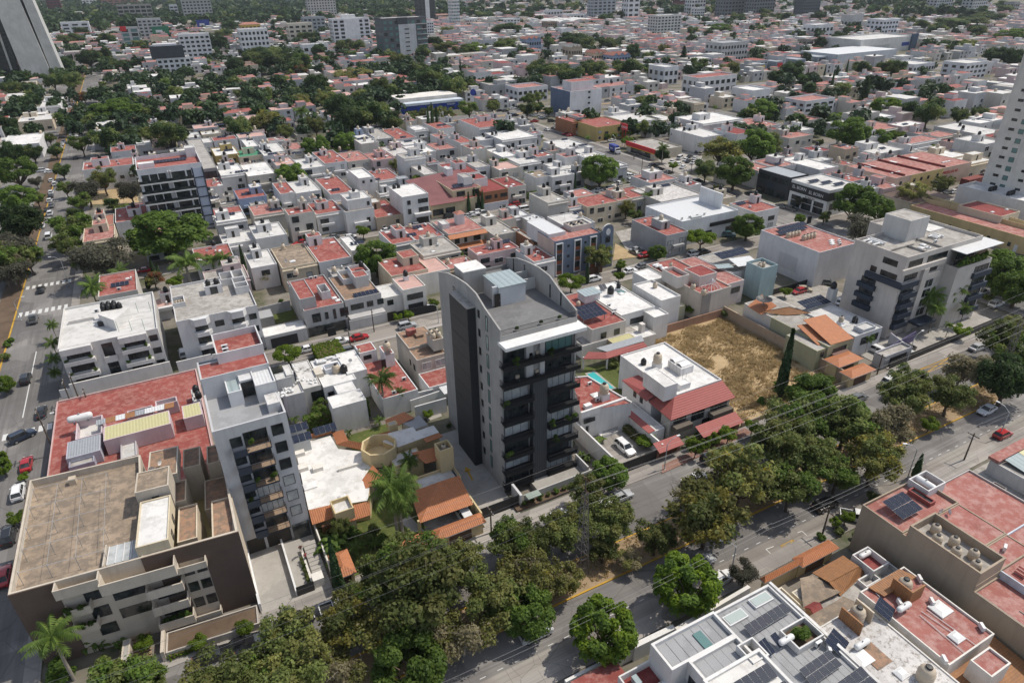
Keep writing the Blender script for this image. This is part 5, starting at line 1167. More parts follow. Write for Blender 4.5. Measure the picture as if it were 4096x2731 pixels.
patch('garden_lawn', [(8, 70.2), (30, 70.2), (30, 84), (8, 84)], .06, 'lawn'); patch('garden_path', [at(*q) for q in ((1010, 480), (1090, 560), (1180, 545), (1160, 530), (1130, 500), (1075, 440))], .09, 'drive'); patch('carport_floor', [(22, 71.5), (30.2, 71.5), (30.2, 82), (24, 82)], .1, 'conc')
patch('garden_lawn', [(18, 103.2), (27, 103.2), (27, 97), (18, 97)], .08, 'lawn')
# ------------------------------------------------------------------ 8 houses along the back street, near side
T('A1')
B = Bd('white_house_under_repair', 'house', *at(205, 935, 6.3)[:2], label='shabby white house under repair with rubble sacks on its bare roof', ref='the white house under repair', mid=4); q = at(440, 870, 6.3); occ(B.x0-2, B.y0, q[0]+5, 135.5)
B.pvol((205, 935), (440, 870), (120, 720), 6.3, 0, (.5, .5, .52), 'offwhite', .3); r = B.pvol((435, 838), (662, 775), (290, 500), 6.6, 0, (.52, .5, .47), 'brick2' if False else 'offwhite', .15); B.pvol((85, 720), (285, 680), (72, 640), 8.3, 5, (.5, .5, .5), 'offwhite', .1); B.pvol((215, 660), (310, 640), (200, 520), 8.6, 5, (.55, .54, .52), 'offwhite', .1)
x, y = B.L(265, 600, 7); B.door(x, 6.3, B.L(230, 655, 8)[1]-.05, 'f', 1.0, 2.0, 'navy'); x, _ = B.L(600, 880, 4); B.win('f', x, 3.2, 2.4, 2.3, r[1]); B.win('f', x-3.4, .5, 2.0, 2.0, r[1])
sack = MB()
for k in range(46):
 cx, cy = random.choice([(420, 700), (250, 840), (550, 755), (400, 730), (160, 900), (280, 830), (310, 580)]); q = B.L(cx+U(-55, 55), cy+U(-45, 45), 6.3); s_ = U(.18, .34)
 sack.lathe([(0, 0), (s_, .08), (s_*1.05, .3), (s_*.6, .45), (0, .5)], (q[0], q[1], 6.3 if cy < 800 else 6.05), M['tank_w'], 7)
for k in range(14): q = B.L(440+U(-60, 60), 580+U(-30, 60), 6.5); sack.tube((q[0], q[1], 6.6), (q[0]+U(-1.4, 1.4), q[1]+U(-.5, .5), 6.75), .04, .03, M['bark'], 4)
o = sack.build('rubble_heap', B.e, True); o['kind'] = 'stuff'; B.done()
B = Bd('white_flat_roof_house', 'house', *at(820, 1090, 6.2)[:2], label='low white house stepping around a courtyard with a beige and a grey tank', ref='the white courtyard house', mid=4); q = at(1260, 978, 6.2); occ(B.x0-1, B.y0, q[0], 135.5); WH = (.66, .66, .66)
f = B.pvol((820, 1090), (1262, 978), (748, 942), 6.0, 0, WH, 'white', .08); bk = B.pvol((700, 815), (1130, 700), (540, 470), 6.3, 0, WH, 'white', .12); rt = B.pvol((1010, 640), (1258, 560), (935, 360), 6.5, 0, WH, 'white', .12)
B.vol(f[2]-4.2, f[3]+.01, f[2]-.6, bk[1]-.01, 0, 6.1, WH, 'white', .05); x, _ = B.L(835, 880, 4); B.win('f', x, 3.4, 2.6, 1.6, bk[1]); w1 = B.pvol((722, 590), (930, 540), (700, 520), 7.2, 6, (.6, .62, .66), 'offwhite', 1.1)
for (x, y, k, s_) in ((870, 615, 't', 1.35), (972, 615, 'b', 1.25)): q = B.L(x, y, 6.2); B.tank(q[0], q[1], 6.2, k, s_)
for (x, y) in ((870, 450), (690, 500), (612, 500), (770, 450)): q = B.L(x, y, 6.2); B.tank(q[0], q[1], 6.2, 'gas', .9)
q = B.L(1050, 490, 6.5); B.dish(q[0], q[1], 6.4); B.box(w1[0]-2.0, w1[1]-.5, 6.2, w1[0]-.5, w1[3], 7.0, (.55, .5, .42), 'roof_shed'); B.done()
B = Bd('red_roofed_white_house', 'house', *at(1470, 968, 4.4)[:2], label='white house with a big red terrace roof and beige tank on a stair tower', ref='the red-terraced white house', mid=4); q = at(1930, 835, 4.4); occ(B.x0-1, B.y0, q[0], 135.5)
lo = B.pvol((1470, 968), (1932, 835), (1240, 495), 4.4, 0, WH, 'red', .12); up = B.pvol((1170, 372), (1400, 330), (1095, 270), 7.0, 0, WH, 'red', .12); tw = B.pvol((1505, 390), (1622, 362), (1370, 290), 7.3, 0, WH, 'red', .12)
x, _ = B.L(1270, 400, 6); B.win('f', x, 5.2, 1.7, 1.0, up[1], cols=5); q = B.L(1530, 320, 8.2); B.tank(q[0], q[1], 8.2, 't', 1.35); B.one('tank_stand', q[0]-.5, q[1]-.5, 7.2, q[0]+.5, q[1]+.5, 8.2, 'steel'); q = B.L(1165, 345, 7); B.tank(q[0], q[1], 6.9, 't', .6); B.ac(lo[2]-1.2, lo[1]+4.5, 4.3); B.ac(lo[0]+2.6, lo[1]+.8, 4.3); B.door(B.L(1430, 440, 5)[0], 4.3, tw[1]+.1, 'f', .9, 2.0, 'door_dark'); B.done()
B = Bd('brick_topped_house', 'house', *at(1920, 462, 6.6)[:2], label='stained house with a weathered brick-red roof beside the back street', ref='the weathered brick-roofed house', mid=4); q = at(2300, 390, 6.6); occ(B.x0, B.y0-8, q[0], 135.5); SW = (.48, .44, .39)
lo = B.pvol((1920, 462), (2330, 380), (1665, 112), 6.6, 0, SW, 'brick', .2); B.vol(lo[0], lo[1]+4.6, lo[2], lo[3]-.3, 6.4, 7.1, SW, 'brick', .1); B.vol(lo[2]-2.4, lo[1]+1, lo[2]-.1, lo[1]+5, 7, 9.6, SW, 'brick', .1)
for k in range(4): B.tank(lo[2]-2+k % 2*1.2, lo[1]+2+k//2*1.5, 9.5, 'tb'[0], 1.0)
B.wins('f', ((2.0, 2.0), (5.0, 2.2), (8.0, 2.0)), ((3.9, 1.7),), lo[1], 'curtain', 'fr_white'); B.box(lo[0]+3, lo[1]+8, 7.1, lo[0]+4.6, lo[1]+9.4, 7.6, 'brick', 'chimney'); B.box(lo[2]-5, lo[1]+9.5, 7.1, lo[2]-3, lo[1]+10.8, 8.4, 'red', 'chimney'); B.sky(lo[0]+5.5, lo[1]+3.4, 6.5); B.win('l', lo[1]+2, 3.2, 1.0, 1.4, lo[0]); B.win('l', lo[1]+4.4, 3.2, .6, 1.4, lo[0])
B.vol(lo[0], lo[1]-6, lo[2], lo[1]-.05, 0, 3.4, WH, 'red', .12); B.slab('curved_canopy', [(lo[0]+2, lo[1]-9), (lo[0]+5.6, lo[1]-9), (lo[0]+5.6, lo[1]-6.1), (lo[0]+2, lo[1]-6.1)], 3.0, .1, 'corrW'); B.done()
for (p, q, h, nm) in (((1480, 975), (2130, 835), 3.0, 'white rear garden wall above the tiled house'), ((1830, 985), (2300, 830), 2.6, 'upper white patio wall beside the tower'), ((1890, 1065), (2300, 950), 3.2, 'lower white patio wall by the little pool')): wall([at(*p, h)[:2], at(*q, h)[:2]], h, (.62, .62, .61), .25, label=nm)
p = at(2290, 1110, .3); patch('pool_water', [(p[0], p[1]), (36.6, p[1]), (36.6, p[1]+6), (p[0], p[1]+6)], .12, 'pool'); patch('patio', [at(2060, 1260)[:2], at(2250, 1190)[:2], (36.8, p[1]+6), (p[0]-3, p[1]+7)], .08, 'drive')
box_hedge('tall_hedge', at(480, 1420)[0], at(820, 1330)[1]-.2, at(1290, 1280)[0]+1, at(820, 1330)[1]+1.4, 3.4, 'green', 'tall clipped green hedge', size=.32, dens=22); h_ = at(600, 400, 1.2)
T('A1'); a, c, d = at(630, 432, 2.4), at(975, 330, 2.4), at(580, 250, 2.4)
for (x0, y0, x1, y1) in ((a[0], a[1], c[0], a[1]+1), (a[0], a[1]+1, a[0]+1, d[1]-1), (c[0]-1, a[1]+1, c[0], d[1]-1), (a[0], d[1]-1, c[0], d[1])): pass
t = box_hedge('clipped_hedge', a[0], a[1], c[0], d[1], 2.4, 'bright', label='square clipped hedge enclosure on the back street pavement', size=.24, dens=30)
# ------------------------------------------------------------------ 9 grey houses across the back street
T('Z6'); GH = (.40, .395, .39)
B = pbld('grey_house', 'house', (375, 425), (652, 365), (280, 215), 6.9, GH, 'red', .35, label='grey house with bright red roofs, beige roof tank and two round skylights', ref='the grey house with red roofs'); W_, D_ = B.w, B.d
B.pvol((345, 345), (440, 300), (280, 220), 9.4, 6.4, GH, 'red', .2); B.vol(5.4, 4.5, 7.6, 9.5, 6.4, 8.6, (.6, .6, .6), 'red', 1.9); B.tank(2.2, D_-2.5, 9.3, 't', 1.2); B.sky(8.2, 4.2, 6.55); B.sky(8.6, 2.4, 6.55); B.ac(W_-3.4, D_-.8, 6.5); B.ac(W_-2.2, D_-.8, 6.5); B.tank(W_-2.6, 7.5, 6.5, 'gas', 1)
for x in (2.6, 9.2): B.win('f', x, 3.4, 2.0, 2.2, 0)
B.win('f', 5.0, 3.6, .8, 1.8, 0); B.win('f', 6.9, 3.2, .7, 2.6, 0); b = MB(); b.box(.2, -.4, .1, W_-.2, -.05, 2.4, M['glass']); b.build('garage_opening', B.e); B.done()
B = pbld('grey_house', 'house', (660, 352), (930, 318), (560, 190), 6.9, (.44, .435, .43), 'brick', .3, label='grey house with a brownish roof, stair tower with black tank and rooftop solar strip', ref='the brown-roofed grey house'); W_, D_ = B.w, B.d
B.vol(4.6, 6, 8.0, 10, 6.4, 9.6, (.5, .5, .49), 'red', .15); B.vol(5.2, 10, 9.6, D_-.1, 6.4, 9.0, (.6, .6, .59), 'red', .8); B.tank(8.4, D_-2, 9.0, 'b', 1.1); B.vol(2.4, 9.6, 5.1, D_-.1, 6.4, 8.2, (.62, .62, .62), 'brick', 1.2); B.solar(2.6, .8, 6.7, 6, 1, 15); B.wins('f', ((2.8, 3.2), (6.0, 1.6), (8.6, 1.6)), ((3.9, 1.5),), 0); B.garage(9.6, .1, 3.6, 2.4, -2.6); B.box(.2, -2.5, 0, W_, -.05, 2.9, (.45, .44, .43)); B.done()
B = pbld('white_house', 'house', (1065, 280), (1218, 240), (1003, 198), 6.7, C_OFF, 'pinkroof', .25, label='cream house with a square black tank pedestal and one wide window', ref='the cream house with wide window'); W_, D_ = B.w, B.d
B.win('f', W_/2, 3.6, 4.2, 1.6, 0, cols=5); B.vol(-6.4, 1.0, -.05, 9, 0, 5.2, C_OFF, 'offwhite', .2); B.tank(3, D_-2, 6.5, 'b', 1.1, 1.2); B.garage(W_/2, .1, 4.0, 2.4, 0, 'fr_dark'); B.vol(1.5, D_+.05, 16, D_+14, 0, 6.2, C_OFF, 'pinkroof', .25); B.win('f', -3.2, 3.0, 1.6, 1.4, 1.0); B.done()
B = pbld('garage_annex', 'garage', (100, 608), (392, 536), (82, 545), 3.3, (.42, .42, .42), 'white', .12, label='white-roofed grey street garage with a wide black door', ref='the white-roofed street garage'); B.garage(4.2, .1, 6.0, 2.4, 0, 'black'); B.done()
wall([at(395, 600)[:2], at(690, 540)[:2]], 2.6, (.40, .40, .40), .3, label='grey street wall with a pale garage gate below the red-roofed grey house', gate=[(0, 3.6, 4.4, 2.3, 'door_grey'), (0, 8.6, 1.2, 2.2, 'fr_dark')]); wall([at(700, 560)[:2], at(960, 500)[:2]], 2.5, (.46, .45, .44), .3, label='pale grey street wall with a dark wooden gate by the brown-roofed house', gate=[(0, 2.6, 1.2, 2.2, 'door_dark'), (0, 7.5, 4.8, 2.3, 'door_wood')]); wall([at(970, 498)[:2], at(1300, 425)[:2]], 2.2, 'black', .12, base='long black steel street fence', name='steel_fence', cat='fence')
wall([at(40, 480)[:2], at(290, 420)[:2]], 2.8, (.38, .38, .39), .2, base='dark grey boundary wall behind the lawn'); patch('garden_lawn', [at(*q) for q in ((150, 440), (180, 515), (330, 480), (290, 390))], .08, 'lawn')
B = pbld('garden_pavilion', 'pavilion', (70, 480), (165, 462), (40, 430), 2.9, (.3, .3, .3), 'greyroof', .02, base='grey-roofed garden pavilion sheltering a car'); B.done()
TILES['C1'] = (2240, 2200, .71429); TILES['C2'] = (3200, 2100, .7044); TILES['C3'] = (2900, 950, .61397)
# ------------------------------------------------------------------ 10 beside the tower on the avenue
T('Z7'); WH = (.66, .65, .64)
B = Bd('red_roofed_villa', 'house', *at(565, 1125, 6.4)[:2], label='white villa with a red flat roof and a walled forecourt holding a white car', ref='the red-roofed villa with the forecourt'); W_, D_ = 9.5, 9.8; occ(B.x0-1, 70, B.x0+10, 100); pts = ((565, 1125), (918, 1062), (876, 1040), (608, 880), (500, 890)); B.ppoly(pts, 6.15, 0, WH, 'red')
for a_, c_ in ((1, 2), (2, 3), (3, 4)): q, r = B.L(*pts[a_], 6.4), B.L(*pts[c_], 6.4); m_ = MB(); m_.prism(_ccw([q, r, (r[0]+.2, r[1]+.2), (q[0]+.2, q[1]+.2)]), 6.0, 6.45, wallm(WH)); m_.build('parapet', B.e)
B.box(-.2, -.5, 5.2, W_+.2, -.05, 6.5, WH, 'fascia'); B.one('shade_band', .6, -.3, 3.6, W_, -.06, 4.5, 'glass')
for x in (2.0, 7.6): B.win('f', x, .7, 1.6, 2.0, 0, cols=5)
B.door(5.0, .7, 0, 'f', 1.3, 2.1, 'door_dark'); B.rail('step_railing', [(3.8, -1.6), (7.2, -1.6)], .7, .9); B.box(3.6, -1.7, 0, 7.4, -.06, .7, WH, 'porch'); q = B.L(725, 990, 7.6); B.box(q[0]-.8, q[1]-.8, 6.1, q[0]+.8, q[1]+.8, 7.5, WH, 'tank_stand'); B.tank(q[0], q[1], 7.5, 't', 1.5); q = B.L(665, 1010, 6.2); B.sky(q[0], q[1], 6.1, 1.6, 1.4); q = B.L(625, 935, 6.3); B.ac(q[0], q[1], 6.1); q = B.L(680, 1045, 6.3); B.ac(q[0], q[1], 6.1); B.box(1.2, .3, 6.1, 2.6, 1.2, 6.9, WH, 'chimney'); B.done()
a = at(520, 1130, 3.5); b = at(905, 1500, 2.4); c = at(880, 1135, 3.5); d = at(1115, 1375, 2.6); X0, X1 = B.x0-.3, B.x0+W_+.3
wall([(X0, 70), (X0, B.y0+10)], 3.6, WH, .3, label='tall white side wall between the tower garden and the villa forecourt'); wall([(X1, 70), (X1, B.y0-.1)], 3.0, WH, .3, label='white side wall with planter between villa forecourt and tiled mansard house'); wall([(X0, 69.9), (X1, 69.9)], 2.3, 'black', .1, name='driveway_gate', cat='gate', label='wide black slatted gate closing the villa forecourt')
patch('forecourt', [(X0, 70), (X1, 70), (X1, B.y0), (X0, B.y0)], .17, 'pave'); box_hedge('planter_hedge', X1-1.5, 74.5, X1-.3, 79.4, 1.5, 'ash', 'trimmed hedge on the raised planter in the villa forecourt')
for k, (x, y) in enumerate(((1010, 1330), (1050, 1350), (985, 1350))): pass
p = at(1020, 1345, 1.2); tree('small', p, 2.6, 1.7, label='rounded bush in the corner of the villa forecourt')
p = at(690, 1330, .5); tree('banana', p, 1.4, 1.1, label='low fern clump by the villa door steps')
# mansard house
B = Bd('mansard_house', 'house', *at(1190, 1185, 5.6)[:2], label='large white house with a red tiled mansard skirt and flat white roof above', ref='the red-mansard house', mid=5); x1 = at(1640, 1025, 5.6)[0]-B.x0; occ(B.x0-3, B.y0-2, B.x0+x1+1, 97); ST = (.42, .40, .37)
up = B.pvol((1217, 1012), (1540, 896), (872, 722), 8.0, 0, WH, 'white', .35); B.vol(.5, .6, x1-.6, up[1]-.05, 0, 5.6, ST, 'conc', .02)
B.plean('mansard_slope', [(1190, 1185, 5.5), (1640, 1025, 5.5), (1540, 896, 7.9), (1217, 1012, 7.9)], 'rtileY'); B.plean('mansard_slope', [(1035, 1055, 5.6), (1190, 1185, 5.5), (1217, 1012, 7.9), (1150, 960, 7.9)], 'rtileY'); B.plean('mansard_slope', [(850, 905, 5.8), (1020, 1050, 5.8), (1075, 1015, 6.8), (990, 862, 6.8)], 'rtileY')
B.pvol((905, 960), (1040, 1065), (870, 900), 5.7, 0, WH, 'white', .05) if False else None
q0, q1 = B.L(1035, 1060, 5.6), B.L(850, 905, 5.8); B.vol(q0[0]+.3, q0[1]-.5, up[0]-.02, q1[1], 0, 5.6, WH, 'conc', .02); yy = q0[1]
for (x, y) in ((940, 1005), (985, 1045)): u, z = B.on('l', q0[0]+.3, x, y); B.win('l', u, z-.6, .9, 1.2, q0[0]+.3, frame='fr_wood')
B.pvol((1150, 955), (1240, 925), (995, 848), 10.6, 7.5, WH, 'white', .08); v = B.pvol((1265, 830), (1340, 795), (1175, 765), 9.2, 7.5, WH, 'white', .05)
for k in range(2):
 b = MB(); y0 = v[1]+.4+k*(v[3]-v[1])*.5; y1 = y0+(v[3]-v[1])*.42; n_ = 7; pts = [(math.cos(PI*i/n_), math.sin(PI*i/n_)) for i in range(n_+1)]
 for i in range(n_): r = (y1-y0)/2; yc = (y0+y1)/2; b.poly([(v[0]+.4, yc-pts[i][0]*r, 9.2+pts[i][1]*r*.5), (v[0]+.4, yc-pts[i+1][0]*r, 9.2+pts[i+1][1]*r*.5), (v[2]-.4, yc-pts[i+1][0]*r, 9.2+pts[i+1][1]*r*.5), (v[2]-.4, yc-pts[i][0]*r, 9.2+pts[i][1]*r*.5)], M['tank_w'])
 b.build('barrel_skylight', B.e)
q = B.L(1095, 790, 8.6); B.box(q[0]-.7, q[1]-.7, 7.6, q[0]+.7, q[1]+.7, 8.9, WH, 'tank_stand'); B.tank(q[0], q[1], 8.9, 't', 1.5); q = B.L(1000, 785, 8); B.tank(q[0], q[1], 7.6, 'b', 1.0); B.pvol((1260, 945), (1335, 925), (1250, 905), 8.8, 7.5, WH, 'white', .05)
for k in range(6): q = B.L(1180+k*22, 830+k*20, 7.7); b = MB(); b.tube((q[0], q[1], 7.6), (q[0], q[1], 10.2), .03, .03, M['steel'], 5); b.build('antenna_mast', B.e)
for (xa, xb) in ((.8, 4.6), (9.4, x1-.8)):
 b = MB(); b.box(xa, -.9, 2.9, xb, .5, 3.9, wallm((.13, .11, .09))); b.build('balcony', B.e); B.win('f', (xa+xb)/2, 3.0, xb-xa-1, 2.0, .6)
B.win('f', 6.9, 3.0, 3.0, 2.0, .6); B.one('carport_recess', 8.2, .4, .1, x1-.8, .59, 2.6, 'glass'); B.done()
b_ = Bd('tiled_street_wall', 'wall', *at(1420, 1300, 2.6)[:2], label='street wall with a red tiled canopy before the mansard house', mid=1.5); x1 = at(1690, 1185, 2.6)[0]-b_.x0; b_.box(.2, .9, 0, x1, 1.2, 2.4, (.2, .12, .09)); b_.lean('tile_canopy', [(0, 0, 2.4), (x1, 0, 2.4), (x1, 2.4, 3.3), (0, 2.4, 3.3)], 'rtileY'); b_.garage(x1*.6, .1, x1*.6, 2.2, .85, 'door_wood'); b_.done()
b_ = Bd('tiled_street_wall', 'wall', *at(1115, 1410, 2.6)[:2], label='short red tiled wall canopy between the villa gate and the clipped trees', mid=1.5); x1 = at(1285, 1345, 2.6)[0]-b_.x0; b_.box(.2, .9, 0, x1, 1.2, 2.4, (.2, .12, .09)); b_.lean('tile_canopy', [(0, 0, 2.4), (x1, 0, 2.4), (x1, 2.0, 3.2), (0, 2.0, 3.2)], 'rtileY'); b_.garage(x1*.5, .1, x1*.7, 2.2, .85, 'door_wood'); b_.done()
B = Bd('side_passage', 'annex', *at(1055, 1270, 3.2)[:2], label='low annex with a red striped parapet between villa and mansard house', mid=2); q0, q1 = (0, 0), B.L(885, 1090, 3.2); B.vol(0, 0, 3.0, 9.5, 0, 3.2, WH, 'offwhite', .2); B.lean('tile_strip', [(-.6, 0, 3.25), (.8, 0, 3.4), (.8, 9.5, 3.4), (-.6, 9.5, 3.25)], 'rtileY'); B.done()
# pavilion, pool, garden
B = Bd('pool_pavilion', 'pavilion', *at(590, 800, 0)[:2], label='red-tiled garden pavilion bending behind the swimming pool', ref='the red-tiled pool pavilion', mid=3); B.plean('tile_roof', [(578, 758, 3.0), (745, 757, 3.0), (735, 712, 3.9), (615, 708, 3.9)], 'rtileY'); B.plean('tile_roof', [(745, 757, 3.0), (1030, 672, 3.0), (1000, 640, 3.9), (735, 712, 3.9)], 'rtileY'); B.plean('metal_sheet_roof', [(745, 708, 3.8), (1005, 632, 3.8), (985, 592, 3.9), (670, 682, 3.9)], 'corrG'); q = B.L(600, 790, 0); r = B.L(1010, 690, 0); B.vol(q[0]+.2, q[1]+2.0, r[0], q[1]+6.0, 0, 3.3, C_OFF, 'conc', .05)
for x, y in ((580, 800), (745, 800), (880, 770)): q = B.L(x, y, 1.0); B.one('post', q[0]-.15, q[1]-.15, 0, q[0]+.15, q[1]+.15, 3.0, WH)
B.box(r[0]+.2, r[1]+2, 0, r[0]+1.2, r[1]+3.2, 5.2, (.6, .56, .52), 'chimney'); B.done()
patch('garden_lawn', [at(*q) for q in ((560, 880), (800, 1000), (880, 940), (870, 780), (700, 800), (590, 820))], .07, 'lawn'); patch('pool_surround', [at(*q) for q in ((590, 862), (660, 842), (815, 968), (730, 985))], .12, 'drive'); patch('pool_water', [at(*q) for q in ((607, 868), (652, 853), (795, 965), (735, 975))], .15, 'pool')
# ------------------------------------------------------------------ 11 behind the field
B = pbld('solar_roofed_house', 'house', (640, 555), (838, 462), (490, 305), 6.6, (.60, .55, .50), 'red', .3, label='cream house with a red roof and a raised bank of solar panels', ref='the red house with raised solar panels'); W_, D_ = B.w, B.d
q = B.L(630, 440, 8); B.solar(q[0]-3.0, q[1]-2, 7.9, 6, 3, 8, 0, 1.05, 1.75)
for x in (-2.8, 2.8): B.one('panel_post', q[0]+x, q[1]-1.5, 6.3, q[0]+x+.1, q[1]-1.4, 8.0, 'steel')
q = B.L(620, 305, 7.8); B.slab('teal_canopy', [(q[0]-2.4, q[1]-2), (q[0]+2.4, q[1]-2), (q[0]+2.4, q[1]+2), (q[0]-2.4, q[1]+2)], 8.4, .15, 'teal_sheet'); B.vol(q[0]-2.1, q[1]-1.6, q[0]+2.1, q[1]+1.6, 6.3, 8.2, (.6, .6, .6), 'red', .1); q = B.L(545, 385, 6.5); link('water_tank', tank_mesh('t'), B.e, (q[0], q[1], 6.4), 0, .9)
for x in (3.2, 6.8): B.win('f', x, 3.6, 1.5, 1.5, 0)
for (x, y) in ((790, 445), (800, 425), (760, 390)): q = B.L(x, y, 6.5); B.ac(q[0], q[1], 6.35)
B.vol(W_*.45, -4.5, W_+1, -.05, 0, 3.2, (.5, .42, .3), 'corrY', .05); B.vol(W_+1.02, -3.5, W_+6, 2.0, 0, 3.2, C_OFF, 'white', .15); B.done()
B = pbld('white_modernist_house', 'house', (845, 455), (1060, 378), (580, 272), 6.7, (.64, .63, .61), 'white', .2, label='long white modernist house with a black roof tank and ribbon window', ref='the long white modernist house'); W_, D_ = B.w, B.d
B.wins('f', ((W_*.55, W_*.55),), ((3.6, 1.5),), 0); B.one('terrace_recess', 1.0, -.05, .2, W_-.3, -.01, 2.8, 'glass'); q = B.L(770, 305, 7); B.tank(q[0], q[1], 6.5, 'b', 1.4, .6); q = B.L(845, 290, 6.6); B.one('skylight_glass', q[0]-.9, q[1]-.7, 6.5, q[0]+.9, q[1]+.7, 6.62, 'teal_glass'); q = B.L(715, 265, 7); B.solar(q[0]-1, q[1]-.8, 6.9, 2, 1, 30); B.clutter(1, 8, W_-1, D_-1, 6.5, 3)
B.pvol((1125, 352), (1232, 300), (935, 235), 8.0, 0, (.64, .63, .61), 'white', .5); B.pvol((1040, 215), (1160, 190), (870, 165), 7.4, 0, (.64, .63, .61), 'white', .2); B.pvol((1075, 470), (1140, 420), (1065, 400), 6.2, 0, (.64, .63, .61), 'white', .3); B.pvol((1140, 425), (1280, 375), (1135, 395), 4.0, 0, (.42, .40, .28), 'offwhite', .3); q = B.L(1080, 250, 8); B.tank(q[0], q[1], 7.6, 'w' if False else 't', 1.0); B.done()
B = pbld('pyramid_skylight_house', 'house', (1408, 308), (1625, 258), (1022, 98), 7.6, (.55, .50, .44), 'red', .35, label='tall beige house with red roofs and an open white pyramid frame', ref='the beige house with the pyramid frame'); W_, D_ = B.w, B.d
B.pvol((1240, 190), (1312, 165), (1180, 120), 10.0, 7, (.58, .54, .5), 'red', .9); B.pvol((1395, 185), (1515, 155), (1340, 115), 10.0, 7, (.55, .5, .47), 'red3', .15); B.tank(2, D_*.66, 9.2, 't', .8)
for k in range(5): q = B.L(1085+k*20, 100+k*8, 8); B.tank(q[0], q[1], 7.3, 'gas', 1.15)
b = MB(); cs = [B.L(*q, 7.5) for q in ((1395, 255), (1470, 295), (1548, 272), (1475, 235))]; cx, cy = sum(c[0] for c in cs)/4, sum(c[1] for c in cs)/4
for k in range(4):
 a_, c_ = cs[k], cs[(k+1) % 4]; b.tube((*a_, 7.5), (cx, cy, 10.0), .06, .06, M['fr_white'], 5); b.tube((*a_, 7.5), (*c_, 7.5), .06, .06, M['fr_white'], 5)
 for s_ in (.33, .66): b.tube((a_[0]+(c_[0]-a_[0])*s_, a_[1]+(c_[1]-a_[1])*s_, 7.5), (cx, cy, 10.0), .04, .04, M['fr_white'], 4)
b.build('pyramid_frame', B.e)
for (x, y) in ((1345, 262), (1418, 300)): q = B.L(x, y, 7.8); B.tank(q[0], q[1], 7.4, 't', 1.1)
B.box(.05, -.02, 0, W_*.32, -.005, 7.2, (.30, .28, .26), 'bare_wall'); B.done()
B = pbld('red_gable_house', 'house', (1560, 245), (1700, 205), (1290, 60), 6.2, (.62, .55, .53), 'red2', .2, base='white house with a long faded red roof'); B.win('f', 4, 3.2, 3.4, 1.6, 0); B.done()
B = pbld('canopied_house', 'house', (1620, 160), (1790, 120), (1400, 40), 6.0, (.6, .6, .6), 'conc', .3, base='house with a white sheet canopy and solar panels'); W_, D_ = B.w, B.d; q = B.L(1590, 30, 8); B.solar(q[0]-4, q[1]-2, 8.0, 10, 2, 8); B.plean('sheet_canopy', [(1660, 115, 7.6), (1810, 95, 7.6), (1740, 40, 7.8), (1590, 60, 7.8)], 'corrW'); B.plean('teal_canopy', [(1520, 130, 7), (1630, 120, 7), (1600, 92, 7.1), (1490, 102, 7.1)], 'teal_sheet'); B.tank(W_*.6, 2.2, 5.8, 't', 1.0); B.done()
B = pbld('teal_house', 'house', (1830, 130), (1925, 95), (1800, 60), 9.0, (.30, .40, .42), 'conc', .8, label='narrow teal house with two beige tanks sunk behind its parapet', ref='the narrow teal house'); B.tank(1, 2, 8.3, 't', 1); B.tank(2.5, 2.2, 8.3, 't', 1); B.plean('patio_canopy', [(1850, 205, 3.2), (1930, 185, 3.2), (1885, 140, 3.3), (1800, 160, 3.3)], 'corrG'); B.done()
# walls of the field
wall([(84.2, 105.9), (113.0, 105.9)], 2.2, (.33, .20, .14), .25, label='brick rear wall of the dry grass lot', ref=None) if False else wall([(84.2, 105.9), (113.0, 105.9)], 2.2, (.33, .20, .14), .25, label='brick rear wall of the dry grass lot'); wall([(113.4, 69.8), (113.4, 106)], 2.8, (.40, .31, .23), .3, label='long tan plastered side wall of the dry grass lot'); wall([(84.0, 70.0), (113.2, 70.0)], .9, (.34, .28, .22), .25, label='low broken street wall along the dry grass lot'); REFS.append(('the dry grass lot', photo_xy((98, 88, 0)), None))
# ------------------------------------------------------------------ 12 green tiled house and its neighbours
T('C3'); GR = (.36, .36, .24)
B = Bd('green_tiled_house', 'house', *at(690, 700, 6)[:2], label='pale green house with a large brown-orange tile slope and tiled gatehouse', ref='the green tile-roofed house', mid=4); occ(113.6, 70, 124, 106)
q = B.L(840, 655, 6.0); B.vol(0, .4, q[0], 16, 0, 5.4, GR, 'conc', .02); B.plean('tile_slope', [(690, 698, 5.6), (840, 655, 5.6), (655, 500, 7.6), (510, 535, 7.6)], 'btileX' if False else 'tileY'); B.plean('tile_slope', [(605, 700, 5.0), (690, 690, 5.2), (550, 560, 6.8), (468, 570, 6.6)], 'tileY')
B.plean('tile_slope', [(232, 482, 5.6), (400, 505, 5.6), (560, 490, 5.8), (420, 450, 7.0)], 'btileX'); B.plean('tile_slope', [(148, 445, 5.2), (235, 500, 5.2), (338, 445, 6.6), (240, 370, 6.6)], 'tileX')
q1, q2 = B.L(240, 490, 5.4), B.L(560, 490, 5.6); B.vol(q1[0]+.6, min(q1[1], q2[1])-1, q2[0], q1[1]+6, 0, 5.2, C_OFF, 'conc', .02); B.pvol((430, 590), (545, 548), (362, 535), 4.8, 0, WH, 'red', .7); B.win('f', 3.8, 3.0, 4.2, 1.4, .4); b = MB(); b.box(1.4, -.9, 2.6, 6.0, .35, 3.3, wallm((.2, .12, .1))); b.build('balcony', B.e); B.win('f', -1.2, 3.2, .9, 1.2, .6)
B.vol(-2.8, .8, -.02, 9, 0, 4.9, GR, 'conc', .02); q = B.L(255, 405, 7.5); B.box(q[0]-.1, q[1]-.1, 5.5, q[0]+.1, q[1]+.1, 7.2, 'steel', 'dish_mast')
b = MB(); i_ = b.mi(M['fr_dark'])
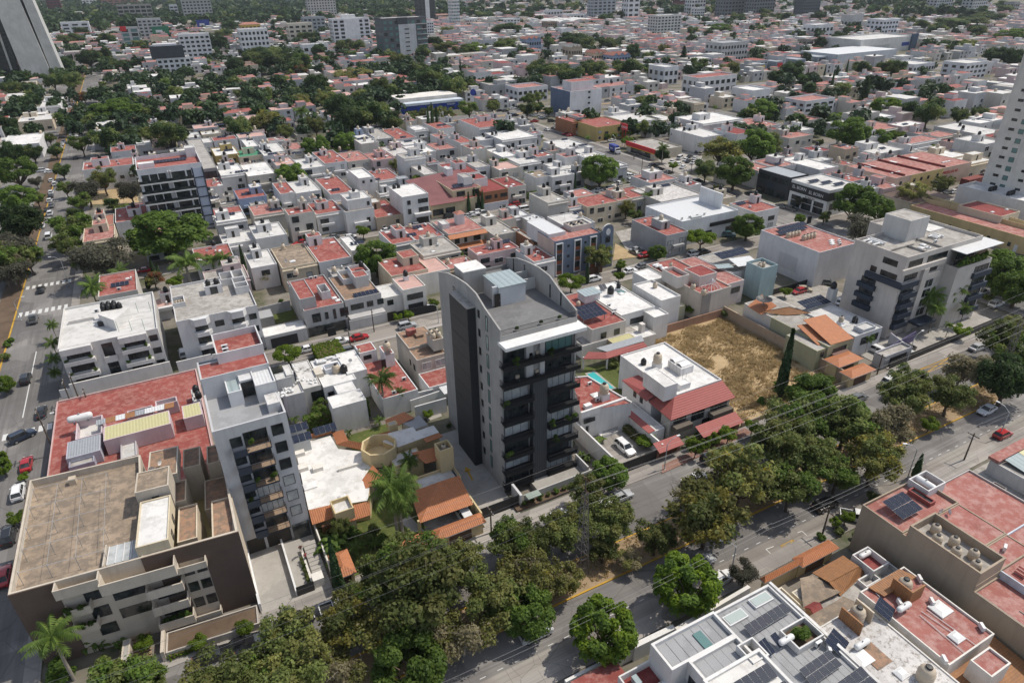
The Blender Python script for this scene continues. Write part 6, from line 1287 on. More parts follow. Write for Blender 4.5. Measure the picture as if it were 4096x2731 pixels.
for ring, (r_, z) in enumerate(((.1, 0), (1.0, .15), (1.9, .6))):
 for k in range(14): b.v.append((q[0]+r_*math.cos(2*PI*k/14), q[1]+r_*math.sin(2*PI*k/14), 7.1+z))
for ring in range(2):
 for k in range(14): b.f.append((ring*14+k, ring*14+(k+1) % 14, ring*14+14+(k+1) % 14, ring*14+14+k)); b.m.append(i_)
b.build('satellite_dish', B.e); B.done()
T('C3'); tiled_gate('tiled_gatehouse', 'ochre-tiled gatehouse canopy before the pale green house', [(648, 790), (740, 845), (900, 790), (800, 735)], 3.2); tiled_gate('tiled_gateway', 'low ochre-tiled garage canopy along the pavement by the green house', [(775, 890), (830, 920), (968, 850), (900, 815)], 2.8)
B = pbld('pale_roofed_house', 'house', (848, 645), (1022, 580), (600, 440), 5.6, (.52, .52, .53), 'offwhite', .25, label='low grey-white house with a cluttered pale roof below the navy-balconied block', ref='the cluttered pale-roofed house'); W_, D_ = B.w, B.d
q = B.L(690, 395, 6); B.box(q[0]-.8, q[1]-.8, 5.3, q[0]+.8, q[1]+.8, 8.6, (.55, .54, .53), 'tank_tower'); B.tank(q[0], q[1], 8.6, 'b', 1.2); q = B.L(590, 430, 6); B.solar(q[0]-4.5, q[1]-1.6, 6.2, 8, 2, 10); B.clutter(1, 1, W_-1, D_*.6, 5.35, 6); B.vol(W_*.3, .2, W_*.75, 2.6, 5.4, 6.4, (.5, .51, .53), 'offwhite', .3); B.win('f', 3.5, 2.8, 2.2, 1.8, 0); B.win('f', W_-2.2, 2.8, 2.4, 1.8, 0); B.done()
wall([at(1060, 690)[:2], at(1150, 760)[:2]], 2.8, (.5, .5, .54), .2, label='white driveway side wall below the navy-balconied block'); B = Bd('street_garage', 'garage', *at(1050, 850, 0)[:2], base='grey street garage with open slatted pergola', mid=2); B.vol(-1.5, 0, 7.5, 2.5, 0, 3.2, (.40, .40, .42), 'conc', .5); B.garage(3.2, .1, 5.4, 2.3, 0, 'black'); B.garage(-.6, .1, 1.2, 2.2, 0, 'door_grey'); B.done()
# ------------------------------------------------------------------ 13 block with navy balconies
T('RB'); B = pbld('navy_balconied_block', 'apartment block', (870, 600), (1660, 372), (350, 400), 20, (.54, .50, .46), 'conc', .7, label='tall beige-white apartment block with navy balcony bands and a rooftop plant room', ref='the navy-balconied block'); W_, D_ = B.w, B.d; NB = (.54, .50, .46)
B.vol(13.5, D_+.02, W_, D_+6.5, 0, 20, NB, 'conc', .7); x0, y0 = B.L(750, 330, 20); v = B.pvol((860, 405), (1120, 210), (770, 205), 24.2, 19, (.50, .49, .47), 'conc', .1) if False else B.vol(9.5, 7.2, 16.5, 13.6, 19.2, 24.4, (.52, .51, .49), 'conc', .15); B.vol(16.6, 9.5, 20.5, 13.5, 19.2, 22, (.56, .55, .54), 'greyroof', .1); B.vol(20.6, 8.5, W_-1, 13, 19.2, 19.5, (.6, .6, .6), 'white', .05)
for k in range(12): B.tank(1.4+k % 4*.9, D_-1.4-k//4*1.3, 19.4, 'gas', .8)
for k in range(8): B.tank(17+k % 4*.8, 5.2+k//4*1.1, 19.4, 'gas', .75)
for (x, y) in ((9, 3), (10.5, 2.4), (11.2, 4.0)): B.sky(x, y, 19.35)
B.ac(15, 3.6, 19.3); B.dish(9, 1.6, 19.3); B.dish(12.5, 6.4, 19.3, 1); B.dish(1.4, 9.5, 19.3, 2)
for a in ((0, 5.0, 9.3, 5.3), (7.0, .3, 7.3, 5), (12.8, .3, 13.1, 7)): B.box(a[0]+.2, a[1], 19.3, a[2], a[3], 19.8, 'conc', 'roof_kerb')
NV = 'navy'
B.pw('l', 0, 618, 590, 750, 705); B.box(-.9, -.5, 16.0, W_*.52, -.02, 17.2, NB, 'overhang'); B.win('f', 3.4, 17.3, 4.6, 1.5, 0, cols=3); B.win('f', 11, 17.3, 7, 1.5, 0, cols=4); B.box(-.7, -.5, 12.7, -.01, 8.4, 14.0, NV, 'balcony_band'); B.box(-.7, -1.0, 12.7, 5.2, -.51, 14.0, NV, 'balcony_band')
for k, z in enumerate((10.2, 7.7, 5.2, 2.7)):
 b = MB(); b.box(.6, -1.0, z-.3, 5.6, -.02, z+.9, M[NV]); b.build('balcony', B.e); B.win('f', 3.0, z+.92, 4.4, 1.4, 0)
 if k < 3: b = MB(); b.box(-.9, 5.2, z-.3, -.02, 9.6, z+.9, M[NV]); b.build('balcony', B.e); B.win('l', 7.4, z+.95, 3.6, 1.3, 0)
B.win('f', 3.0, 14.1, 4.4, 1.4, 0); B.win('l', 3.2, 14.1, 4.0, 1.3, 0); B.win('l', 7.0, 14.1, 1.5, 1.4, 0); B.win('l', 7.4, 12, 2.6, .6, 0); B.box(6.6, -.6, 0, 8.4, -.02, 16, NB, 'pilaster'); B.box(8.41, -.5, 13, 13.4, -.02, 14.4, NB, 'overhang'); B.win('f', 10.4, 14.6, 3.4, 1.1, 0)
for z in range(5): B.win('f', 10.6, 1.0+z*2.4, 3.2, 2.0, 0, frame='fr_white')
B.vol(15, -3.0, W_+.8, -.02, 0, 15.4, NB, 'conc', .3); B.box(W_-5.6, -3.6, 11.5, W_+1.4, -3.01, 12.8, NV, 'balcony_band'); B.win('f', W_-2.4, 12.9, 5.4, 1.4, -3)
for z in (2.2, 5.4, 8.5): b = MB(); b.box(W_-5, -3.7, z, W_+1, -3.01, z+1.2, M[NV]); b.build('balcony', B.e); B.win('f', W_-2.2, z+1.25, 5, 1.5, -3)
B.slab('terrace_canopy', [(15.5, -3.5), (W_+2.6, -3.5), (W_+2.6, 1.0), (15.5, 1.0)], 18.9, .15, 'corrW'); B.one('terrace_screen', 15.6, -1.5, 15.4, W_+.6, -1.4, 18.6, 'glass')
for k in range(16): link('terrace_plant', TREE['shrub'][k % 2][0], B.e, (15.4+k*.62, -3.1+(k % 2)*.3, 15.4+(k % 3)*.2), k, scale=(.7, .55, 1.2))
B.one('entrance_canopy', 6, -3.5, 3.0, 12, -.7, 3.6, 'navy'); B.done()
b_ = wall([(126, 70.0), (168, 71.2)], 2.0, 'black', .06, name='iron_fence', cat='fence', label='long black iron fence before the navy-balconied block'); wall([(129.5, 73.6), (142, 75.4)], 2.6, (.10, .085, .17), .2, label='dark purple garden wall below the navy-balconied block'); patch('forecourt', [(126, 69.8), (168, 69.8), (168, 79), (126, 79)], .14, 'drive')
patch('car_park', [(124.5, 93), (150, 93), (150, 108), (124.5, 108)], .1, 'conc'); wall([(130, 109), (165, 109)], 1.6, 'fr_dark', .2, label='dark low wall between car park and the big blank white box')
T('M4'); B = pbld('blank_white_building', 'warehouse', (600, 1310), (902, 1215), (120, 1110), 10, (.58, .57, .58), 'red2', .3, label='big blank white building with a red roof and rows of beige tanks', ref='the big blank white building'); W_, D_ = B.w, B.d
for k in range(8): B.tank(2.2+(k % 4)*1.3+(k//4)*2.2, D_*.62-(k//4)*3.4, 9.7, 't', 1.15)
for k in range(2): B.solar(1.0+k*2.5, D_-6+k*2.4, 10.2, 11, 1, 12)
for (x, y) in ((9.5, 4), (10.5, 5), (8.5, 3)): B.sky(x, y, 9.7, 1.5, 1.0); B.ac(x+1, y-1.5, 9.7)
B.box(-.02, D_*.3, 2, -.005, D_*.62, 6.2, (.47, .46, .47), 'patched_panel'); B.done()
# ------------------------------------------------------------------ 14 the corner nearest the camera, lower right
T('C1'); WH2 = (.66, .65, .63)
B = Bd('white_modern_house', 'house', 36.7, 22, label='white modern house with grey membrane roofs, parapets and solar panels', ref='the white modern house', mid=6); B.vol(0, 11.7, 9.5, 15.5, 0, 7, WH2, 'greyroof', .55, .3); B.vol(2.3, 4, 9.5, 11.69, 0, 7.02, WH2, 'greyroof', .55, .3); B.win('l', 10.4, 3.4, 1.6, 1.8, 2.3); B.one('skylight_glass', 5.3, 12.2, 6.5, 6.5, 14.4, 6.6, 'teal_glass')
for k in range(7): B.box(.6+k*1.25, 11.9 if k < 2 else 9.4, 6.46, .63+k*1.25, 15.1, 6.475, 'fr_dark', 'seam')
B.vol(9.51, -14, 19.0, 15.7, 0, 6.3, WH2, 'greyroof', .45, .3); B.vol(19.02, -14, 19.4, 15.7, 0, 6.5, (.62, .58, .48), 'white', .01); B.vol(8.2, 7.8, 10.6, 10.4, 5.9, 7.5, WH2, 'conc', 1.4)
for k in range(9): B.box(10+k*1.0, -13, 5.86, 10.02+k*1.0, 15.2, 5.872, 'fr_dark', 'seam')
B.solar(11.4, 11.1, 6.3, 7, 1, 14, .03, .97, 1.35); B.solar(12.6, 3.3, 6.3, 5, 2, 12, .03, 1.0, 1.0); B.solar(15, -.2, 6.3, 4, 2, 12, .03, 1.0, 1.2); B.solar(11, 8, 6.4, 2, 1, 25, .1, .6, 1.9); B.solar(12.9, 8.2, 6.4, 1, 1, 25, .1, 1.0, 1.7); B.tank(14.3, 8.6, 6.2, 'gas', 1.2)
for (x, y) in ((955, 420), (1100, 320)): q = B.L(x, y, 6.3); b = MB(); b.box(q[0], q[1], 5.86, q[0]+3.0, q[1]+1.4, 6.2, M['fr_white']); b.box(q[0]+.15, q[1]+.15, 6.2, q[0]+2.85, q[1]+1.25, 6.26, plain('frosted_glass', (.38, .44, .42), .3)); b.build('glass_skylight', B.e)
B.vol(14.5, 6.9, 18.6, 9.8, 5.9, 6.9, WH2, 'soil', .9); link('courtyard_shrub', TREE['shrub'][0][0], B.e, (16.6, 8.4, 5.9), scale=(1.2, .9, .9)); B.vol(1.8, -14, 10.1, 8.9, 0, 7.7, WH2, 'white', .4, .35)
for r in range(3): B.solar(3.4, 5.4-r*2.4, 7.5, 6, 1, 12, 0, 1.0, 1.7)
B.ac(18, 5.6, 5.87, 1); B.sky(15.8, 3.4-5, 5.9, 1.6, 1.2); B.done(); occ(20, -40, 62, 42)
T('C1'); wall([at(30, 730, 2.4)[:2], at(410, 535, 2.4)[:2]], 2.4, WH2, .35, label='white street wall topped by wires beside the red-roofed carport'); wall([at(410, 535, 2.6)[:2], at(640, 425, 2.6)[:2]], 2.6, WH2, .7, label='wide white street wall ledge before the white modern house'); wall([at(650, 440, 3)[:2], at(1060, 200, 3)[:2]], 3.0, C_OFF, .5, label='cream double street wall beneath the round dark tree')
B = Bd('red_carport', 'carport', *at(60, 743, 2.8)[:2], label='narrow red-roofed carport behind the white street wall', mid=2); q = B.L(330, 640, 2.8); B.box(.2, -3, 0, q[0], -2.8, 2.6, WH2); B.slab('red_roof', [(0, -3.2), (q[0], -3.2), (q[0], .1), (0, .1)], 2.9, .2, 'red'); B.done()
B = Bd('terrace_annex', 'annex', *at(440, 760, 4)[:2], label='small white annex with a red floored roof terrace and gas tank', mid=3); B.vol(-1.4, -5, 3.6, 2.0, 0, 4.2, WH2, 'red3', 1.0); B.tank(2.4, -1, 3.2, 'gas', 1.2); B.box(.0, .2, 3.2, .7, 1.4, 4.0, plain('green_bin', (.03, .14, .10), .6) and 'teal_sheet', 'storage_bin'); B.done()
# tiled houses
T('C2')
B = Bd('brown_tiled_house', 'house', *at(230, 400, 4)[:2], label='low house with ochre-brown ridged tile roofs behind a tiled street gate', ref='the ochre-tiled house', mid=3); occ(58, 15, 77, 42)
B.plean('tile_slope', [(230, 400, 3.6), (165, 322, 5.0), (335, 232, 5.0), (372, 268, 3.6)], 'btileY'); B.plean('tile_slope', [(70, 268, 3.8), (165, 322, 5.0), (335, 232, 5.0), (245, 170, 3.8)], 'btileY'); B.plean('tile_slope', [(0, 300, 4.2), (70, 282, 4.4), (232, 378, 4.2), (20, 478, 4.0)], 'brick2'); q = B.L(230, 400, 3.6); r = B.L(70, 268, 3.8); B.vol(q[0]-5, q[1]-3, q[0]+7.4, r[1]-.8, 0, 3.5, C_CREAM, 'conc', .05); B.plean('glazed_roof', [(222, 405, 3.2), (300, 430, 3.2), (385, 375, 3.2), (330, 345, 3.2)], 'teal_sheet'); B.lean('tile_slope', [(56.5-B.x0, 30.4-B.y0, 5.8), (63.6-B.x0, 30.4-B.y0, 5.8), (63.6-B.x0, 32.4-B.y0, 5.0), (56.5-B.x0, 32.4-B.y0, 5.0)], 'brick2'); B.box(56.6-B.x0, 30.5-B.y0, 0, 63.5-B.x0, 32-B.y0, 4.8, C_CREAM); B.vol(56.4-B.x0, 32.5-B.y0, 59-B.x0, 38-B.y0, 0, 3.6, C_CREAM, 'conc', .4)
u = B.L(80, 500, 4); B.box(u[0]-.8, u[1]-.5, 3.5, u[0]+.6, u[1]+.7, 4.8, (.30, .17, .10), 'toy_house'); B.gable(u[0]-.9, u[1]-.6, u[0]+.7, u[1]+.8, 4.8, .6, 'x', 'red3', .1, (.3, .17, .1), 'toy_house_roof'); B.done()
T('Z4'); tiled_gate('tiled_gateway', 'brown tiled street gateway above a dark carport', [(295, 735), (355, 790), (595, 650), (520, 605)], 2.9); tiled_gate('flat_gateway', 'flat ochre street gateway beside the pale corner wall', [(65, 865), (120, 885), (355, 755), (300, 740)], 2.8)
T('C2'); B = Bd('white_terrace_house', 'house', *at(420, 262, 5)[:2], label='white stepped annex with a red floored terrace against the tan wall', mid=4); B.pvol((420, 262), (495, 200), (270, 180), 5.0, 0, WH2, 'red3', 1.0); B.pvol((380, 350), (455, 300), (330, 305), 4.2, 0, WH2, 'drive', .8); B.pvol((470, 330), (560, 250), (430, 250), 3.6, 0, WH2, 'conc', .6); q = B.L(370, 165, 4.5); B.tank(q[0], q[1], 4.0, 'gas', 1.2); B.done()
B = Bd('maroon_roofed_house', 'house', *at(945, 728, 6.3)[:2], label='house with a broad maroon flat roof, solar heater and white skylights', ref='the maroon-roofed house', mid=6); a = B.L(360, 392, 6.3); c = B.L(1140, 640, 6.3); B.vol(a[0], 0, c[0], a[1]+.5, 0, 6.3, C_OFF, 'red3' if False else 'red2', .3); B.plean('tile_slope', [(388, 352, 6.4), (480, 402, 6.4), (662, 290, 7.2), (565, 246, 7.2)], 'btileY'); q = B.L(590, 350, 7); B.box(q[0]-1.1, q[1]-1.6, 6, q[0]-.9, q[1]+1, 8.2, 'btileX', 'tank_screen'); B.box(q[0]-.9, q[1]-1.6, 6, q[0]+1.4, q[1]-1.4, 8.2, 'btileX', 'tank_screen'); B.tank(q[0], q[1], 6.4, 't', 1.5)
q = B.L(500, 490, 6.6); B.solar(q[0]-1, q[1]-1, 6.4, 3, 1, 22, .35, .8, 2.2); B.tank(q[0]+2.0, q[1]-.6, 6.4, 'gas', 1.2)
for (x, y, w) in ((800, 470, 2.2), (890, 630, 1.5)): q = B.L(x, y, 6.3); B.sky(q[0], q[1], 6.05, w, w*.9)
for (x, y) in ((565, 435), (750, 430), (680, 300), (1035, 575), (820, 760)): q = B.L(x, y, 6.5); B.ac(q[0], q[1], 6.02, 1)
b = B.mb('roof_pipe')
for p_ in (((680, 510), (940, 730)), ((720, 480), (1010, 690)), ((690, 490), (880, 620)), ((430, 385), (520, 470))): q, r = B.L(*p_[0], 6.1), B.L(*p_[1], 6.1); b.tube((*q, 6.15), (*r, 6.15), .05, .05, M['tank_w'], 5)
q = B.L(1010, 760, 6); B.vol(q[0]-1.4, q[1]-2.2, q[0]+2.2, q[1]+.2, 2, 6.6, C_OFF, 'red2', .3); B.done()
B = Bd('mossy_roofed_house', 'house', *at(810, 806, 6.0)[:2], label='house with a mottled mossy white roof, domed skylights and beige tanks', ref='the mossy white-roofed house', mid=6); a = B.L(120, 600, 6); c = B.L(345, 430, 6); MOSS = dirty('mossy_white_roof', (.56, .54, .52), .8, 0, .9, .95, False, (.17, .145, .12), .85); M['moss'] = MOSS
B.vol(56.3-B.x0, -8, 64-B.x0, 30.3-B.y0, 0, 6.0, C_OFF, 'moss', .15); q = B.L(325, 540, 6); B.box(q[0]-1.6, q[1]-1.5, 5.85, q[0]-1.4, q[1]+1.4, 7.8, 'btileX', 'tank_screen'); B.box(q[0]+1.0, q[1]-1, 5.85, q[0]+1.2, q[1]+1.4, 7.8, 'tank_t', 'tank_screen'); B.tank(q[0], q[1]+.2, 6.0, 't', 1.55); q = B.L(705, 870, 6); B.tank(q[0], q[1], 5.85, 't', 1.6)
for (x, y, w) in ((350, 750, 2.2), (575, 840, 1.4)): q = B.L(x, y, 6); B.sky(q[0], q[1], 5.86, w, w*.9)
q = B.L(200, 690, 6); B.solar(q[0]-.6, q[1]-1.2, 6.1, 3, 1, 22, .3, .85, 2.2); B.tank(q[0]+2.6, q[1]-1.4, 6, 'gas', 1.2); q = B.L(105, 670, 6.4); B.ac(q[0], q[1], 6); q = B.L(415, 730, 6); B.one('roof_hatch', q[0]-1.2, q[1]-1.6, 5.86, q[0]+1.2, q[1]+1.6, 5.95, 'brick'); B.done()
B = Bd('tiled_annex', 'annex', *at(900, 896, 3.2)[:2], label='brown tiled low annex below the tan wall in the corner', mid=2); B.lean('tile_slope', [(-4, -7, 3.2), (9, -7, 3.2), (9, 4.5, 4.2), (-4, 4.5, 4.2)], 'btileX'); B.done()
T('Z4'); TW_ = (.35, .285, .215)
B = Bd('tan_walled_building', 'commercial building', 76.0, 12, label='large building with stained tan blank side wall and stepped pinkish-red roofs', ref='the tan-walled red-roofed building', mid=8); occ(75, 0, 100, 42); B.vol(0, 22, 12.2, 28.2, 0, 8.6, TW_, 'red2', .5); B.vol(0, 15.5, 12.2, 21.99, 0, 8.4, TW_, 'red2', .1); B.vol(0, 12.2, 12.2, 15.48, 0, 8.3, TW_, 'red2', .1); B.vol(-.02, 12.25, 5.2, 21.5, 7.2, 10.4, TW_, 'conc', 1.4, .25); B.vol(0, -12, 22, 12.19, 0, 7.4, TW_, 'red2', .35); B.vol(5.21, 6.0, 22, 15.49, 0, 8.2, (.55, .6, .66), 'red2', .35); B.vol(12.21, 15.5, 24, 27, 0, 6.2, (.45, .42, .4), 'red2', .3)
for k in range(6): B.tank(1.6+(k % 2)*1.6, 13.6+k*1.25, 9.0, 't', 1.1)
q = B.L(1020, 390, 8.8); B.solar(q[0]-2, q[1]-1.6, 8.9, 4, 2, 10, 0, 1.1, 1.7); B.vol(9.6, 25, 13.6, 28.1, 0, 9.4, (.62, .61, .6), 'red3', 1.2); B.tank(11.4, 26.6, 8.2, 'gas', 1.7); B.dish(8, 22.2, 8.2); B.dish(8.6, 21.4, 8.2, 1); B.vol(8.2, 23.6, 9.4, 27, 8, 8.8, (.3, .09, .08), 'glass', .2)
for (x, y) in ((9, 14), (14, 11), (17, 3), (12, 8), (7, 3)): B.ac(x, y, 8.3 if y > 6 else 7.1, .4)
b = MB()
for k in range(7): b.box(5.3+k*.32, 10.2, 7.1+k*.26, 5.6+k*.32, 11.4, 7.15+k*.26, M['red3'])
b.build('metal_stair', B.e); B.box(.5, 3, 7.06, .58, 12, 7.14, 'conc', 'roof_pipe'); B.box(2.2, -6, 7.06, 2.3, 8, 7.16, 'conc', 'roof_pipe')
for a in ((14, 4.5, 14.2, 6), (18, -2, 18.2, 5.9), (9, -3, 14, -2.8)): B.box(a[0], a[1], 7.05, a[2], a[3], 7.8, (.4, .16, .13), 'roof_kerb')
B.done(); patch('vacant_yard', [(90, 26), (125, 26), (125, 42), (90, 42)], .06, 'conc')
B = pbld('dark_red_workshop', 'workshop', (1500, 390), (1860, 330), (1310, 330) if False else (1480, 300), 3.6, (.22, .20, .19), 'red3', .8, label='low workshop with a flaking dark red roof and black parapet'); B.tank(6, 4, 2.8, 'b', .9); B.done()
B = Bd('awning_shop', 'shop', *at(1620, 60, 3)[:2], label='white walled shop with teal and cream awning sheets at the frame edge', mid=2); B.vol(0, -9, 16, 0, 0, 2.8, (.55, .55, .55), 'conc', .1); B.slab('red_ledge', [(-.3, -1.4), (18, -1.4), (18, .3), (-.3, .3)], 3.6, .5, 'red2'); B.lean('awning', [(1.2, -6, 3.0), (5, -6, 3.0), (5, -1.5, 3.5), (1.2, -1.5, 3.5)], 'teal_sheet'); B.lean('awning', [(5.1, -6, 3.0), (9, -6, 3.0), (9, -1.5, 3.5), (5.1, -1.5, 3.5)], 'corrY'); B.lean('awning', [(9.1, -6, 3.0), (13, -6, 3.0), (13, -1.5, 3.5), (9.1, -1.5, 3.5)], 'teal_sheet'); B.done()
# ------------------------------------------------------------------ 15 the middle distance: houses row by row
M['green'] = dirty('green_roof_coat', (.06, .22, .13), .85, 0, .5, .9, False); M['redtile'] = ribbed('pale_red_tile', (.36, .15, .10), 0, .3, (.28, .11, .08))
WC = {'w': (.60, .595, .585), 'o': (.52, .49, .44), 'c': (.58, .50, .38), 'g': (.38, .38, .38), 'b': (.26, .32, .44), 'y': (.44, .33, .13), 'p': (.56, .44, .43), 't': (.40, .33, .25), 'r': (.29, .13, .07), 'n': (.06, .075, .11), 'k': (.035, .037, .042), 'e': (.46, .46, .47), 'l': (.52, .50, .36)}
WN = {'w': 'white', 'o': 'off-white', 'c': 'cream', 'g': 'grey', 'b': 'blue', 'y': 'yellow', 'p': 'pale pink', 't': 'tan', 'r': 'orange-brown', 'n': 'navy', 'k': 'black', 'e': 'light grey', 'l': 'pale yellow'}
RC = {'r': 'red', 's': 'red2', 'd': 'red3', 'w': 'white', 'o': 'offwhite', 'c': 'conc', 'g': 'greyroof', 'b': 'brick2', 'G': 'corrG', 'W': 'corrW', 'm': 'moss', 'n': 'green', 't': 'redtile', 'T': 'tileY', 'p': 'pinkroof'}
RN = {'r': 'red', 's': 'faded red', 'd': 'deep red', 'w': 'white', 'o': 'greyish white', 'c': 'concrete', 'g': 'grey', 'b': 'brownish', 'G': 'grey sheet', 'W': 'white sheet', 'm': 'mottled', 'n': 'green', 't': 'pale tiled', 'T': 'orange tiled', 'p': 'pale pink'}
TK = {'b': 'black tank', 't': 'beige tank', 'B': 'two black tanks', 'g': 'gas cylinder', '': ''}
def dress(B, W, D, h, wall, roof, r, near=True, z0=0, wins=True, upper=None, tanks=''):
 """windows, doors, roof boxes and tanks of an ordinary flat-roofed house"""
 zr = h-.35; n = max(1, int((h-.6)/2.9)); cols = max(1, int(W/3.6))
 if wins:
  for s in range(n):
   for c in range(cols):
    if r.random() < .84:
     w = min(W/cols*.72, r.choice((1.2, 1.6, 2.2, 2.8))); B.win('f', W*(c+.5)/cols+r.uniform(-.25, .25), s*2.9+r.choice((.9, .9, .2)), w, r.choice((1.3, 1.5, 2.0)), 0, r.choice(('dark', 'dark', 'dark', 'curtain')), r.choice(('fr_dark', 'fr_dark', 'fr_white')))
  if r.random() < .4: b = MB(); x0 = r.uniform(.3, W*.4); b.box(x0, -1.0, 2.75, x0+W*.5, -.02, 3.6, wallm(wall)); b.build('balcony', B.e)
  if r.random() < .35: B.one('lintel_band', -.15, -.5, h-1.0, W+.15, -.02, h-.72, wall)
 if upper is None: upper = r.random() < .55
 if upper and W > 4 and D > 5:
  w, d = r.uniform(2.4, W*.5), r.uniform(2.5, min(6, D*.45)); x, y = r.uniform(.3, W-w-.3), r.uniform(D*.3, D-d-.2); hh = h+r.uniform(2.0, 2.6); B.vol(x, y, x+w, y+d, zr, hh, wall, r.choice((roof, roof, 'offwhite')), .15)
  B.door(x+w*.5, zr+.02, y, 'f', .8, 2.0, 'door_dark')
  if tanks: B.tank(x+w/2, y+d/2, hh-.15, tanks[0] if tanks[0] in 'bt' else 'b', r.uniform(.95, 1.2)); tanks = tanks[1:]
 for q in tanks: B.tank(r.uniform(1, W-1), r.uniform(D*.45, D-1), zr, 'gas' if q == 'g' else q.lower(), r.uniform(.95, 1.25), r.choice((0, .5, .9)) if q != 'g' else 0, wall)
 for q in range(r.randint(1, 4) if near else r.randint(0, 2)):
  x, y = r.uniform(.8, W-.8), r.uniform(.8, D-.8); k = r.random()
  if k < .5: B.sky(x, y, zr, r.choice((.9, 1.2, 1.6)), r.choice((.9, 1.2)))
  elif k < .75: B.ac(x, y, zr, r.choice((0, PI/2)))
  elif k < .9: B.solar(x, y, zr+.2, r.choice((3, 4, 5)), 1, 14)
  else: B.dish(x, y, zr)
 if near:
  for q in range(2): b = MB(); x, y = r.uniform(.5, W-.5), r.uniform(.5, D-.5); b.tube((x, y, zr), (x, y, zr+r.uniform(.8, 2.2)), .022, .022, M['steel'], 4); b.build('mast', B.e)
def row(tile, data):
 T(tile)
 for ln in data.strip().split('\n'):
  f = ln.split(); c = [int(v) for v in ' '.join(f[:3]).replace(',', ' ').split()]; h = float(f[3]); w, rf = f[4][0], f[4][1]; tk = f[5] if len(f) > 5 and f[5] != '-' else ''
  nm = f"{WN[w]} house with {RN[rf]} roof" + (f" and {TK.get(tk[0], 'tank')}" if tk else '')
  ref = None
  B = pbld('house', 'house', c[0:2], c[2:4], c[4:6], h, WC[w], RC[rf], .35, base=nm, ref=ref)
  if B.w < 0: B.done(); continue
  dress(B, B.w, B.d, h, WC[w], RC[rf], B.rng, True, upper=None if 'x' not in f[4] else False, tanks=tk); B.done()
row('M1', '''
705,600 1140,545 700,535 9 wr b
725,665 1085,618 720,640 5.5 ws
1840,480 2035,440 1830,410 7 yw b
2045,490 2255,460 2030,432 6.5 cn
2110,405 2200,375 2000,345 8 ew t
2260,480 2352,465 2225,400 7 wo t
1760,750 1910,735 1740,680 5 wr t
1890,650 2090,620 1870,560 7 ww g
2120,655 2352,615 2110,545 7 ow
2040,850 2290,830 2010,765 6 br tt
1820,1000 2090,975 1800,935 4 wr g
1850,1050 2120,1030 1840,985 7 ww b
985,1050 1270,1010 975,930 7 wr b
790,1115 975,1090 700,1010 6 ot g
1910,1240 2200,1190 1890,1150 4.5 wo
5,400 350,330 -80,320 7 ww t
215,140 395,110 205,100 6 ww
145,190 440,170 130,140 6 co b
340,60 520,30 320,-10 8 wo''')
row('M2', '''
130,455 300,430 85,380 7 wo t
330,430 450,400 275,375 7 os
450,590 635,560 380,510 6.5 wo t
640,545 815,510 590,440 7 wr tt
835,530 1020,495 785,450 6.5 os t
1050,520 1215,480 1000,455 6.5 ps t
1230,480 1400,450 1150,400 6.8 pm tt
1410,460 1590,435 1345,390 7 ww b
1600,430 1765,405 1560,365 6.8 gs b
1800,370 1910,350 1660,325 7 wr g
935,340 1060,320 900,275 6.5 bo t
1070,340 1225,315 1010,250 6.5 gc t
1240,340 1450,330 1190,245 6 wr tt
1410,260 1510,240 1310,230 7 ww t
1600,250 1720,220 1590,180 8 wr
1960,240 2230,215 1790,165 8 wr tt
260,805 380,775 120,720 7 wr t
390,800 600,760 345,700 6.5 wo t
690,810 870,760 580,670 6.5 wr tg
950,720 1080,690 885,600 7 ww
1100,690 1280,660 1055,600 6.5 wr bt
1200,760 1420,720 1200,695 4.5 eG
1490,640 1590,620 1430,560 6 om b
1760,640 1955,605 1640,545 6.5 wd t
1930,580 2050,560 1840,480 7 ec t
2160,490 2290,470 2100,410 7 ww
330,985 545,945 250,935 9.5 or t
565,980 790,935 520,880 7 wr t
815,960 1070,930 790,860 7.5 wb
1080,1010 1300,960 1060,860 4.5 tr
1215,1235 1415,1200 1075,1130 6.3 wr t
1420,1200 1645,1140 1330,1080 6.3 wr tg
2090,1160 2290,1130 1960,1000 6 oc tg
50,1190 320,1150 -100,1095 6 wo b
10,1440 230,1400 -60,1310 6.5 wo bg
275,1440 585,1400 185,1270 7 cb t
590,1390 870,1340 480,1210 7 wr t
870,1290 960,1270 800,1170 6 ww
1690,1450 1960,1420 1600,1375 5.5 ts t
1950,1330 2352,1290 1850,1265 6.5 pr tt
2205,750 2352,720 2110,665 7 od t''')
row('M3', '''
20,345 300,300 10,265 7 ww BB
290,1385 460,1340 80,1290 6.5 wr tt
1425,1160 1600,1115 1190,1010 7 gr t
745,915 1180,862 545,855 6.5 cr bt
1010,860 1375,830 940,770 6.4 or t
1380,872 1720,800 1230,745 6.5 om b
495,600 700,585 400,540 6 wo
560,492 700,462 435,465 9 ws
720,492 850,452 700,410 9 wo
850,470 1060,520 800,440 6 ww
310,665 445,640 250,610 7 wb
450,662 620,625 390,620 7 wo
170,550 320,510 120,470 6.5 wo t
540,420 740,380 450,345 7 wo
830,235 1100,200 690,165 7 yr
620,190 690,175 600,130 7 rr b
1740,320 1915,290 1485,240 8 wo BBB
1740,205 2110,165 1730,115 9 ww
1110,195 1365,155 1075,120 6.5 wo t
1390,175 1490,150 1340,125 6.5 lo
1500,135 1600,120 1440,95 6.5 cs t
2110,205 2215,182 2105,165 6 yt
290,1220 335,1205 150,1080 6 rc
125,1010 270,985 110,950 5 eW
250,1040 370,1005 240,980 5 eW''')
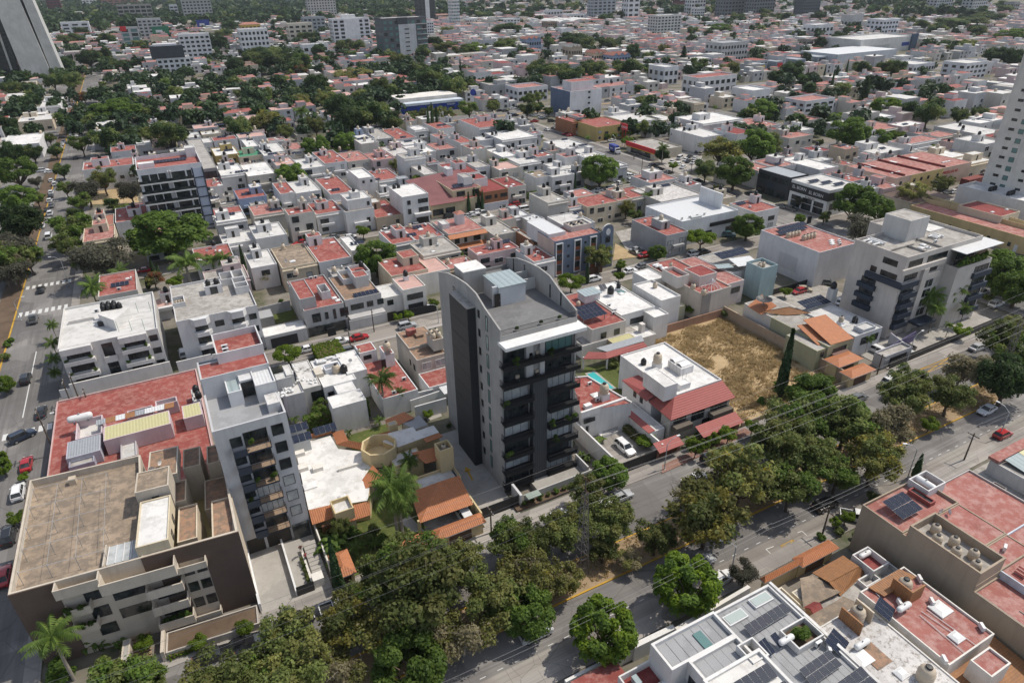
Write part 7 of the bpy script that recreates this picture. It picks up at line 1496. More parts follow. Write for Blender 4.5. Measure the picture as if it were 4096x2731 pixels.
row('M4', '''
825,425 915,400 660,398 10 ts t
600,600 725,560 330,490 7 ww
1090,465 1430,440 920,390 6 wo b
2160,1000 2340,960 1870,880 7 cd
1150,765 1240,722 1040,690 6 ps
340,330 560,300 210,285 7 os g
85,235 270,210 20,150 6.5 ws t
470,180 590,150 260,150 6.5 os t
910,130 1155,105 890,95 9 oo b
1310,230 1515,200 1280,190 6 pw
1630,320 1880,310 1520,280 5 os
1340,385 1660,335 1200,350 6 ws bt
1720,500 1900,470 1690,410 6 cw t
1900,550 2050,500 1840,480 6 co
2000,300 2140,255 1640,215 6 go BB
880,240 1070,215 760,175 6 wo b
1120,260 1290,220 1060,190 5.5 os
20,310 200,290 0,270 6 ww t
705,660 850,640 660,610 5 ws''')
# ------------------------------------------------------------------ 16 marked buildings of the middle distance
def sign(B, txt, x, y, z, size, col='fr_white', face='f', w=1.0, part='sign_lettering'):
 c = bpy.data.curves.new(part, 'FONT'); c.body = txt; c.size = size; c.extrude = .03; c.align_x = 'CENTER'
 o = bpy.data.objects.new(part, c); COL.objects.link(o); o.parent = B.e; o.location = (x, y, z); o.rotation_euler = (PI/2, 0, -PI/2 if face == 'l' else 0); o.scale = (w, 1, 1); c.materials.append(M[col]); dg = bpy.context.evaluated_depsgraph_get(); me = bpy.data.meshes.new_from_object(o.evaluated_get(dg)); q = bpy.data.objects.new(part, me); COL.objects.link(q); q.parent = o.parent; q.location = o.location; q.rotation_euler = o.rotation_euler; q.scale = o.scale; bpy.data.objects.remove(o); q.name = part; return q
T('M1'); B = pbld('glass_apartment_block', 'apartment block', (1165, 600), (1720, 530), (1140, 490), 22, (.60, .60, .62), 'red', 1.2, label='six-storey apartment block with dark glazed balconies and a dark-ribbed end wall', ref='the six-storey glazed block'); W_, D_ = B.w, B.d
for k in range(6):
 z = 1.2+k*3.25
 for j in range(3): B.win('f', 1.9+j*2.5, z+.4, 2.2, 2.2, 0, cols=2)
 B.win('f', 11.6, z+.4, 4.2, 2.2, 0, cols=4); B.win('f', 14.9, z+.6, 1.4, 2.0, 0, cols=1)
 b = MB(); b.box(-.2, -1.35, z-.42, 15.8, -.02, z+.06, wallm((.62, .61, .59))); b.build('balcony_slab', B.e); b = MB(); b.box(-.2, -1.3, z, 15.8, -1.25, z+1.0, M['glass']); b.build('balcony_screen', B.e); B.box(15.9, -.25, z-.3, W_+.05, -.02, z, 'navy', 'dark_rib'); B.box(16.2, -.06, z+.05, W_-.4, -.01, z+2.9, (.42, .46, .54), 'pale_panel')
for x in (8.6, 9.3): B.box(x, -1.28, 0, x+.3, -.02, 20.6, (.55, .54, .53), 'pier')
B.box(15.8, -.3, 0, 16.15, -.02, 20.6, 'navy', 'dark_rib'); B.box(W_-.3, -.3, 0, W_+.06, -.02, 20.6, 'navy', 'dark_rib'); B.solar(.8, D_*.55, 21.1, 14, 1, 10, 0, 1.05, 2.2); B.vol(W_-3.4, D_-5, W_-.3, D_-.3, 20.6, 24, (.6, .6, .6), 'offwhite', .2); B.vol(.6, 6, 5.4, 9, 20.6, 22.4, (.62, .62, .62), 'white', .1); B.done()
B = pbld('concrete_frame', 'building', (1710, 595), (1840, 550), (1590, 345), 9, (.24, .24, .24), 'conc', .2, label='unfinished dark concrete frame beside the six-storey glazed block'); B.wins('f', ((B.w*.5, B.w*.85),), ((.6, 3), (4.6, 3.2)), 0); B.done()
T('M2'); B = pbld('sloped_maroon_house', 'house', (1545, 892), (1960, 790), (1470, 735), 5.4, (.55, .46, .30), 'red3', .1, label='large cream house with layered sloping maroon roofs behind cypresses', ref='the sloping maroon-roofed house'); W_, D_ = B.w, B.d; M['maroon'] = dirty('maroon_sheet', (.20, .085, .085), .85, 0, .5, .8, False)
B.lean('roof_slope', [(-.6, -1.2, 5.2), (W_*.62, -1.2, 5.2), (W_*.62, D_*.6, 7.8), (-.6, D_*.6, 7.8)], 'maroon'); B.vol(W_*.45, 2, W_-.3, D_-1, 5.3, 8.2, (.55, .46, .30), 'maroon', .05); B.lean('roof_slope', [(-.6, D_*.6+.05, 7.2), (W_+.3, D_*.6+.05, 8.4), (W_+.3, D_+.4, 9.6), (-.6, D_+.4, 8.2)], 'maroon'); B.solar(W_*.5, 4, 8.6, 8, 1, 22); B.wins('f', ((2.6, 4.0), (7.2, 3.6), (W_-2.4, 2.6)), ((1.0, 2.2),), 0); B.wins('f', ((W_*.6, 3.2), (W_-2.4, 2.6)), ((5.8, 1.8),), 2); B.vol(W_*.7, D_-4, W_*.7+2.4, D_-1, 8, 11.4, (.64, .64, .64), 'white', .2); B.done()
T('M2'); B = pbld('white_three_storey_house', 'house', (1300, 832), (1530, 800), (1200, 742), 10.4, WC['w'], 'white', .25, label='white three-storey house with curtained strip window and two black tanks', ref='the white three-storey house'); W_, D_ = B.w, B.d; B.wins('f', ((2.2, 1.2), (7.2, 3.6)), ((7.4, 1.5), (4.2, 1.8)), 0, 'dark'); B.box(3.6, -1.6, 3.3, W_+.1, -.02, 4.3, WC['w'], 'balcony'); B.garage(6.6, .1, 4.4, 2.4, 0, 'door_dark'); B.tank(1.4, D_-2, 10.1, 'b', 1.1); B.tank(3, D_-2, 10.1, 'b', 1.1); B.done()
B = pbld('white_stepped_house', 'house', (830, 862), (1000, 800), (722, 812), 10.6, WC['w'], 'offwhite', .3, label='white stepped three-storey house with shaded terrace over a grey gate', ref='the white stepped house'); W_, D_ = B.w, B.d; B.win('f', W_-1.2, 8, .9, 1.4, 0); B.vol(2, 2, 5, 5, 10.3, 12.4, WC['w'], 'white', .1); B.tank(3.4, 3.4, 12.3, 'b', .9); B.done()
B = pbld('orange_fronted_house', 'house', (1990, 792), (2195, 752), (1960, 690), 7, WC['r'], 'red3', .2, label='house with an orange-brown front and stacked white roof boxes', ref='the orange-fronted house'); W_, D_ = B.w, B.d; B.wins('f', ((2.2, 2.6), (5.2, 1.2), (8.4, 2.8)), ((4.2, 1.5),), 0, 'dark', 'fr_wood'); B.vol(.2, D_*.5, 5.6, D_-.1, 6.8, 9.9, WC['w'], 'red3', .2); B.vol(-4.5, D_*.4, -1.2, D_*.8, 0, 11.6, WC['w'], 'conc', .3); B.tank(1.4, D_*.7, 9.7, 'b', 1); B.box(0, -.3, 0, W_, -.02, 2.8, (.5, .5, .52)); B.done()
B = pbld('tile_fringed_house', 'house', (1700, 1150), (2005, 1095), (1560, 1040), 7, WC['o'], 'red2', .2, label='off-white house with an orange tile fringe and a tiled stair turret', ref='the tile-fringed house'); W_, D_ = B.w, B.d; B.lean('tile_slope', [(-.4, -1.6, 5.9), (W_+.4, -1.6, 5.9), (W_+.4, -.02, 6.7), (-.4, -.02, 6.7)], 'tileY'); B.wins('f', ((2.6, 1.6), (5.4, 1.0), (9.2, 2.4)), ((3.6, 1.7), (.5, 2.1)), 0); B.lean('tile_slope', [(1, -2.4, 2.6), (W_+.4, -2.4, 2.6), (W_+.4, -.02, 3.3), (1, -.02, 3.3)], 'tileY'); B.vol(W_*.5, D_*.5, W_*.5+2.4, D_*.5+2.6, 6.8, 10.2, WC['w'], 'red2', .1); B.hip(W_*.5, D_*.5, W_*.5+2.4, D_*.5+2.6, 10.2, .8, 'redtile', .3); B.vol(.3, D_*.4, 2.6, D_*.7, 6.8, 8.4, WC['w'], 'offwhite', .2); B.done()
B = pbld('white_turret_house', 'house', (930, 672), (1050, 642), (885, 590), 9.6, WC['w'], 'white', .5, base='white turret house with scalloped parapet'); B.win('f', 1.6, 7.6, .9, 1.0, 0); B.win('f', B.w-1.4, 7.6, .9, 1.0, 0); B.done()
B = Bd('car_park_canopy', 'canopy', *at(1895, 420, 3)[:2], label='wide grey translucent car park canopy beside the palms', mid=3); q = [B.L(x, y, 3.2) for x, y in ((1960, 420), (2092, 402), (2030, 325), (1885, 345))]; B.slab('canopy_sheet', _ccw(q), 3.3, .1, 'corrG'); [B.one('post', p[0]*.96-.1, p[1]*.96+.3, 0, p[0]*.96+.1, p[1]*.96+.5, 3.2, 'steel') for p in q]; B.done()
T('M3'); BG = (.15, .18, .235)
B = pbld('blue_grey_apartment_block', 'apartment block', (470, 1212), (905, 1150), (332, 1122), 10.6, BG, 'red2', .3, label='blue-grey apartment block with white-framed window bays and an arched end gable', ref='the blue-grey apartment block'); W_, D_ = B.w, B.d
B.box(-.02, .3, .1, -.01, D_, 10.5, (.50, .42, .37), 'pale_side_wall')
for x in (1.4, 7.4, 12.6):
 b = MB(); b.box(x-1.15, -.3, .6, x-.9, -.02, 9.6, M['fr_white']); b.box(x+.9, -.3, .6, x+1.15, -.02, 9.6, M['fr_white']); b.box(x-1.15, -.3, 9.6, x+1.15, -.02, 9.9, M['fr_white']); b.box(x-1.15, -.3, .3, x+1.15, -.02, .6, M['fr_white']); b.build('window_surround', B.e)
 for z in (.8, 3.9, 7.0): B.win('f', x, z+.9, 1.7, 1.7, 0); B.one('terracotta_panel', x-.88, -.15, z-.1, x+.88, -.02, z+.85, (.22, .07, .035))
for x in (4.4, 10):
 for z in (2.2, 5.2, 8.2): B.win('f', x, z, .7, .7, 0)
w = B.mb('arched_gable'); w.prism([(W_-.4, -1.2), (W_+3.4, -1.2), (W_+3.4, -.8), (W_-.4, -.8)], 0, 11.2, wallm(BG)); n_ = 8; pts = [(W_+1.5+1.9*math.cos(PI*i/n_), 11.2+1.7*math.sin(PI*i/n_)) for i in range(n_+1)]
for i in range(n_): w.poly([(W_+1.5, -1.2, 11.2), (pts[i][0], -1.2, pts[i][1]), (pts[i+1][0], -1.2, pts[i+1][1])], wallm(BG)); w.poly([(pts[i][0], -1.25, pts[i][1]+.16), (pts[i+1][0], -1.25, pts[i+1][1]+.16), (pts[i+1][0], -.8, pts[i+1][1]+.16), (pts[i][0], -.8, pts[i][1]+.16)], M['fr_white'])
b = MB(); b.lathe([(.75, 0), (.75, .1), (.42, .1), (.42, .02), (0, .02)], (0, 0, 0), M['fr_white'], 14); b.v = [(x+W_+1.5, -1.22-z, y*1.25+10.8) for x, y, z in b.v]; b.build('oval_surround', B.e)
for z in (.9, 4.0, 7.1): B.win('f', W_+1.5, z+.5, 1.6, 1.8, -1.2)
B.vol(W_*.55, D_*.5, W_-.3, D_-.3, 10.3, 11.9, (.5, .46, .43), 'conc', .4)
for k in range(8): B.tank(W_*.6+k % 4*1.3, D_-1.4-k//4*1.4, 10.4, 'tb'[k % 2], 1.1)
B.vol(.3, D_*.4, 5.8, D_+7, 7, 11.4, (.6, .6, .6), 'corrW', .05); B.done()
B = pbld('bank_hall', 'commercial building', (1560, 1040), (2055, 945), (1255, 905), 8, (.62, .63, .64), 'corrW', .5, label='white commercial hall with ribbed metal roof and a tall blank sign wall', ref='the white metal-roofed hall'); W_, D_ = B.w, B.d; B.one('sign_wall', W_-3.2, D_*.25, 7, W_-2.7, D_*.82, 12.4, (.66, .66, .66)); B.wins('f', ((W_*.35, W_*.4),), ((1.0, 2.2),), 0); B.one('dark_band', W_*.5, -.4, 4.4, W_-.4, -.02, 5.6, 'black'); B.win('f', W_-2.6, .6, 3.6, 2.6, 0)
for k in range(4): B.ac(2+k*3, 2.5, 7.6, .3)
b = MB(); b.tube((4, .8, 8.2), (8, .8, 8.2), .45, .45, M['galv'], 10); b.build('duct', B.e); B.done()
B = pbld('corner_store', 'shop', (1330, 432), (1475, 372), (1160, 345), 4.6, (.50, .45, .36), 'conc', .5, label='corner store with a red and yellow fascia facing the cross avenue', ref='the red-fascia corner store'); W_, D_ = B.w, B.d; M['sgred'] = plain('sign_red', (.50, .015, .02), .5); M['sgyel'] = plain('sign_yellow', (.6, .36, .02), .5); b = MB(); b.box(-.5, -.2, 3.0, -.02, D_+.2, 4.9, M['sgred']); b.build('red_fascia', B.e); b = MB(); b.box(-.52, -.2, 2.7, -.02, D_+.2, 2.99, M['sgyel']); b.build('yellow_fascia', B.e); B.win('l', D_*.5, .3, D_*.7, 2.3, 0, cols=7); B.ac(3, D_-2, 4.2); B.tank(5, 3, 4.1, 't'); B.done()
p = at(1055, 400, 0); e = Bd('pole_sign', 'sign', p[0], p[1], label='tall twin-pole store sign in red and yellow by the cross avenue', mid=8); b = MB(); b.tube((0, -1.1, 0), (0, -1.1, 10), .12, .12, M['sgred'], 6); b.tube((0, 1.1, 0), (0, 1.1, 10), .12, .12, M['sgred'], 6); b.build('pole', e.e); b = MB(); b.box(-.25, -2.2, 8, .25, 2.2, 10.8, M['sgred']); b.build('sign_panel', e.e); sign(e, 'OXXO', -.26, 0, 8.8, 1.4, 'fr_white', 'l', 1.1); e.done()
T('M4'); B = pbld('black_shop_block', 'shop', (350, 668), (450, 622), (62, 592), 8.6, (.05, .052, .058), 'corrG', .2, label='black-fronted shop block with sheet roof facing the cross avenue', ref='the black-fronted shop block'); W_, D_ = B.w, B.d; B.wins('l', ((D_*.3, D_*.5), (D_*.78, D_*.34)), ((5.4, 2.0),), 0); B.wins('l', ((D_*.2, 4), (D_*.55, 4), (D_*.85, 4)), ((.2, 2.4),), 0, 'dark'); B.one('blue_panel', -.12, D_*.45, 2.9, -.02, D_*.68, 4.6, plain('sign_blue', (.03, .07, .3), .5) and 'navy'); B.done()
B = pbld('white_shop_block', 'shop', (685, 778), (872, 700), (352, 684), 9.2, (.66, .66, .64), 'offwhite', .4, label='two-storey shop block with black sign band and solar panels on its white roof', ref='the white shop block with black band'); W_, D_ = B.w, B.d; b = MB(); b.box(-.25, -.25, 5.4, W_+.1, D_, 8.2, M['black']); b.build('black_band', B.e); sign(B, 'EL BORN', -.27, D_*.75, 6.6, 1.5, 'fr_white', 'l'); sign(B, 'EL BORN', -.27, D_*.3, 6.2, 1.5, 'fr_white', 'l'); sign(B, 'ROBSON', -.03, D_*.45, 4.3, 1.0, 'fr_dark', 'l'); B.wins('l', ((D_*.2, 4), (D_*.5, 4), (D_*.8, 4)), ((2.6, 1.7), (.2, 2.2)), 0); B.wins('f', ((W_*.5, W_*.8),), ((2.0, 2.2),), 0); B.wins('f', ((W_*.5, W_*.7),), ((6, 1.6),), -.26)
for k in range(3): B.solar(2+k*2.2, D_*.6-k*3.4, 9.2, 5, 1, 14)
B.done()
B = pbld('pink_school', 'school', (1250, 672), (1920, 535), (862, 560), 7.2, (.58, .44, .36), 'red2', .15, label='long pink and peach school with a series of faded red roofs and square skylights', ref='the long pink school'); W_, D_ = B.w, B.d; B.box(W_*.2, -.06, 0, W_*.62, -.01, 7, (.60, .47, .22), 'yellow_bay'); B.wins('f', tuple((W_*f_, 1.2) for f_ in (.08, .25, .34, .43, .55)), ((4.2, 1.3),), -.07); sign(B, 'PREESCOLAR', W_*.72, -.1, 4.6, 1.6, 'sgred')
for f_ in (.12, .38, .64): B.box(W_*f_, .3, 7.06, W_*f_+.3, D_-.3, 7.8, 'red3', 'roof_kerb')
for f_ in (.1, .38, .66): B.sky(W_*f_+2, D_*.75, 7.1, 3.4, 3.0)
for k in range(6): B.sky(W_*(.12 if k < 3 else .78)+k % 3*1.8, D_*.25, 7.1, 1.4, .8)
b = MB(); [b.poly([(W_-.5, -6+1.6*math.cos(PI*i/6), 4+1.6*math.sin(PI*i/6)), (W_-.5, -6+1.6*math.cos(PI*(i+1)/6), 4+1.6*math.sin(PI*(i+1)/6)), (W_+5, -6+1.6*math.cos(PI*(i+1)/6), 4+1.6*math.sin(PI*(i+1)/6)), (W_+5, -6+1.6*math.cos(PI*i/6), 4+1.6*math.sin(PI*i/6))], M['corrG']) for i in range(6)]; b.build('arched_canopy', B.e); B.box(W_-12, -7.5, 0, W_+5, -4.3, 3.4, (.2, .06, .05), 'street_wall'); B.done()
x0, y1 = at(1372, 905, 5)[:2]; x1, y0 = at(2352, 1195, 5)[:2]; B = Bd('tan_row_building', 'building', x0+.5, y0-6, label='long tan single-storey row with a narrow red roof strip running away', ref='the long tan row', mid=4); L_ = y1-y0+6; B.vol(0, 0, 8, L_, 0, 5, (.52, .40, .21), 'red2', .3); B.vol(8.02, -2, 12, L_+2, 0, 6.0, (.55, .43, .24), 'offwhite', 1.2)
for k in range(7): B.door(2+k*L_/7, .1, 0, 'l', 1.0, 2.1, 'door_white'); B.win('l', 4+k*L_/7, 1.2, .9, 1.3, 0)
B.done(); occ(x0, y0-6, x0+13, y1+2)
B = Bd('dark_tiled_house', 'house', *at(1470, 890, 5)[:2], label='house with dark brown hipped tile roof behind the long tan row', mid=5); q = B.L(1900, 880, 5); M['dtile'] = ribbed('dark_tile', (.10, .075, .06), 0, .3, (.16, .08, .05)); B.box(.4, .4, 0, 17, 13.5, 4.6, C_CREAM); B.hip(0, 0, 17.4, 14, 4.6, 2.6, 'dtile', .5); B.box(7, 8, 5, 10, 11, 8.0, (.5, .47, .42), 'chimney_block'); B.done()
# the white residential tower cut by the right edge
b0 = at(1985, 712, 7); B = Bd('white_residential_tower', 'tower block', b0[0], b0[1]-16, label='tall plain white residential tower with small grey window strips at the frame edge', ref='the plain white tower', mid=25); B.vol(0, 0, 24, 16, 0, 62, (.60, .575, .53), 'white', .6)
for k in range(18): B.win('l', 4.0, 4+k*3.1, 1.6, .9, 0, cols=2); B.win('l', 12.2, 4+k*3.1, 1.8, .9, 0, cols=2); B.win('l', 9.0, 3.4+k*3.1, 1.7, 1.6, 0, 'teal_glass', cols=1)
B.vol(-10, -8, -.02, 18, 0, 7.2, (.62, .6, .58), 'white', 1.0)
for k in range(6): B.tank(-2-k % 3*1.4, 4+k//3*6, 6.3, 'b', 1.1)
B.done(); occ(b0[0]-11, b0[1]-26, b0[0]+26, b0[1]+4)
# ------------------------------------------------------------------ 17 tall buildings further off
VPX, VPY = photo_xy((.001, .0015, -4e5)) if False else (float((AXR@np.array([0, 0, -1.]))/(AXF@np.array([0, 0, -1.]))*FPX+2048), float(-(AXU@np.array([0, 0, -1.]))/(AXF@np.array([0, 0, -1.]))*FPX+1365.5))
def base_h(x, y, yb, t=None):
 """ground point under a roof corner seen at tile point (x, y) whose foot shows at tile row yb, and its height"""
 a = TILES[t or CUR[0]]; px, py, pb = a[0]+x*a[2], a[1]+y*a[2], a[1]+yb*a[2]; bx = px+(VPX-px)*(pb-py)/(VPY-py); g = at((bx-a[0])/a[2], yb, 0, t); lo, hi = 0, 74.0
 for _ in range(40):
  m = (lo+hi)/2; q = photo_xy((g[0], g[1], m)); lo, hi = (m, hi) if q[1] > py else (lo, m)
 return g, lo
def hz(x, y, yt): return base_h(x, yt, y)  # foot row y, top row yt
def tw(label, x, y, yb, x2, D, wall, roof='offwhite', rows=6, cols=4, ww=.6, wh=.5, name='office_block', cat='tower block', ref=None, par=.8, hmin=0, left=True, style='dark', fit=True):
 a = TILES[CUR[0]]; g, h = base_h(x, y, yb); w0 = float(np.dot(np.array([g[0], g[1], h-CAM_H]), AXF))/FPX*a[2]
 if fit and left: D = min(D, abs(x2-x)*w0*.42/.46); sx = D*.46/w0; y += (y*0); x += sx; yb += sx*.12; g, h = base_h(x, y, yb)
 h = max(h, hmin); w = float(np.dot(np.array([g[0], g[1], h-CAM_H]), AXF)); W = max(6, abs(x2-x)*a[2]*w/FPX/abs(AXR[0])); occ(g[0]-6, g[1]-26, g[0]+W+6, g[1])
 B = Bd(name, cat, g[0], g[1], label=label, ref=ref, mid=h*.7); B.vol(0, 0, W, D, 0, h, wall, roof, par, .4); B.w, B.d, B.h = W, D, h; occ(g[0], g[1], g[0]+W, g[1]+D); H = h-1.2
 for r in range(rows):
  z = .8+H*r/rows
  for c in range(cols): B.win('f', W*(c+.5)/cols, z, W/cols*ww, H/rows*wh, 0, style if (r+c) % 4 else 'dark', cols=1)
  if left:
   n = max(1, int(D/5))
   for c in range(n): B.win('l', D*(c+.5)/n, z, D/n*.5, H/rows*wh, 0, style, cols=1)
 return B
T('F1')
x0, y0, _ = at(505, 640, 0); g0 = at(262, 705, 0)
B = Bd('ribbed_concrete_tower', 'tower block', g0[0]-2, g0[1]-6, label='giant pale concrete tower with flared ribs and black gridded glazing at the frame edge', ref='the giant ribbed concrete tower', mid=40); occ(g0[0]-60, g0[1]-14, g0[0]+34, g0[1]+50); w = B.mb('wall'); RC_ = wallm((.44, .44, .42)); k_ = float(np.dot(np.array([g0[0], g0[1], -CAM_H]), AXF))/FPX*.4677; s_ = k_/.87
for (xa, xb, xc, xd, y_) in ((0, 175, -40, 120, 0), (178, 250, 115, 180, 3)):
 w.prism([(xa*s_, y_-3), (xb*s_, y_-3), (xb*s_, 24), (xa*s_, 24)], 0, 4, RC_); b = len(w.v); i = w.mi(RC_); tq = 92
 w.v += [(xa*s_, y_-3, 4), (xb*s_, y_-3, 4), (xb*s_, 24, 4), (xa*s_, 24, 4), (xa*s_*.98-6, 2, tq), (xb*s_-9, 2, tq), (xb*s_-9, 24, tq), (xa*s_*.98-6, 24, tq)]
 for q in ((0, 1, 5, 4), (1, 2, 6, 5), (2, 3, 7, 6), (3, 0, 4, 7), (4, 5, 6, 7)): w.f.append(tuple(b+k for k in q)); w.m.append(i)
for k in range(26): B.one('rib_slot', 175*s_-5-k*.25, 1.8+k*.0, 6+k*3.2, 178*s_-3.6-k*.25, 2.6, 7.2+k*3.2, 'glass')
b = MB(); b.box(-55, 0, 0, -2.5, 24, 92, M['glass']); b.build('glazed_front', B.e)
for k in range(5): B.one('fin', -52+k*11, -1.2, 0, -50.6+k*11, -.02, 92, (.36, .36, .34))
for k in range(30): B.one('floor_grille', -55, -.3, 2+k*3, -2.6, -.05, 3.2+k*3, 'black')
B.done()
G_, W2, DK, RD = (.34, .35, .36), (.60, .60, .61), (.06, .065, .075), (.12, .03, .04)
tw('dark red brick tower behind the giant ribbed tower', 345, -60, 130, 460, 14, RD, rows=8, cols=4).done()
tw('white stepped office building among dark trees beside the giant tower', 512, 195, 320, 700, 18, W2, rows=4, cols=3, left=False).done()
tw('bare concrete frame building under construction with open floors', 950, 45, 210, 1230, 20, (.30, .28, .26), 'conc', 5, 6, .8, .6).done()
tw('grey apartment block with paired windows behind the red-signed offices', 1120, 165, 340, 1330, 16, (.42, .42, .42), rows=6, cols=5).done()
B = tw('narrow glazed office with a red sign panel on its top', 975, 240, 425, 1145, 14, (.40, .40, .40), rows=5, cols=2, ww=.7, wh=.7, style='teal_glass'); B.box(.2, -.3, B.h-4, B.w*.35, -.06, B.h+1.5, 'sgred', 'sign_panel'); B.done()
tw('white and grey apartment block stepping up behind the black-topped block', 1455, 298, 560, 1740, 16, W2, rows=7, cols=6, ref='the white and grey stepped block').done()
B = tw('white apartment block with a black blank top storey', 1265, 500, 665, 1570, 15, (.64, .64, .64), rows=4, cols=6, wh=.55, ref='the black-topped white block'); B.box(-3, -.5, B.h-.5, B.w*.86, 12, B.h+9, (.05, .055, .065), 'black_storey'); B.box(0, 1, B.h+9, B.w*.7, 10, B.h+10.5, W2, 'roof_box'); B.done()
tw('white apartment block with a regular grid of square windows', 1975, 255, 485, 2250, 18, (.66, .66, .66), rows=5, cols=7, ww=.55, wh=.55, ref='the square-windowed white block').done()
tw('tall grey gridded residential tower by the blue billboard', 1490, -80, 190, 1735, 18, (.36, .36, .36), rows=10, cols=8, ref='the tall grey gridded tower').done(); tw('white office wing with dark window bands beside the gridded tower', 1415, 45, 175, 1500, 16, W2, rows=5, cols=2, ww=.8).done(); tw('dark slab tower behind the white office wing', 1350, -60, 60, 1480, 16, DK, rows=6, cols=5).done()
tw('brown brick apartments crossing the skyline beside the construction frame', 825, -40, 60, 1100, 20, (.25, .12, .10), rows=5, cols=6).done(); tw('cream apartments on the far upper edge near the red tower', 430, -30, 40, 560, 18, (.5, .45, .38), rows=4, cols=4).done(); tw('white apartments on the far upper edge with dotted windows', 665, -40, 60, 780, 16, W2, rows=5, cols=4).done(); tw('blue-grey glass offices on the far upper edge', 1690, -60, 50, 1830, 22, (.18, .26, .36), rows=5, cols=5).done()
B = tw('small yellow hip-roofed office behind the square-windowed block', 2020, 215, 280, 2200, 14, C_YEL, 'redtile', 2, 5); B.hip(0, 0, B.w, 14, B.h, 3, 'redtile', 1); B.done()
def board(label, x, y, yb, w, h, col, tile):
 T(tile); g, z = base_h(x, y, yb); k = float(np.dot(np.array([g[0], g[1], -CAM_H]), AXF))/FPX*TILES[tile][2]; B = Bd('billboard', 'billboard', g[0], g[1], label=label, mid=z*.8); b = MB(); b.box(-w*k/2, -.3, z-h*k, w*k/2, .3, z, M[col]); b.build('panel', B.e); b = MB(); b.box(-w*k*.3, -.34, z-h*k*.7, w*k*.1, -.31, z-h*k*.4, M['fr_white']); b.build('panel_graphic', B.e); b = MB(); b.tube((0, .6, 0), (0, .6, z), .5, .4, M['steel'], 8); b.build('pole', B.e); B.done()
M['bblue'] = plain('billboard_blue', (.02, .04, .25), .5); M['bgreen'] = plain('billboard_green', (.02, .16, .08), .5)
board('blue roadside billboard rising from the trees', 1730, 172, 290, 100, 66, 'bblue', 'F1'); board('green advertising billboard beside the grey apartment block', 1365, 228, 350, 130, 66, 'bgreen', 'F1'); board('green store billboard over the market roof', 990, 448, 520, 130, 52, 'bgreen', 'F4')
T('F2'); tw('cream apartment block with dark balconies near the square-windowed block', 270, 205, 395, 505, 16, (.56, .52, .43), rows=5, cols=4).done(); tw('grey office block behind the cream apartments', 410, 150, 280, 615, 16, (.30, .32, .34), rows=4, cols=5).done()
B = tw('white office block with a big blank centre and dark window edges', 640, 165, 400, 990, 18, (.60, .60, .62), rows=7, cols=6, wh=.6, ref='the blank-centred white office'); B.box(B.w*.3, -.4, 0, B.w*.72, -.02, B.h-1, (.64, .64, .65), 'blank_panel'); B.box(B.w*.3, 4, B.h, B.w*.65, 12, B.h+3.5, (.66, .66, .66), 'roof_box'); B.done()
B = tw('dark office block with a tall pale grey centre panel and open loggias', 1030, 160, 505, 1485, 24, (.11, .115, .125), rows=7, cols=8, wh=.55, style='teal_glass', ref='the dark office with the pale panel'); B.box(B.w*.35, -.8, 0, B.w*.74, -.02, B.h-6, (.46, .47, .48), 'pale_panel'); B.box(B.w*.33, -.9, B.h-6, B.w*.56, -.02, B.h+.2, DK, 'dark_cap')
for z in range(7): B.one('slot_window', B.w*.48, -.9, 3+z*(B.h-10)/7, B.w*.58, -.81, 4+z*(B.h-10)/7, 'glass'); B.box(B.w*.76, -1.2, 3+z*(B.h-5)/7, B.w, -.02, 3.6+z*(B.h-5)/7, (.4, .4, .4), 'loggia_slab')
B.done(); tw('white balcony block just right of the dark office', 1475, 185, 335, 1565, 16, W2, rows=6, cols=3).done(); B = tw('tall black and white striped tower above the dark office', 1395, -20, 200, 1570, 16, (.05, .055, .06), rows=8, cols=4, ref='the black and white striped tower'); B.box(B.w*.42, -.5, 0, B.w*.66, -.02, B.h, W2, 'white_stripe'); B.done()
tw('white gridded tower on the upper edge beside the striped tower', 1682, -30, 225, 1785, 16, (.60, .60, .60), rows=9, cols=5, ww=.7, style='teal_glass', ref='the white gridded tower').done(); tw('big office tower with vertical window columns on the upper edge', 435, -80, 155, 690, 20, (.44, .43, .41), rows=10, cols=10, ww=.5, ref='the column-windowed office tower').done(); tw('glass tower on the upper edge left of the column-windowed offices', 280, -60, 70, 355, 14, (.24, .28, .32), rows=6, cols=4).done()
tw('white three-storey house with roof lookout before dark trees', 395, 385, 500, 640, 14, (.66, .66, .66), rows=2, cols=4).done(); tw('white hillside building among dark trees left of a bus depot', 1820, 165, 210, 1940, 14, W2, rows=2, cols=4).done(); tw('white terraced apartments on the wooded rise', 2125, 165, 230, 2310, 18, W2, rows=3, cols=5).done()
B = tw('long blue car showroom beneath a pale roof strip', 1310, 912, 985, 1800, 16, (.02, .045, .26), 'offwhite', 1, 8, .7, .4, name='showroom', cat='showroom', left=False, par=.2, ref='the long blue showroom'); B.box(-.5, -.6, B.h-.2, B.w+.5, 6, B.h+1.2, (.5, .55, .6), 'roof_edge'); B.box(0, 8, 0, B.w, 26, B.h+3, C_OFF, 'rear_hall'); sign(B, 'NISSAN', B.w*.8, -.1, B.h-1.8, 1.6); B.done()
g, z = base_h(1905, 790, 975); B = Bd('totem_sign', 'sign', g[0], g[1], label='tall white totem sign with an oval blue badge near the blue showroom', mid=z*.7); b = MB(); b.tube((0, 0, 0), (0, 0, z), .35, .25, M['fr_white'], 8); b.build('pole', B.e); b = MB(); b.lathe([(0, 0), (1.9, 0), (1.9, .4), (0, .4)], (0, 0, 0), M['bblue'], 14); b.v = [(x, -y_ if False else -zz-.3, y_+z) for x, y_, zz in b.v]; b.build('badge', B.e); B.done()
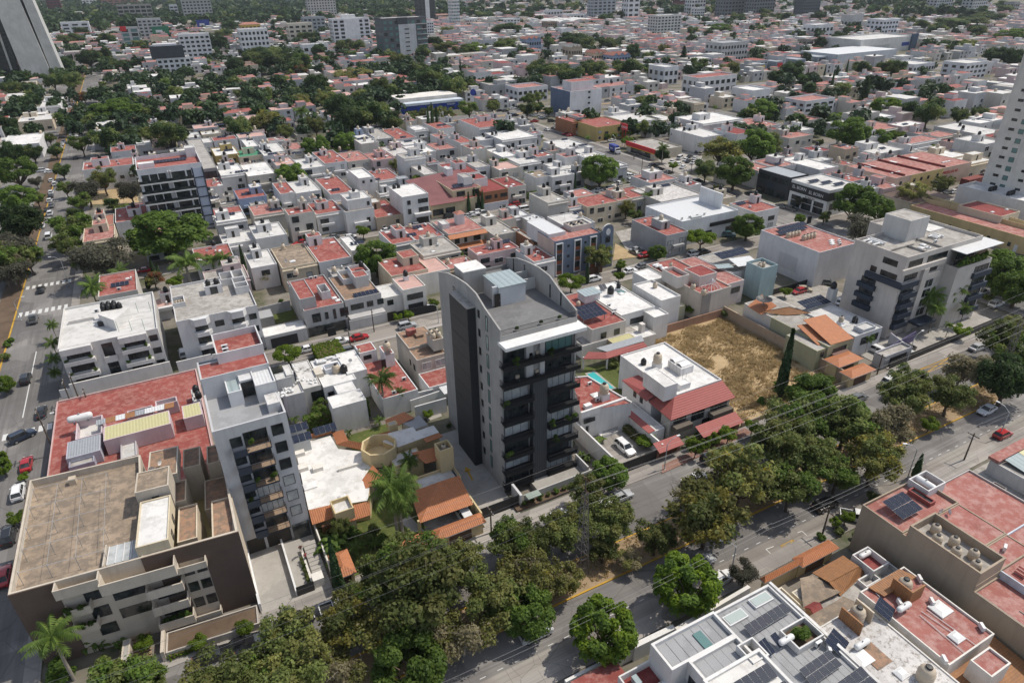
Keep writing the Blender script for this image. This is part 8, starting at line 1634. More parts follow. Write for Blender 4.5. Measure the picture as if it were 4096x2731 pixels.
T('F3'); B = tw('tall white block with a blue-grey side and four small windows', 600, 785, 1000, 890, 22, (.62, .61, .62), 'red2', 0, 0, name='office_block', ref='the white block with the blue-grey side', fit=False); B.box(-.05, 0, 0, -.01, 22, B.h, (.12, .155, .23), 'blue_side')
for z in range(4): B.win('f', B.w*.6, 3+z*B.h/4.6, 1.6, 1.1, 0)
B.box(-.9, -1, 0, B.w*.3, -.06, 3.4, 'black', 'shop_front'); B.vol(B.w*.15, 4, B.w*.85, 14, B.h-1, B.h+4.5, (.62, .61, .62), 'red', .2); B.done()
for args in (('white showroom with a red roof and a glazed corner by the wide avenue', 45, 755, 870, 415, 18, W2, 'red2', 2, 6), ('white apartment block with open balconies among low houses', 1292, 135, 315, 1580, 20, (.52, .52, .50), 'offwhite', 7, 7), ('dark glazed office hall with white surrounds on the right', 1810, 370, 525, 2170, 22, (.42, .42, .42), 'greyroof', 3, 9),
  ('pale office slab with a dark flank on the upper edge', 760, -50, 175, 1010, 20, (.34, .36, .39), 'conc', 8, 5), ('slim white tower with a slit window column on the upper edge', 1062, -70, 185, 1212, 18, (.62, .62, .63), 'white', 6, 2), ('dark red and grey office on the upper edge with painted lettering', 1500, -60, 105, 1625, 18, RD, 'conc', 4, 4), ('white gridded tower wing on the upper edge', 1610, -70, 150, 1790, 18, W2, 'conc', 7, 5), ('long dark tower frame under construction on the upper edge', 1890, -90, 160, 2340, 24, (.15, .155, .17), 'conc', 8, 12),
  ('white stepped building with a tiled wing near the cross avenue', 1312, 575, 720, 1545, 22, W2, 'offwhite', 2, 3), ('long white office with red roof terraces and ribbon windows', 1608, 668, 800, 2090, 16, (.62, .61, .60), 'red', 2, 7), ('white house block with glazed bays above the orange house', 2050, 775, 890, 2350, 18, W2, 'white', 1, 4), ('white block with a flat top near three arched halls', 500, 125, 190, 725, 18, W2, 'white', 2, 6), ('low white block with a dark window band before the arched halls', 478, 245, 320, 625, 16, W2, 'white', 1, 3), ('brown office block left of the arched halls', 362, 190, 275, 490, 18, (.26, .19, .15), 'conc', 3, 4), ('white offices on the wooded rise left of the arched halls', 375, 90, 160, 540, 16, W2, 'white', 2, 5), ('white housing block just before the gridded wing', 1655, 70, 165, 1765, 14, W2, 'white', 4, 4)):
 B = tw(*args[:8], *args[8:10], ref=None); (sign(B, 'RENTA', B.w*.5, -.1, B.h*.6, 6) if 'lettering' in args[0] else 0); B.done()
B = Bd('arched_market_halls', 'hall', *at(500, 245, 0)[:2], label='three side-by-side white barrel-arched hall roofs', mid=6); k = float(np.dot(np.array([*at(600, 245, 0)[:2], -CAM_H]), AXF))/FPX*.4677/.87; b = MB()
for q in range(3):
 x0 = q*115*k
 for i in range(10): a0, a1 = PI*i/10, PI*(i+1)/10; r = 62*k; f_ = lambda a: (x0+r-r*math.cos(a), 4+r*.55*math.sin(a)); p, s2 = f_(a0), f_(a1); b.poly([(p[0], 0, p[1]), (s2[0], 0, s2[1]), (s2[0], 60, s2[1]), (p[0], 60, p[1])], M['white']); b.poly([(x0+r, .1, 4), (s2[0], .1, s2[1]), (p[0], .1, p[1])], M['offwhite'])
b.build('arched_roof', B.e); B.box(0, .3, 0, 350*k, 60, 4, W2); B.done()
T('F3')
for n_, (x, y, yb, x2, c) in enumerate(((170, 340, 440, 355, 'b'), (545, 410, 520, 710, 't'), (740, 460, 540, 930, 'c'), (900, 480, 550, 1130, 'b'))):
 B = tw(f'{ {"b": "blue-grey", "t": "brown", "c": "peach"}[c]} gabled townhouse row {["left of the dark grove", "before the dark grove", "with red tiles by the cross avenue", "beside the peach townhouses"][n_]}', x, y, yb, x2, 16, WC[c] if c != 'c' else (.56, .42, .30), 'redtile', 2, 6, name='townhouse_row', cat='houses')
 for q in range(3): B.gable(B.w*q/3+.2, 0, B.w*(q+1)/3-.2, 16, B.h, 2.2, 'y', 'redtile' if c != 't' else 'conc', .2, WC[c])
 B.done()
T('F4')
for args in (('dark tower frame with green netting on the upper edge', 0, -70, 165, 275, 22, (.16, .165, .18), 'conc', 8, 8), ('dark glazed tower on the upper right edge', 440, -80, 170, 665, 20, (.08, .09, .11), 'conc', 9, 7), ('first white ribbed apartment tower behind the big grove', 1585, -60, 155, 1830, 18, (.48, .49, .50), 'conc', 8, 7), ('second white ribbed apartment tower nearer the frame corner', 1900, -70, 150, 2130, 18, (.48, .49, .50), 'conc', 8, 7), ('blank grey office block behind the department store', 835, 130, 250, 1010, 18, (.42, .42, .42), 'conc', 1, 2), ('white and grey block with staggered little windows', 1080, 170, 320, 1330, 22, (.60, .62, .66), 'offwhite', 4, 5), ('white modern offices with a black band left of the store', 505, 215, 330, 770, 18, W2, 'white', 2, 5),
  ('white apartment row with corner bays before the market', 1310, 555, 660, 1665, 20, W2, 'offwhite', 2, 7), ('white office block with a blue-grey end and wide windows', 1770, 545, 680, 2140, 18, W2, 'offwhite', 3, 5), ('white four-storey apartment block with wide windows and red roof', 375, 870, 1010, 805, 15, W2, 'red2', 3, 4), ('brown concrete deck building by a dark tree', 445, 345, 440, 560, 16, (.22, .2, .18), 'conc', 3, 3), ('grey brown block at the frame corner', 2235, 20, 130, 2352, 16, (.3, .3, .3), 'conc', 3, 3)): tw(*args, name='office_block').done()
B = tw('long white department store with a dark glazed entrance corner', 800, 345, 455, 1640, 40, (.56, .55, .53), 'offwhite', 0, 0, name='department_store', cat='store', par=1.2, ref='the long white department store'); B.box(B.w*.86, -2, 0, B.w*.96, -.02, B.h+2, (.07, .10, .15), 'glazed_corner'); B.one('slat_band', B.w*.12, -.15, B.h*.3, B.w*.5, -.02, B.h*.55, 'curtain'); B.one('blue_sign', B.w*.72, -.2, B.h*.35, B.w*.85, -.02, B.h*.6, 'bblue'); B.done()
B = tw('wide white market hall with a ridged metal roof', 580, 470, 530, 1450, 40, (.50, .52, .55), 'corrW', 0, 0, name='market_hall', cat='store', par=.1, hmin=6); B.done()
for k, (x, y, x2) in enumerate(((0, 570, 160), (160, 545, 310), (330, 525, 500), (500, 500, 690), (690, 485, 820))): B = tw(f'{["first", "second", "third", "fourth", "fifth"][k]} grey shop unit with curved sheet canopy in the mall row', x, y, y+45, x2, 26, (.24, .27, .31), 'corrG', 0, 0, name='mall_unit', cat='shop', par=.1, hmin=6); b = MB(); b.box(B.w*.2, -.3, 1.5, B.w*.8, -.05, B.h-1.2, M[('sgyel', 'sgred', 'bblue', 'navy', 'teal_glass')[k]]); b.build('poster', B.e); B.done()
T('M3')
for nm, mt, pts in (('car_park', 'conc', ((1290, 470), (1480, 620), (1700, 600), (1740, 430))), ('store_forecourt', 'drive', ((1090, 400), (1160, 350), (1300, 470), (1280, 500))), ('car_park', 'conc', ((985, 1130), (1180, 1085), (1300, 1290), (1110, 1330)))  , ('dry_verge', 'dryfield', ((985, 1230), (1100, 1290), (1200, 1340), (965, 1375)))):
 q = [at(*p) for p in pts]; patch(nm, _ccw([p[:2] for p in q]), .1 if nm != 'dry_verge' else .12, mt); xs, ys = [p[0] for p in q], [p[1] for p in q]; occ(min(xs), min(ys), max(xs), max(ys))
T('M1'); q = [at(*p) for p in ((690, 900), (1190, 880), (1150, 720), (700, 760))]; patch('park_ground', _ccw([p[:2] for p in q]), .1, 'dryfield'); occ(min(p[0] for p in q), min(p[1] for p in q), max(p[0] for p in q), max(p[1] for p in q))
# ------------------------------------------------------------------ 18 trees
KC = {'a': 'ash', 'y': 'yellow', 'l': 'blossom', 'd': 'dry', 'b': 'bare', 'g': 'grey', 'r': 'round', 'f': 'ficus', 'k': 'dark', 'u': 'rust', 's': 'small', 't': 'topiary', 'm': 'umbrella', 'p': 'palm', 'o': 'lowpalm', 'h': 'shrub', 'n': 'banana'}
def trees(tile, s):
 T(tile)
 for w in s.split():
  k = w[0]; x, y, d = (float(v) for v in w[1:].split(',')); d *= 1.14 if tile in ('Z2', 'Z3', 'Z8') and k in 'aydlbg' else 1; t = ptree(KC[k], x, y, d); L = t.location; occ(L.x-1.2, L.y-1.2, L.x+1.2, L.y+1.2)
trees('Z2', 'a1130,960,560 a1100,740,380 a820,880,330 a1420,760,330 a1760,620,280 y1800,790,220 a1640,1000,380 d1430,1220,380 f1070,1450,480 y680,1150,360 y930,1210,340 a260,1300,380 a300,1480,420 d620,1450,320 a60,1540,300 n560,620,170 n620,560,140 n500,650,120 n560,700,130 h700,560,110 h830,540,120 h780,590,110 h880,600,120 a610,520,110 o840,640,120 h950,640,90 h1090,600,110 n520,560,110 h690,520,90 o720,670,170 o680,560,110 a1240,1250,240')
trees('Z1', 'a830,1600,430 a1480,1580,480 a1790,1470,280 s1640,1200,120 h400,1480,190 s110,450,110 s160,180,70 r10,110,110 n420,1290,150 n560,1260,170 n650,1290,130 n820,1300,90 s1330,1290,110 s960,1300,120 h700,1420,120 a1020,1580,230')
trees('Z3', 'a100,600,260 a230,610,260 a430,530,300 y170,820,330 y330,900,220 f190,1080,360 a740,490,300 a690,660,200 a1050,590,240 y1400,440,460 b1300,330,260 l1620,180,420 b1450,220,250 r1260,900,430 r700,1210,440 f740,150,240 a580,290,220 g1650,830,170 a1530,80,220 d860,740,160 y420,860,240 a590,420,180')
trees('Z4', 'a100,200,330 a280,260,330 a420,110,300 a590,170,260 y830,100,330 t650,455,95 t570,490,75 h480,580,70 h600,545,80 h830,320,110 h720,580,70 h1470,200,90 h1380,350,70')
trees('Z8', 'f430,1000,330 a330,1170,350 a560,1230,280 a680,1190,360 d1000,1250,320 y860,1400,330 a240,1360,380 a430,1400,300 a1070,1030,300 a1400,1010,260 s1190,980,110 s1250,1210,120 d1480,830,260 k1800,900,360 a1750,620,280 a1860,770,240 f1760,150,330 f1880,260,300 s250,290,80 h540,900,110 h990,855,60 h190,975,60 h80,1050,70 h250,1000,90 s190,940,60 a1880,560,200 s850,560,1 h1660,330,70 s1480,560,110 a1130,900,200')
trees('Z7', 't1360,1385,115 t1325,1335,80 t1425,1360,75 t1375,1310,60 t1490,1325,95 t1590,1290,120 t1760,1235,105 m495,235,190 s845,110,70 s830,180,80 m1330,415,110 a1050,510,120 h1580,440,90 h790,790,90 h850,750,70 h860,830,60 h840,990,70 n610,1440,80 n570,1420,60 h500,1350,60 h520,1230,50 a690,50,200 o1190,1245,80 o1410,1160,90 o1380,1190,60')
trees('Z6', 'b95,190,110 f875,40,290 s555,140,110 a985,345,100 s1030,465,65 s1100,450,75 s1275,370,80 m265,735,190 a500,1110,140 o900,1200,110 s1240,1140,70 o690,1280,70 h690,470,60 h215,350,40 s1285,950,50 o310,1180,90 h1385,1220,40 h1280,1120,40')
trees('Z5', 'a40,70,300 u1070,200,130 h960,310,120 p1300,90,240 p1480,70,140 p1560,60,150 g720,60,380 a640,60,240 r30,930,130 h60,640,80 h40,740,80 g100,150,240 p640,260,210 p830,150,150 s1220,220,110 r0,1450,90 h180,150,60 d40,30,260 h1500,1190,30')
trees('M1', 'f1440,1130,620 a620,1100,310 a560,1250,260 k150,1050,360 g110,1290,380 f130,600,300 f150,830,270 g740,780,250 g1110,780,220 a880,680,230 k470,430,130 k530,600,130 a690,380,170 k900,330,230 k1110,330,170 a1270,300,150 k1450,290,300 f980,90,420 g1250,100,160 k2040,230,220 y2280,180,250 p490,140,100 a690,880,180 k950,880,120 h1030,920,150 a560,760,140 a310,840,140 g310,700,110 k100,450,200 k280,450,150 k60,230,200 h1740,1040,90 d80,1430,300 a240,1360,240 k640,970,130 a420,330,110 o1900,1340,90')
trees('M2', 'y120,200,250 a300,280,150 k760,60,250 k850,170,250 k990,130,290 k1120,120,240 k1210,190,200 a560,220,180 f560,400,230 f820,360,220 a1390,150,110 a1480,130,120 a1600,120,170 a1680,130,140 a1870,80,160 a2080,60,120 a1240,550,120 f350,640,250 k630,800,110 r545,845,90 s1440,670,100 m1215,1040,80 s1375,1020,70 g730,1040,80 h500,1170,110 k1950,1040,110 r1765,900,60 s1570,340,80 s680,1440,140 r1520,1290,120 r1780,1330,110 h820,610,90 s300,890,90 u40,80,110 a700,470,120 h1310,540,80 s960,1120,120 h1590,520,90')
trees('M3', 'f860,590,310 a1250,240,170 t920,320,58 t980,310,50 t1050,300,45 t1110,295,60 s1090,350,100 k1390,470,120 s1480,560,80 y1880,440,360 f2010,610,310 k1760,590,190 f2180,390,320 r710,800,130 f800,960,115 y1080,930,160 a1150,990,120 f1345,1300,160 m1715,1200,240 f2120,1070,260 h460,440,110 h290,800,140 k230,80,130 k320,60,110 a410,100,90 r1670,160,130 f2250,90,240 g850,1180,190 s1040,1390,70 s615,240,70 a330,320,80 h450,1110,40 a1870,760,90')
trees('M4', 'f930,880,370 f1110,940,230 g990,1110,320 k130,380,270 f850,270,330 f1130,320,170 s1270,300,110 r1170,50,240 k1370,90,170 k1540,100,240 k1800,130,150 k1970,120,140 a1630,730,150 y1400,800,250 g430,870,110 r430,1015,90 f2200,1400,290 s740,140,140 s1550,400,80 a1700,700,120 k640,1000,90 h330,420,50 a600,370,60 k1240,300,80')
trees('F1', 'k780,160,160 k860,220,140 k450,220,110 k560,340,160 k760,500,190 k860,470,170 k1000,560,120 k560,560,140 k600,690,190 k450,690,150 k100,760,150 k240,750,120 u720,830,110 k1840,360,190 k1900,300,150 k2000,570,150 k2080,540,170 k2200,480,250 k2310,530,230 k1900,160,130 k1960,220,140 k2000,80,150 k2250,60,160 k1300,100,120 k1400,170,110 a1190,390,110 k660,330,140 k700,270,130 k430,120,120 k1840,120,150 a1720,490,90 k920,330,140 k2330,90,150 k580,90,150 k700,60,120')
trees('F2', 'k60,500,250 k180,460,250 k300,500,240 k430,540,180 f440,520,170 u440,610,130 k790,390,150 k920,400,130 a1250,510,150 y880,640,310 k1110,740,180 k1540,650,230 k1450,600,160 a1660,410,190 a1820,430,180 a1920,420,200 a2200,380,210 k1740,740,220 a1880,740,140 k560,730,220 y430,870,170 a640,850,180 k1560,380,200 k1470,450,140 k2200,250,240 k60,90,150 k200,80,170 k290,90,120 k900,110,160 k1010,120,180 k1150,130,150 k1300,110,150 k1900,90,160 k2000,130,170 k2100,100,160 k2250,120,170 k600,440,130 k480,320,140 a1690,270,130')
trees('F3', 'k350,600,250 k450,620,230 k600,640,210 k800,590,230 k1090,580,250 a1270,620,100 k620,340,280 k720,370,180 k930,380,190 k1140,440,130 k1260,490,120 f1890,250,210 k1200,770,110 a250,850,130 a330,830,110 a40,400,180 k60,250,210 k230,130,130 k920,160,150 k1020,130,120 k1280,110,120 k1650,270,100 a1700,560,150 a1960,600,170 k430,380,120 k150,70,160 k350,60,170 k500,60,160 k600,50,150 k2030,150,120 k2270,110,130 k1830,80,110 y1400,420,110 m1400,845,130 k1750,180,80')
trees('F4', 'k380,620,220 k230,670,140 k520,680,130 k960,590,150 k1250,580,170 k1150,590,140 k1750,200,290 k1900,190,270 k2050,150,240 k1600,250,170 k1950,270,150 f2250,300,260 k2110,490,190 k2250,500,180 a1860,400,150 k1480,220,130 k600,370,110 k760,330,120 k730,350,100 s1600,760,90 k300,150,160 k150,150,130 k590,150,130 k1070,80,120 k1300,60,150 k1450,60,140 k700,80,130 k2190,40,160 k1700,420,90 k2200,80,150')
def cyp(tile, s, kind='cypress'):
 T(tile)
 for w in s.split():
  x, y, yt = (float(v) for v in w.split(',')); g, h = hz(x, y, yt); t = tree(kind, g, max(3, min(h, 22)), R=None if kind != 'cypress' else max(.6, h*.062)); occ(g[0]-.8, g[1]-.8, g[0]+.8, g[1]+.8)
cyp('Z2', '530,1012,590 578,1015,740'); cyp('Z8', '303,1035,560'); cyp('Z7', '612,235,90'); cyp('Z4', '1165,190,25'); cyp('Z5', '835,345,190 868,325,190 905,310,200 938,295,205 1010,270,180 1042,190,60 1085,200,95 1668,160,-30')
cyp('M1', '200,140,0 235,120,-15 262,110,-20 345,110,0 1640,130,55'); cyp('M2', '695,415,130 770,415,130 840,400,215 1515,330,50 1548,325,25 1590,320,60 1865,970,790 1915,945,750 1950,950,770 1985,955,770'); cyp('M3', '645,835,620 1510,0,-1'); cyp('F1', '1490,845,665 1515,845,730 1535,845,790 160,990,820 840,840,750 885,810,745 980,820,740 1120,870,740 2080,790,700 1135,880,800'); cyp('F4', '505,765,590 655,720,560 730,820,600 850,720,510 1420,830,740 1870,860,720 1915,860,725'); cyp('F3', '1445,80,-20 1615,270,215 1640,270,225 1625,275,225'); cyp('F2', '1795,660,490')
cyp('F3', '1580,560,390', 'conifer'); cyp('F4', '1020,920,660 760,690,560', 'conifer')
for tl, s in (('Z2', '945,605,240 985,590,250 1005,585,330 1072,225,60'), ('Z6', '915,1140,900 1045,1110,985 1080,1500,1400'), ('Z1', '350,1545,1260'), ('Z5', '360,640,520 360,780,640 370,880,750 380,970,850'), ('Z8', '1270,540,310 1420,500,280 1300,580,400 1390,610,520 1500,540,400 830,720,610'), ('Z7', '1180,510,360'), ('M2', '2045,330,230 2060,625,520 2150,630,530 2085,400,340 405,1170,1060 435,290,90'), ('M3', '750,400,320 1050,745,680 1265,965,810 1640,1170,1110 1840,130,60 30,640,520 1395,560,400 250,760,630'), ('F1', '1385,700,630 1860,840,770 2290,920,840 1410,840,700'), ('F2', '830,530,450 880,540,450 960,550,470 1010,570,480 1110,540,460 1190,530,460 1080,650,550 1130,630,560 650,590,500 580,500,440 160,900,820 1160,620,580'), ('F3', '1410,400,345 1490,390,345 2080,280,225 410,530,490 500,510,470 1700,430,405'), ('F4', '995,410,350 1740,420,370 2110,840,810')):
 cyp(tl, s, 'palm' if tl not in ('Z7',) else 'tallpalm')
# ------------------------------------------------------------------ 19 vehicles
CK = {'s': 'sedan', 'h': 'hatch', 'u': 'suv', 'p': 'pickup', 'v': 'van'}; CC = {'w': 'white', 'k': 'black', 's': 'silver', 'g': 'grey', 'r': 'red', 'b': 'blue', 'n': 'navy', 'y': 'yellow', 'e': 'beige', 't': 'teal'}; DR = {'e': 0, 'w': PI, 'n': PI/2, 's': -PI/2, 'd': -.8, 'q': .5}
def cars(tile, s):
 T(tile)
 for w in s.split(): x, y = (float(v) for v in w[3:].split(',')); pcar(CK[w[0]], CC[w[1]], x, y, DR[w[2]])
cars('Z1', 'srn180,95 uwn125,285 ukn60,580 srn25,850 ske1650,1300 ske1430,1385'); cars('Z2', 'pke300,1160 pwe600,1045 sse945,940 vwn1435,430 ske20,1300 swe1260,790'); cars('Z3', 'sse810,315 swe680,362 uwe415,450 pwe1320,205 uke1430,55 use240,1230 sse1355,760 swe1480,870 hwe570,400'); cars('Z4', 'uke505,370 pwd725,455')
cars('Z8', 'sre640,1070 sge750,1030 uwe985,915 sse1585,680 hre1760,1285 uwn868,695 swq628,360 hgd542,228 hrw340,290 hed380,275 uwe1715,378 pse1605,298 uke1095,690 uwe1075,720')
T('Z8'); pcar('sedan', 'white', 1650, 1115, PI, base='white taxi with a yellow bonnet and boot', accent=None, name='taxi'); cars('Z7', 'uws870,1380 swe905,148 uwe655,205 sge1000,112 sgn940,15 srw1010,35'); cars('Z6', 'use1095,530 sre760,610 swe632,635 swe408,690 hge700,697'); cars('Z5', 'uke845,1015 sse480,1095 unq155,1300 ukn180,900 pgn232,485 skn285,278 uwn1280,720 skn290,1130')
cars('M1', 'vwn418,1170 hwn430,1030 uwn430,972 hwn425,862 hwn437,792 uwn470,722 skn405,942 sgn440,905 skn435,822 skn500,692 swn535,378 swn522,412 uwn545,360 swn575,222 sgn565,252 swn582,200 ske540,322 uwe630,313 skn645,497 swe315,607 uwe370,605 swe430,615 hgn470,420 hwn512,440 swn640,10 srn612,100 sgn600,40 hwn630,40 hgn590,120 ukn690,285 swn600,62 hwn440,690 hwn360,1080')
cars('M2', 'uwe2190,930 vwe2245,940 swe2000,963 swe1905,978 une1530,995 sge1300,182 pre1335,165 swe1440,168 sre1735,128 une2250,130 ske2140,92 ske2185,95 swe2245,72 uge2300,65 hye2262,58'); cars('M3', 'hre342,880 uke502,805 uwe50,930 vwe105,940 vwe215,937 uwe1133,692 hbe1187,682 pwe1115,655 hgn1060,635 hwn1010,712 ske1312,562 ske1365,592 ske1445,622 swe1158,433 hge1130,388 skq1195,460 swq1232,462 swe960,348 pwe1348,292 sre1455,282 vwq1540,497 swq1590,512 skq1622,487 swq1668,500 swq1705,520 skq1612,525 swq1652,538 skq1690,445 ueq1722,460 swq1565,575 swq1528,548 swq1472,528 uke1580,398 uke1690,697 uwe1712,760 ukn2140,805 utd1955,1155 uwe1665,1315 uke1742,1305 sse1170,1280 ske1205,1303 src1240,1330'.replace('src', 'sre')+' swe1110,1460 sge1220,1423 pre295,185 swn402,255 skn460,245 uke440,182 swe500,208 swe357,150 uwe302,133 sge412,138 sre567,290 sre602,303 swe110,73 sge240,108 uke130,133 hwe190,75 swe325,65 swe1200,48 hwe1240,38 uke1325,14 swe1000,25 swe1430,700 uwn1090,648')
cars('M4', 'sgn268,912 pgn350,935 sge1700,795 swe1752,788 ske1822,770 uwe1910,742 ske945,62 swe470,275'); cars('F3', 'ske1300,803 swe1335,803 uwe1250,853 swe1232,893 swe1190,905 uke1325,868 uwe1472,788 swe1340,835 swe1270,800 sge920,862 hwe1500,810 swe1220,840')
# lorry
T('M3'); p = at(985, 455, 0); e = Bd('delivery_truck', 'truck', p[0], p[1], rad(-98), label='blue box lorry with white cab delivering by the cross avenue', mid=2); b = MB(); b.box(-4.4, -1.2, 1.0, 1.2, 1.2, 3.6, M['bblue']); b.build('cargo_box', e.e); b = MB(); b.box(1.5, -1.1, .6, 3.4, 1.1, 1.7, paint('white')); b.prism([(1.4, -1.1), (2.5, -1.1), (2.5, 1.1), (1.4, 1.1)], 1.7, 2.7, paint('white')); b.build('cab', e.e); b = MB(); b.poly([(2.51, -1, 1.75), (2.52, 1, 1.75), (2.52, 1, 2.6), (2.51, -1, 2.6)], M['glass']); b.build('windscreen', e.e); b = MB(); b.box(-4.3, -.9, .6, 3.2, .9, .99, M['rubber']); b.build('chassis', e.e)
w = car_meshes('van', 'white')[2][0]
for x in (-3, -2, 2.6):
 for s in (-1, 1): link('wheel', w, e.e, (x, s*1.0, 0), scale=1.3)
sg = sign(e, 'pepsi', -1.6, -1.22, 1.8, 1.3); sg2 = sign(e, 'pepsi', -1.6, 1.22, 1.8, 1.3); sg2.rotation_euler = (PI/2, 0, PI); e.done()
r_ = random.Random(5)
for v_ in (276.4, 281.0, 345, 349.6, 414, 418.6, 207.2, 210.0):
 for k in range(12):
  u_ = r_.uniform(-20, 170); q = photo_xy((u_, v_, 1))
  if r_.random() < .75 and 0 < q[0] < 4096: car(r_.choice(('sedan', 'hatch', 'suv', 'sedan')), r_.choice(('white', 'white', 'silver', 'grey', 'black', 'red', 'navy')), (u_, v_, .03), r_.choice((0, PI)))
# ------------------------------------------------------------------ 20 poles, lamps, wires, people
def pole_at(tile, x, y, xt, yt, fn, **k):
 T(tile); g, h = hz(x, y, yt); a, c = at(xt, yt, h), g; fn((g[0], g[1]), h=max(5, min(h, 16)), **k)
for d in (('Z5', 575, 1140, 510, 965), ('Z5', 430, 1075, 320, 905), ('Z5', 480, 1055, 420, 860), ('Z5', 245, 1425, 105, 1105), ('Z2', 1620, 560, 1622, 405), ('Z8', 920, 870, 955, 745), ('Z8', 1565, 1465, 1640, 1275), ('Z8', 425, 1025, 460, 880), ('Z4', 535, 580, 595, 400), ('Z6', 845, 570, 825, 410), ('Z6', 690, 690, 685, 600), ('M3', 1225, 660, 1232, 440), ('M3', 1648, 640, 1650, 500), ('M4', 1590, 830, 1600, 690)): pole_at(*d, wood_pole, lamp=d[0] == 'Z5' and d[1] == 245)
for d, r in ((('Z3', 1600, 880, 1650, 610), 2.6), (('Z5', 410, 240, 340, 40), 3.1), (('Z8', 1155, 830, 1230, 580), 0), (('Z8', 1820, 1310, 1909, 1100), 1.6), (('Z7', 1170, 1530, 1205, 1320), 0), (('Z6', 1303, 510, 1285, 370), 3.1), (('Z5', 295, 560, 265, 450), 3.1), (('M2', 1275, 230, 1265, 105), 1), (('M3', 1320, 680, 1318, 590), 2.5), (('M3', 990, 470, 985, 310), 1.5), (('Z4', 1140, 190, 1210, -40), 2.6), (('Z5', 85, 490, 0, 340), 0)): pole_at(*d, street_lamp, rz=r)
def pylon(g, h, label, ref=None):
 t = thing('lattice_pylon', 'pylon', (g[0], g[1], .1), 0, None, label, None, h*.6, ref); b = MB(); n = 9; r0, r1 = .75, .28; S = M['rusty']
 for k in range(n):
  z0, z1 = h*k/n, h*(k+1)/n; a0, a1 = r0+(r1-r0)*k/n, r0+(r1-r0)*(k+1)/n; c0 = [(a0, a0), (-a0, a0), (-a0, -a0), (a0, -a0)]; c1 = [(a1, a1), (-a1, a1), (-a1, -a1), (a1, -a1)]
  for i in range(4): j = (i+1) % 4; b.tube((*c0[i], z0), (*c1[i], z1), .055, .055, S, 4, False); b.tube((*c0[i], z0), (*c1[j], z1), .03, .03, S, 4, False); b.tube((*c1[i], z1), (*c1[j], z1), .03, .03, S, 4, False)
 b.build('lattice_mast', t); b = MB(); b.tube((0, 0, h), (0, 0, h+2.6), .12, .1, M['bark'], 6); b.build('mast_top', t); at_ = []
 for k in range(3):
  z = h+2.2-k*1.8; q = MB()
  for s in (-1, 1): q.tube((0, 0, z), (0, s*.95, z+.25), .05, .04, M['fr_wood'], 5); at_.append((s*.95, z+.25))
  q.build('insulator_arm', t)
 return at_
T('Z3'); g1, h1 = hz(580, 830, 185); A1 = pylon(g1, h1-2.6, 'rust-grey lattice power pylon standing in the dry median', 'the lattice pylon in the median'); T('Z8'); g2, h2 = hz(1655, 840, 440); A2 = pylon((g2[0], g1[1]+.6), h1-2.6, 'second lattice power pylon among median trees further along')
for k, (dy, z) in enumerate(A1[:5]):
 x1, y1 = g1[0], g1[1]+dy
 for (xa, xb, n_) in ((x1, g2[0], 'first'), (x1, x1-75, 'second'), (g2[0], g2[0]+95, 'third')): o = wire((xa, y1, z), (xb, y1, z), 1.3, .016, 14).build('power_line'); thing('power_line', 'cable', ((xa+xb)/2, y1, z-1), o=o, base='thin power line strung along the median', group='power lines along the median')
for k, v in enumerate((43.2, 43.6, 68.6)):
 for (xa, xb) in ((10, 62), (62, 110), (110, 170)): o = wire((xa, v, 8.2+k*.3), (xb, v, 8.4+k*.3), .7, .013, 10).build('power_line'); thing('power_line', 'cable', ((xa+xb)/2, v, 7.8), o=o, base='thin cable along the pavement', group='cables along the pavements')
T('Z2'); person(at(345, 680, 1.0)[:2]+(.9,), (.16, .02, .05), (.4, .38, .36), -1.6, 'bend', 'person in dark red top bending on the entrance stairs'); person(at(380, 740, .6)[:2]+(.5,), (.3, .05, .07), (.03, .03, .04), 2, 'stand', 'person in red and white top climbing the entrance stairs'); person(at(378, 1120, .2)[:2]+(.15,), (.6, .6, .62), (.08, .09, .14), -1.5, 'bend', 'person in a white shirt leaning into the black pickup bed')
T('M3'); person(at(1145, 512, 0), (.03, .03, .03), (.03, .03, .04), 1, 'stand', 'person in black crossing the cross avenue roadway'); person(at(1190, 655, 0), (.3, .03, .03), (.02, .02, .02), 2, 'stand', 'person in a red top on the pavement near the blue hatchback'); person(at(1178, 490, 0), (.3, .3, .32), (.05, .05, .08), 0, 'stand', 'person in grey between parked cars outside the corner store')
# ------------------------------------------------------------------ 21 the rest of the city
R_ = random.Random(11); cand = []
def in_view(p, pad=120): x, y = photo_xy(p); return -pad < x < 4096+pad and -260 < y < 2731+pad and np.dot(np.array([p[0], p[1], -CAM_H]), AXF) > 5
def treeness(u, v): return .5+.5*mnoise.noise((u*.012, v*.012, 2.2))+((.1+min(.13, max(0, v-300)*.0006)) if u < .28*v+40 else -.03)
v = 146.0
while v < 1500:
 st = 9 if v < 420 else 13; u = -330.0 if v < 500 else -600.0
 while u < 1500:
  w, d = (R_.uniform(7, 13), R_.uniform(9, 15)) if v < 420 else (R_.uniform(9, 17), R_.uniform(11, 19))
  if v > 900: w *= 1.5; d *= 1.5
  p = (u+w/2, v+d/2, 3)
  if in_view(p):
   for (ww, dd, hk) in ((w, d, 1), (w*.7, d*.6, .8), (5, 5.5, .5)):
    if free(u, v, u+ww, v+dd, .15) and (treeness(u, v) < (.66 if v < 420 else .60 if v < 700 else .56) or R_.random() < .3): occ(u-.1, v-.1, u+ww+.6, v+dd+.4); cand.append((dist(p), u, v, ww, dd, hk)); break
  u += w+R_.uniform(.2, .9) if R_.random() < .88 else w+R_.uniform(3, 7)
 v += st
n_house = sum(1 for o, *_ in THINGS if o.name.startswith(('house', 'white_h', 'grey_h'))); cand.sort(); IND = max(0, 296-n_house)
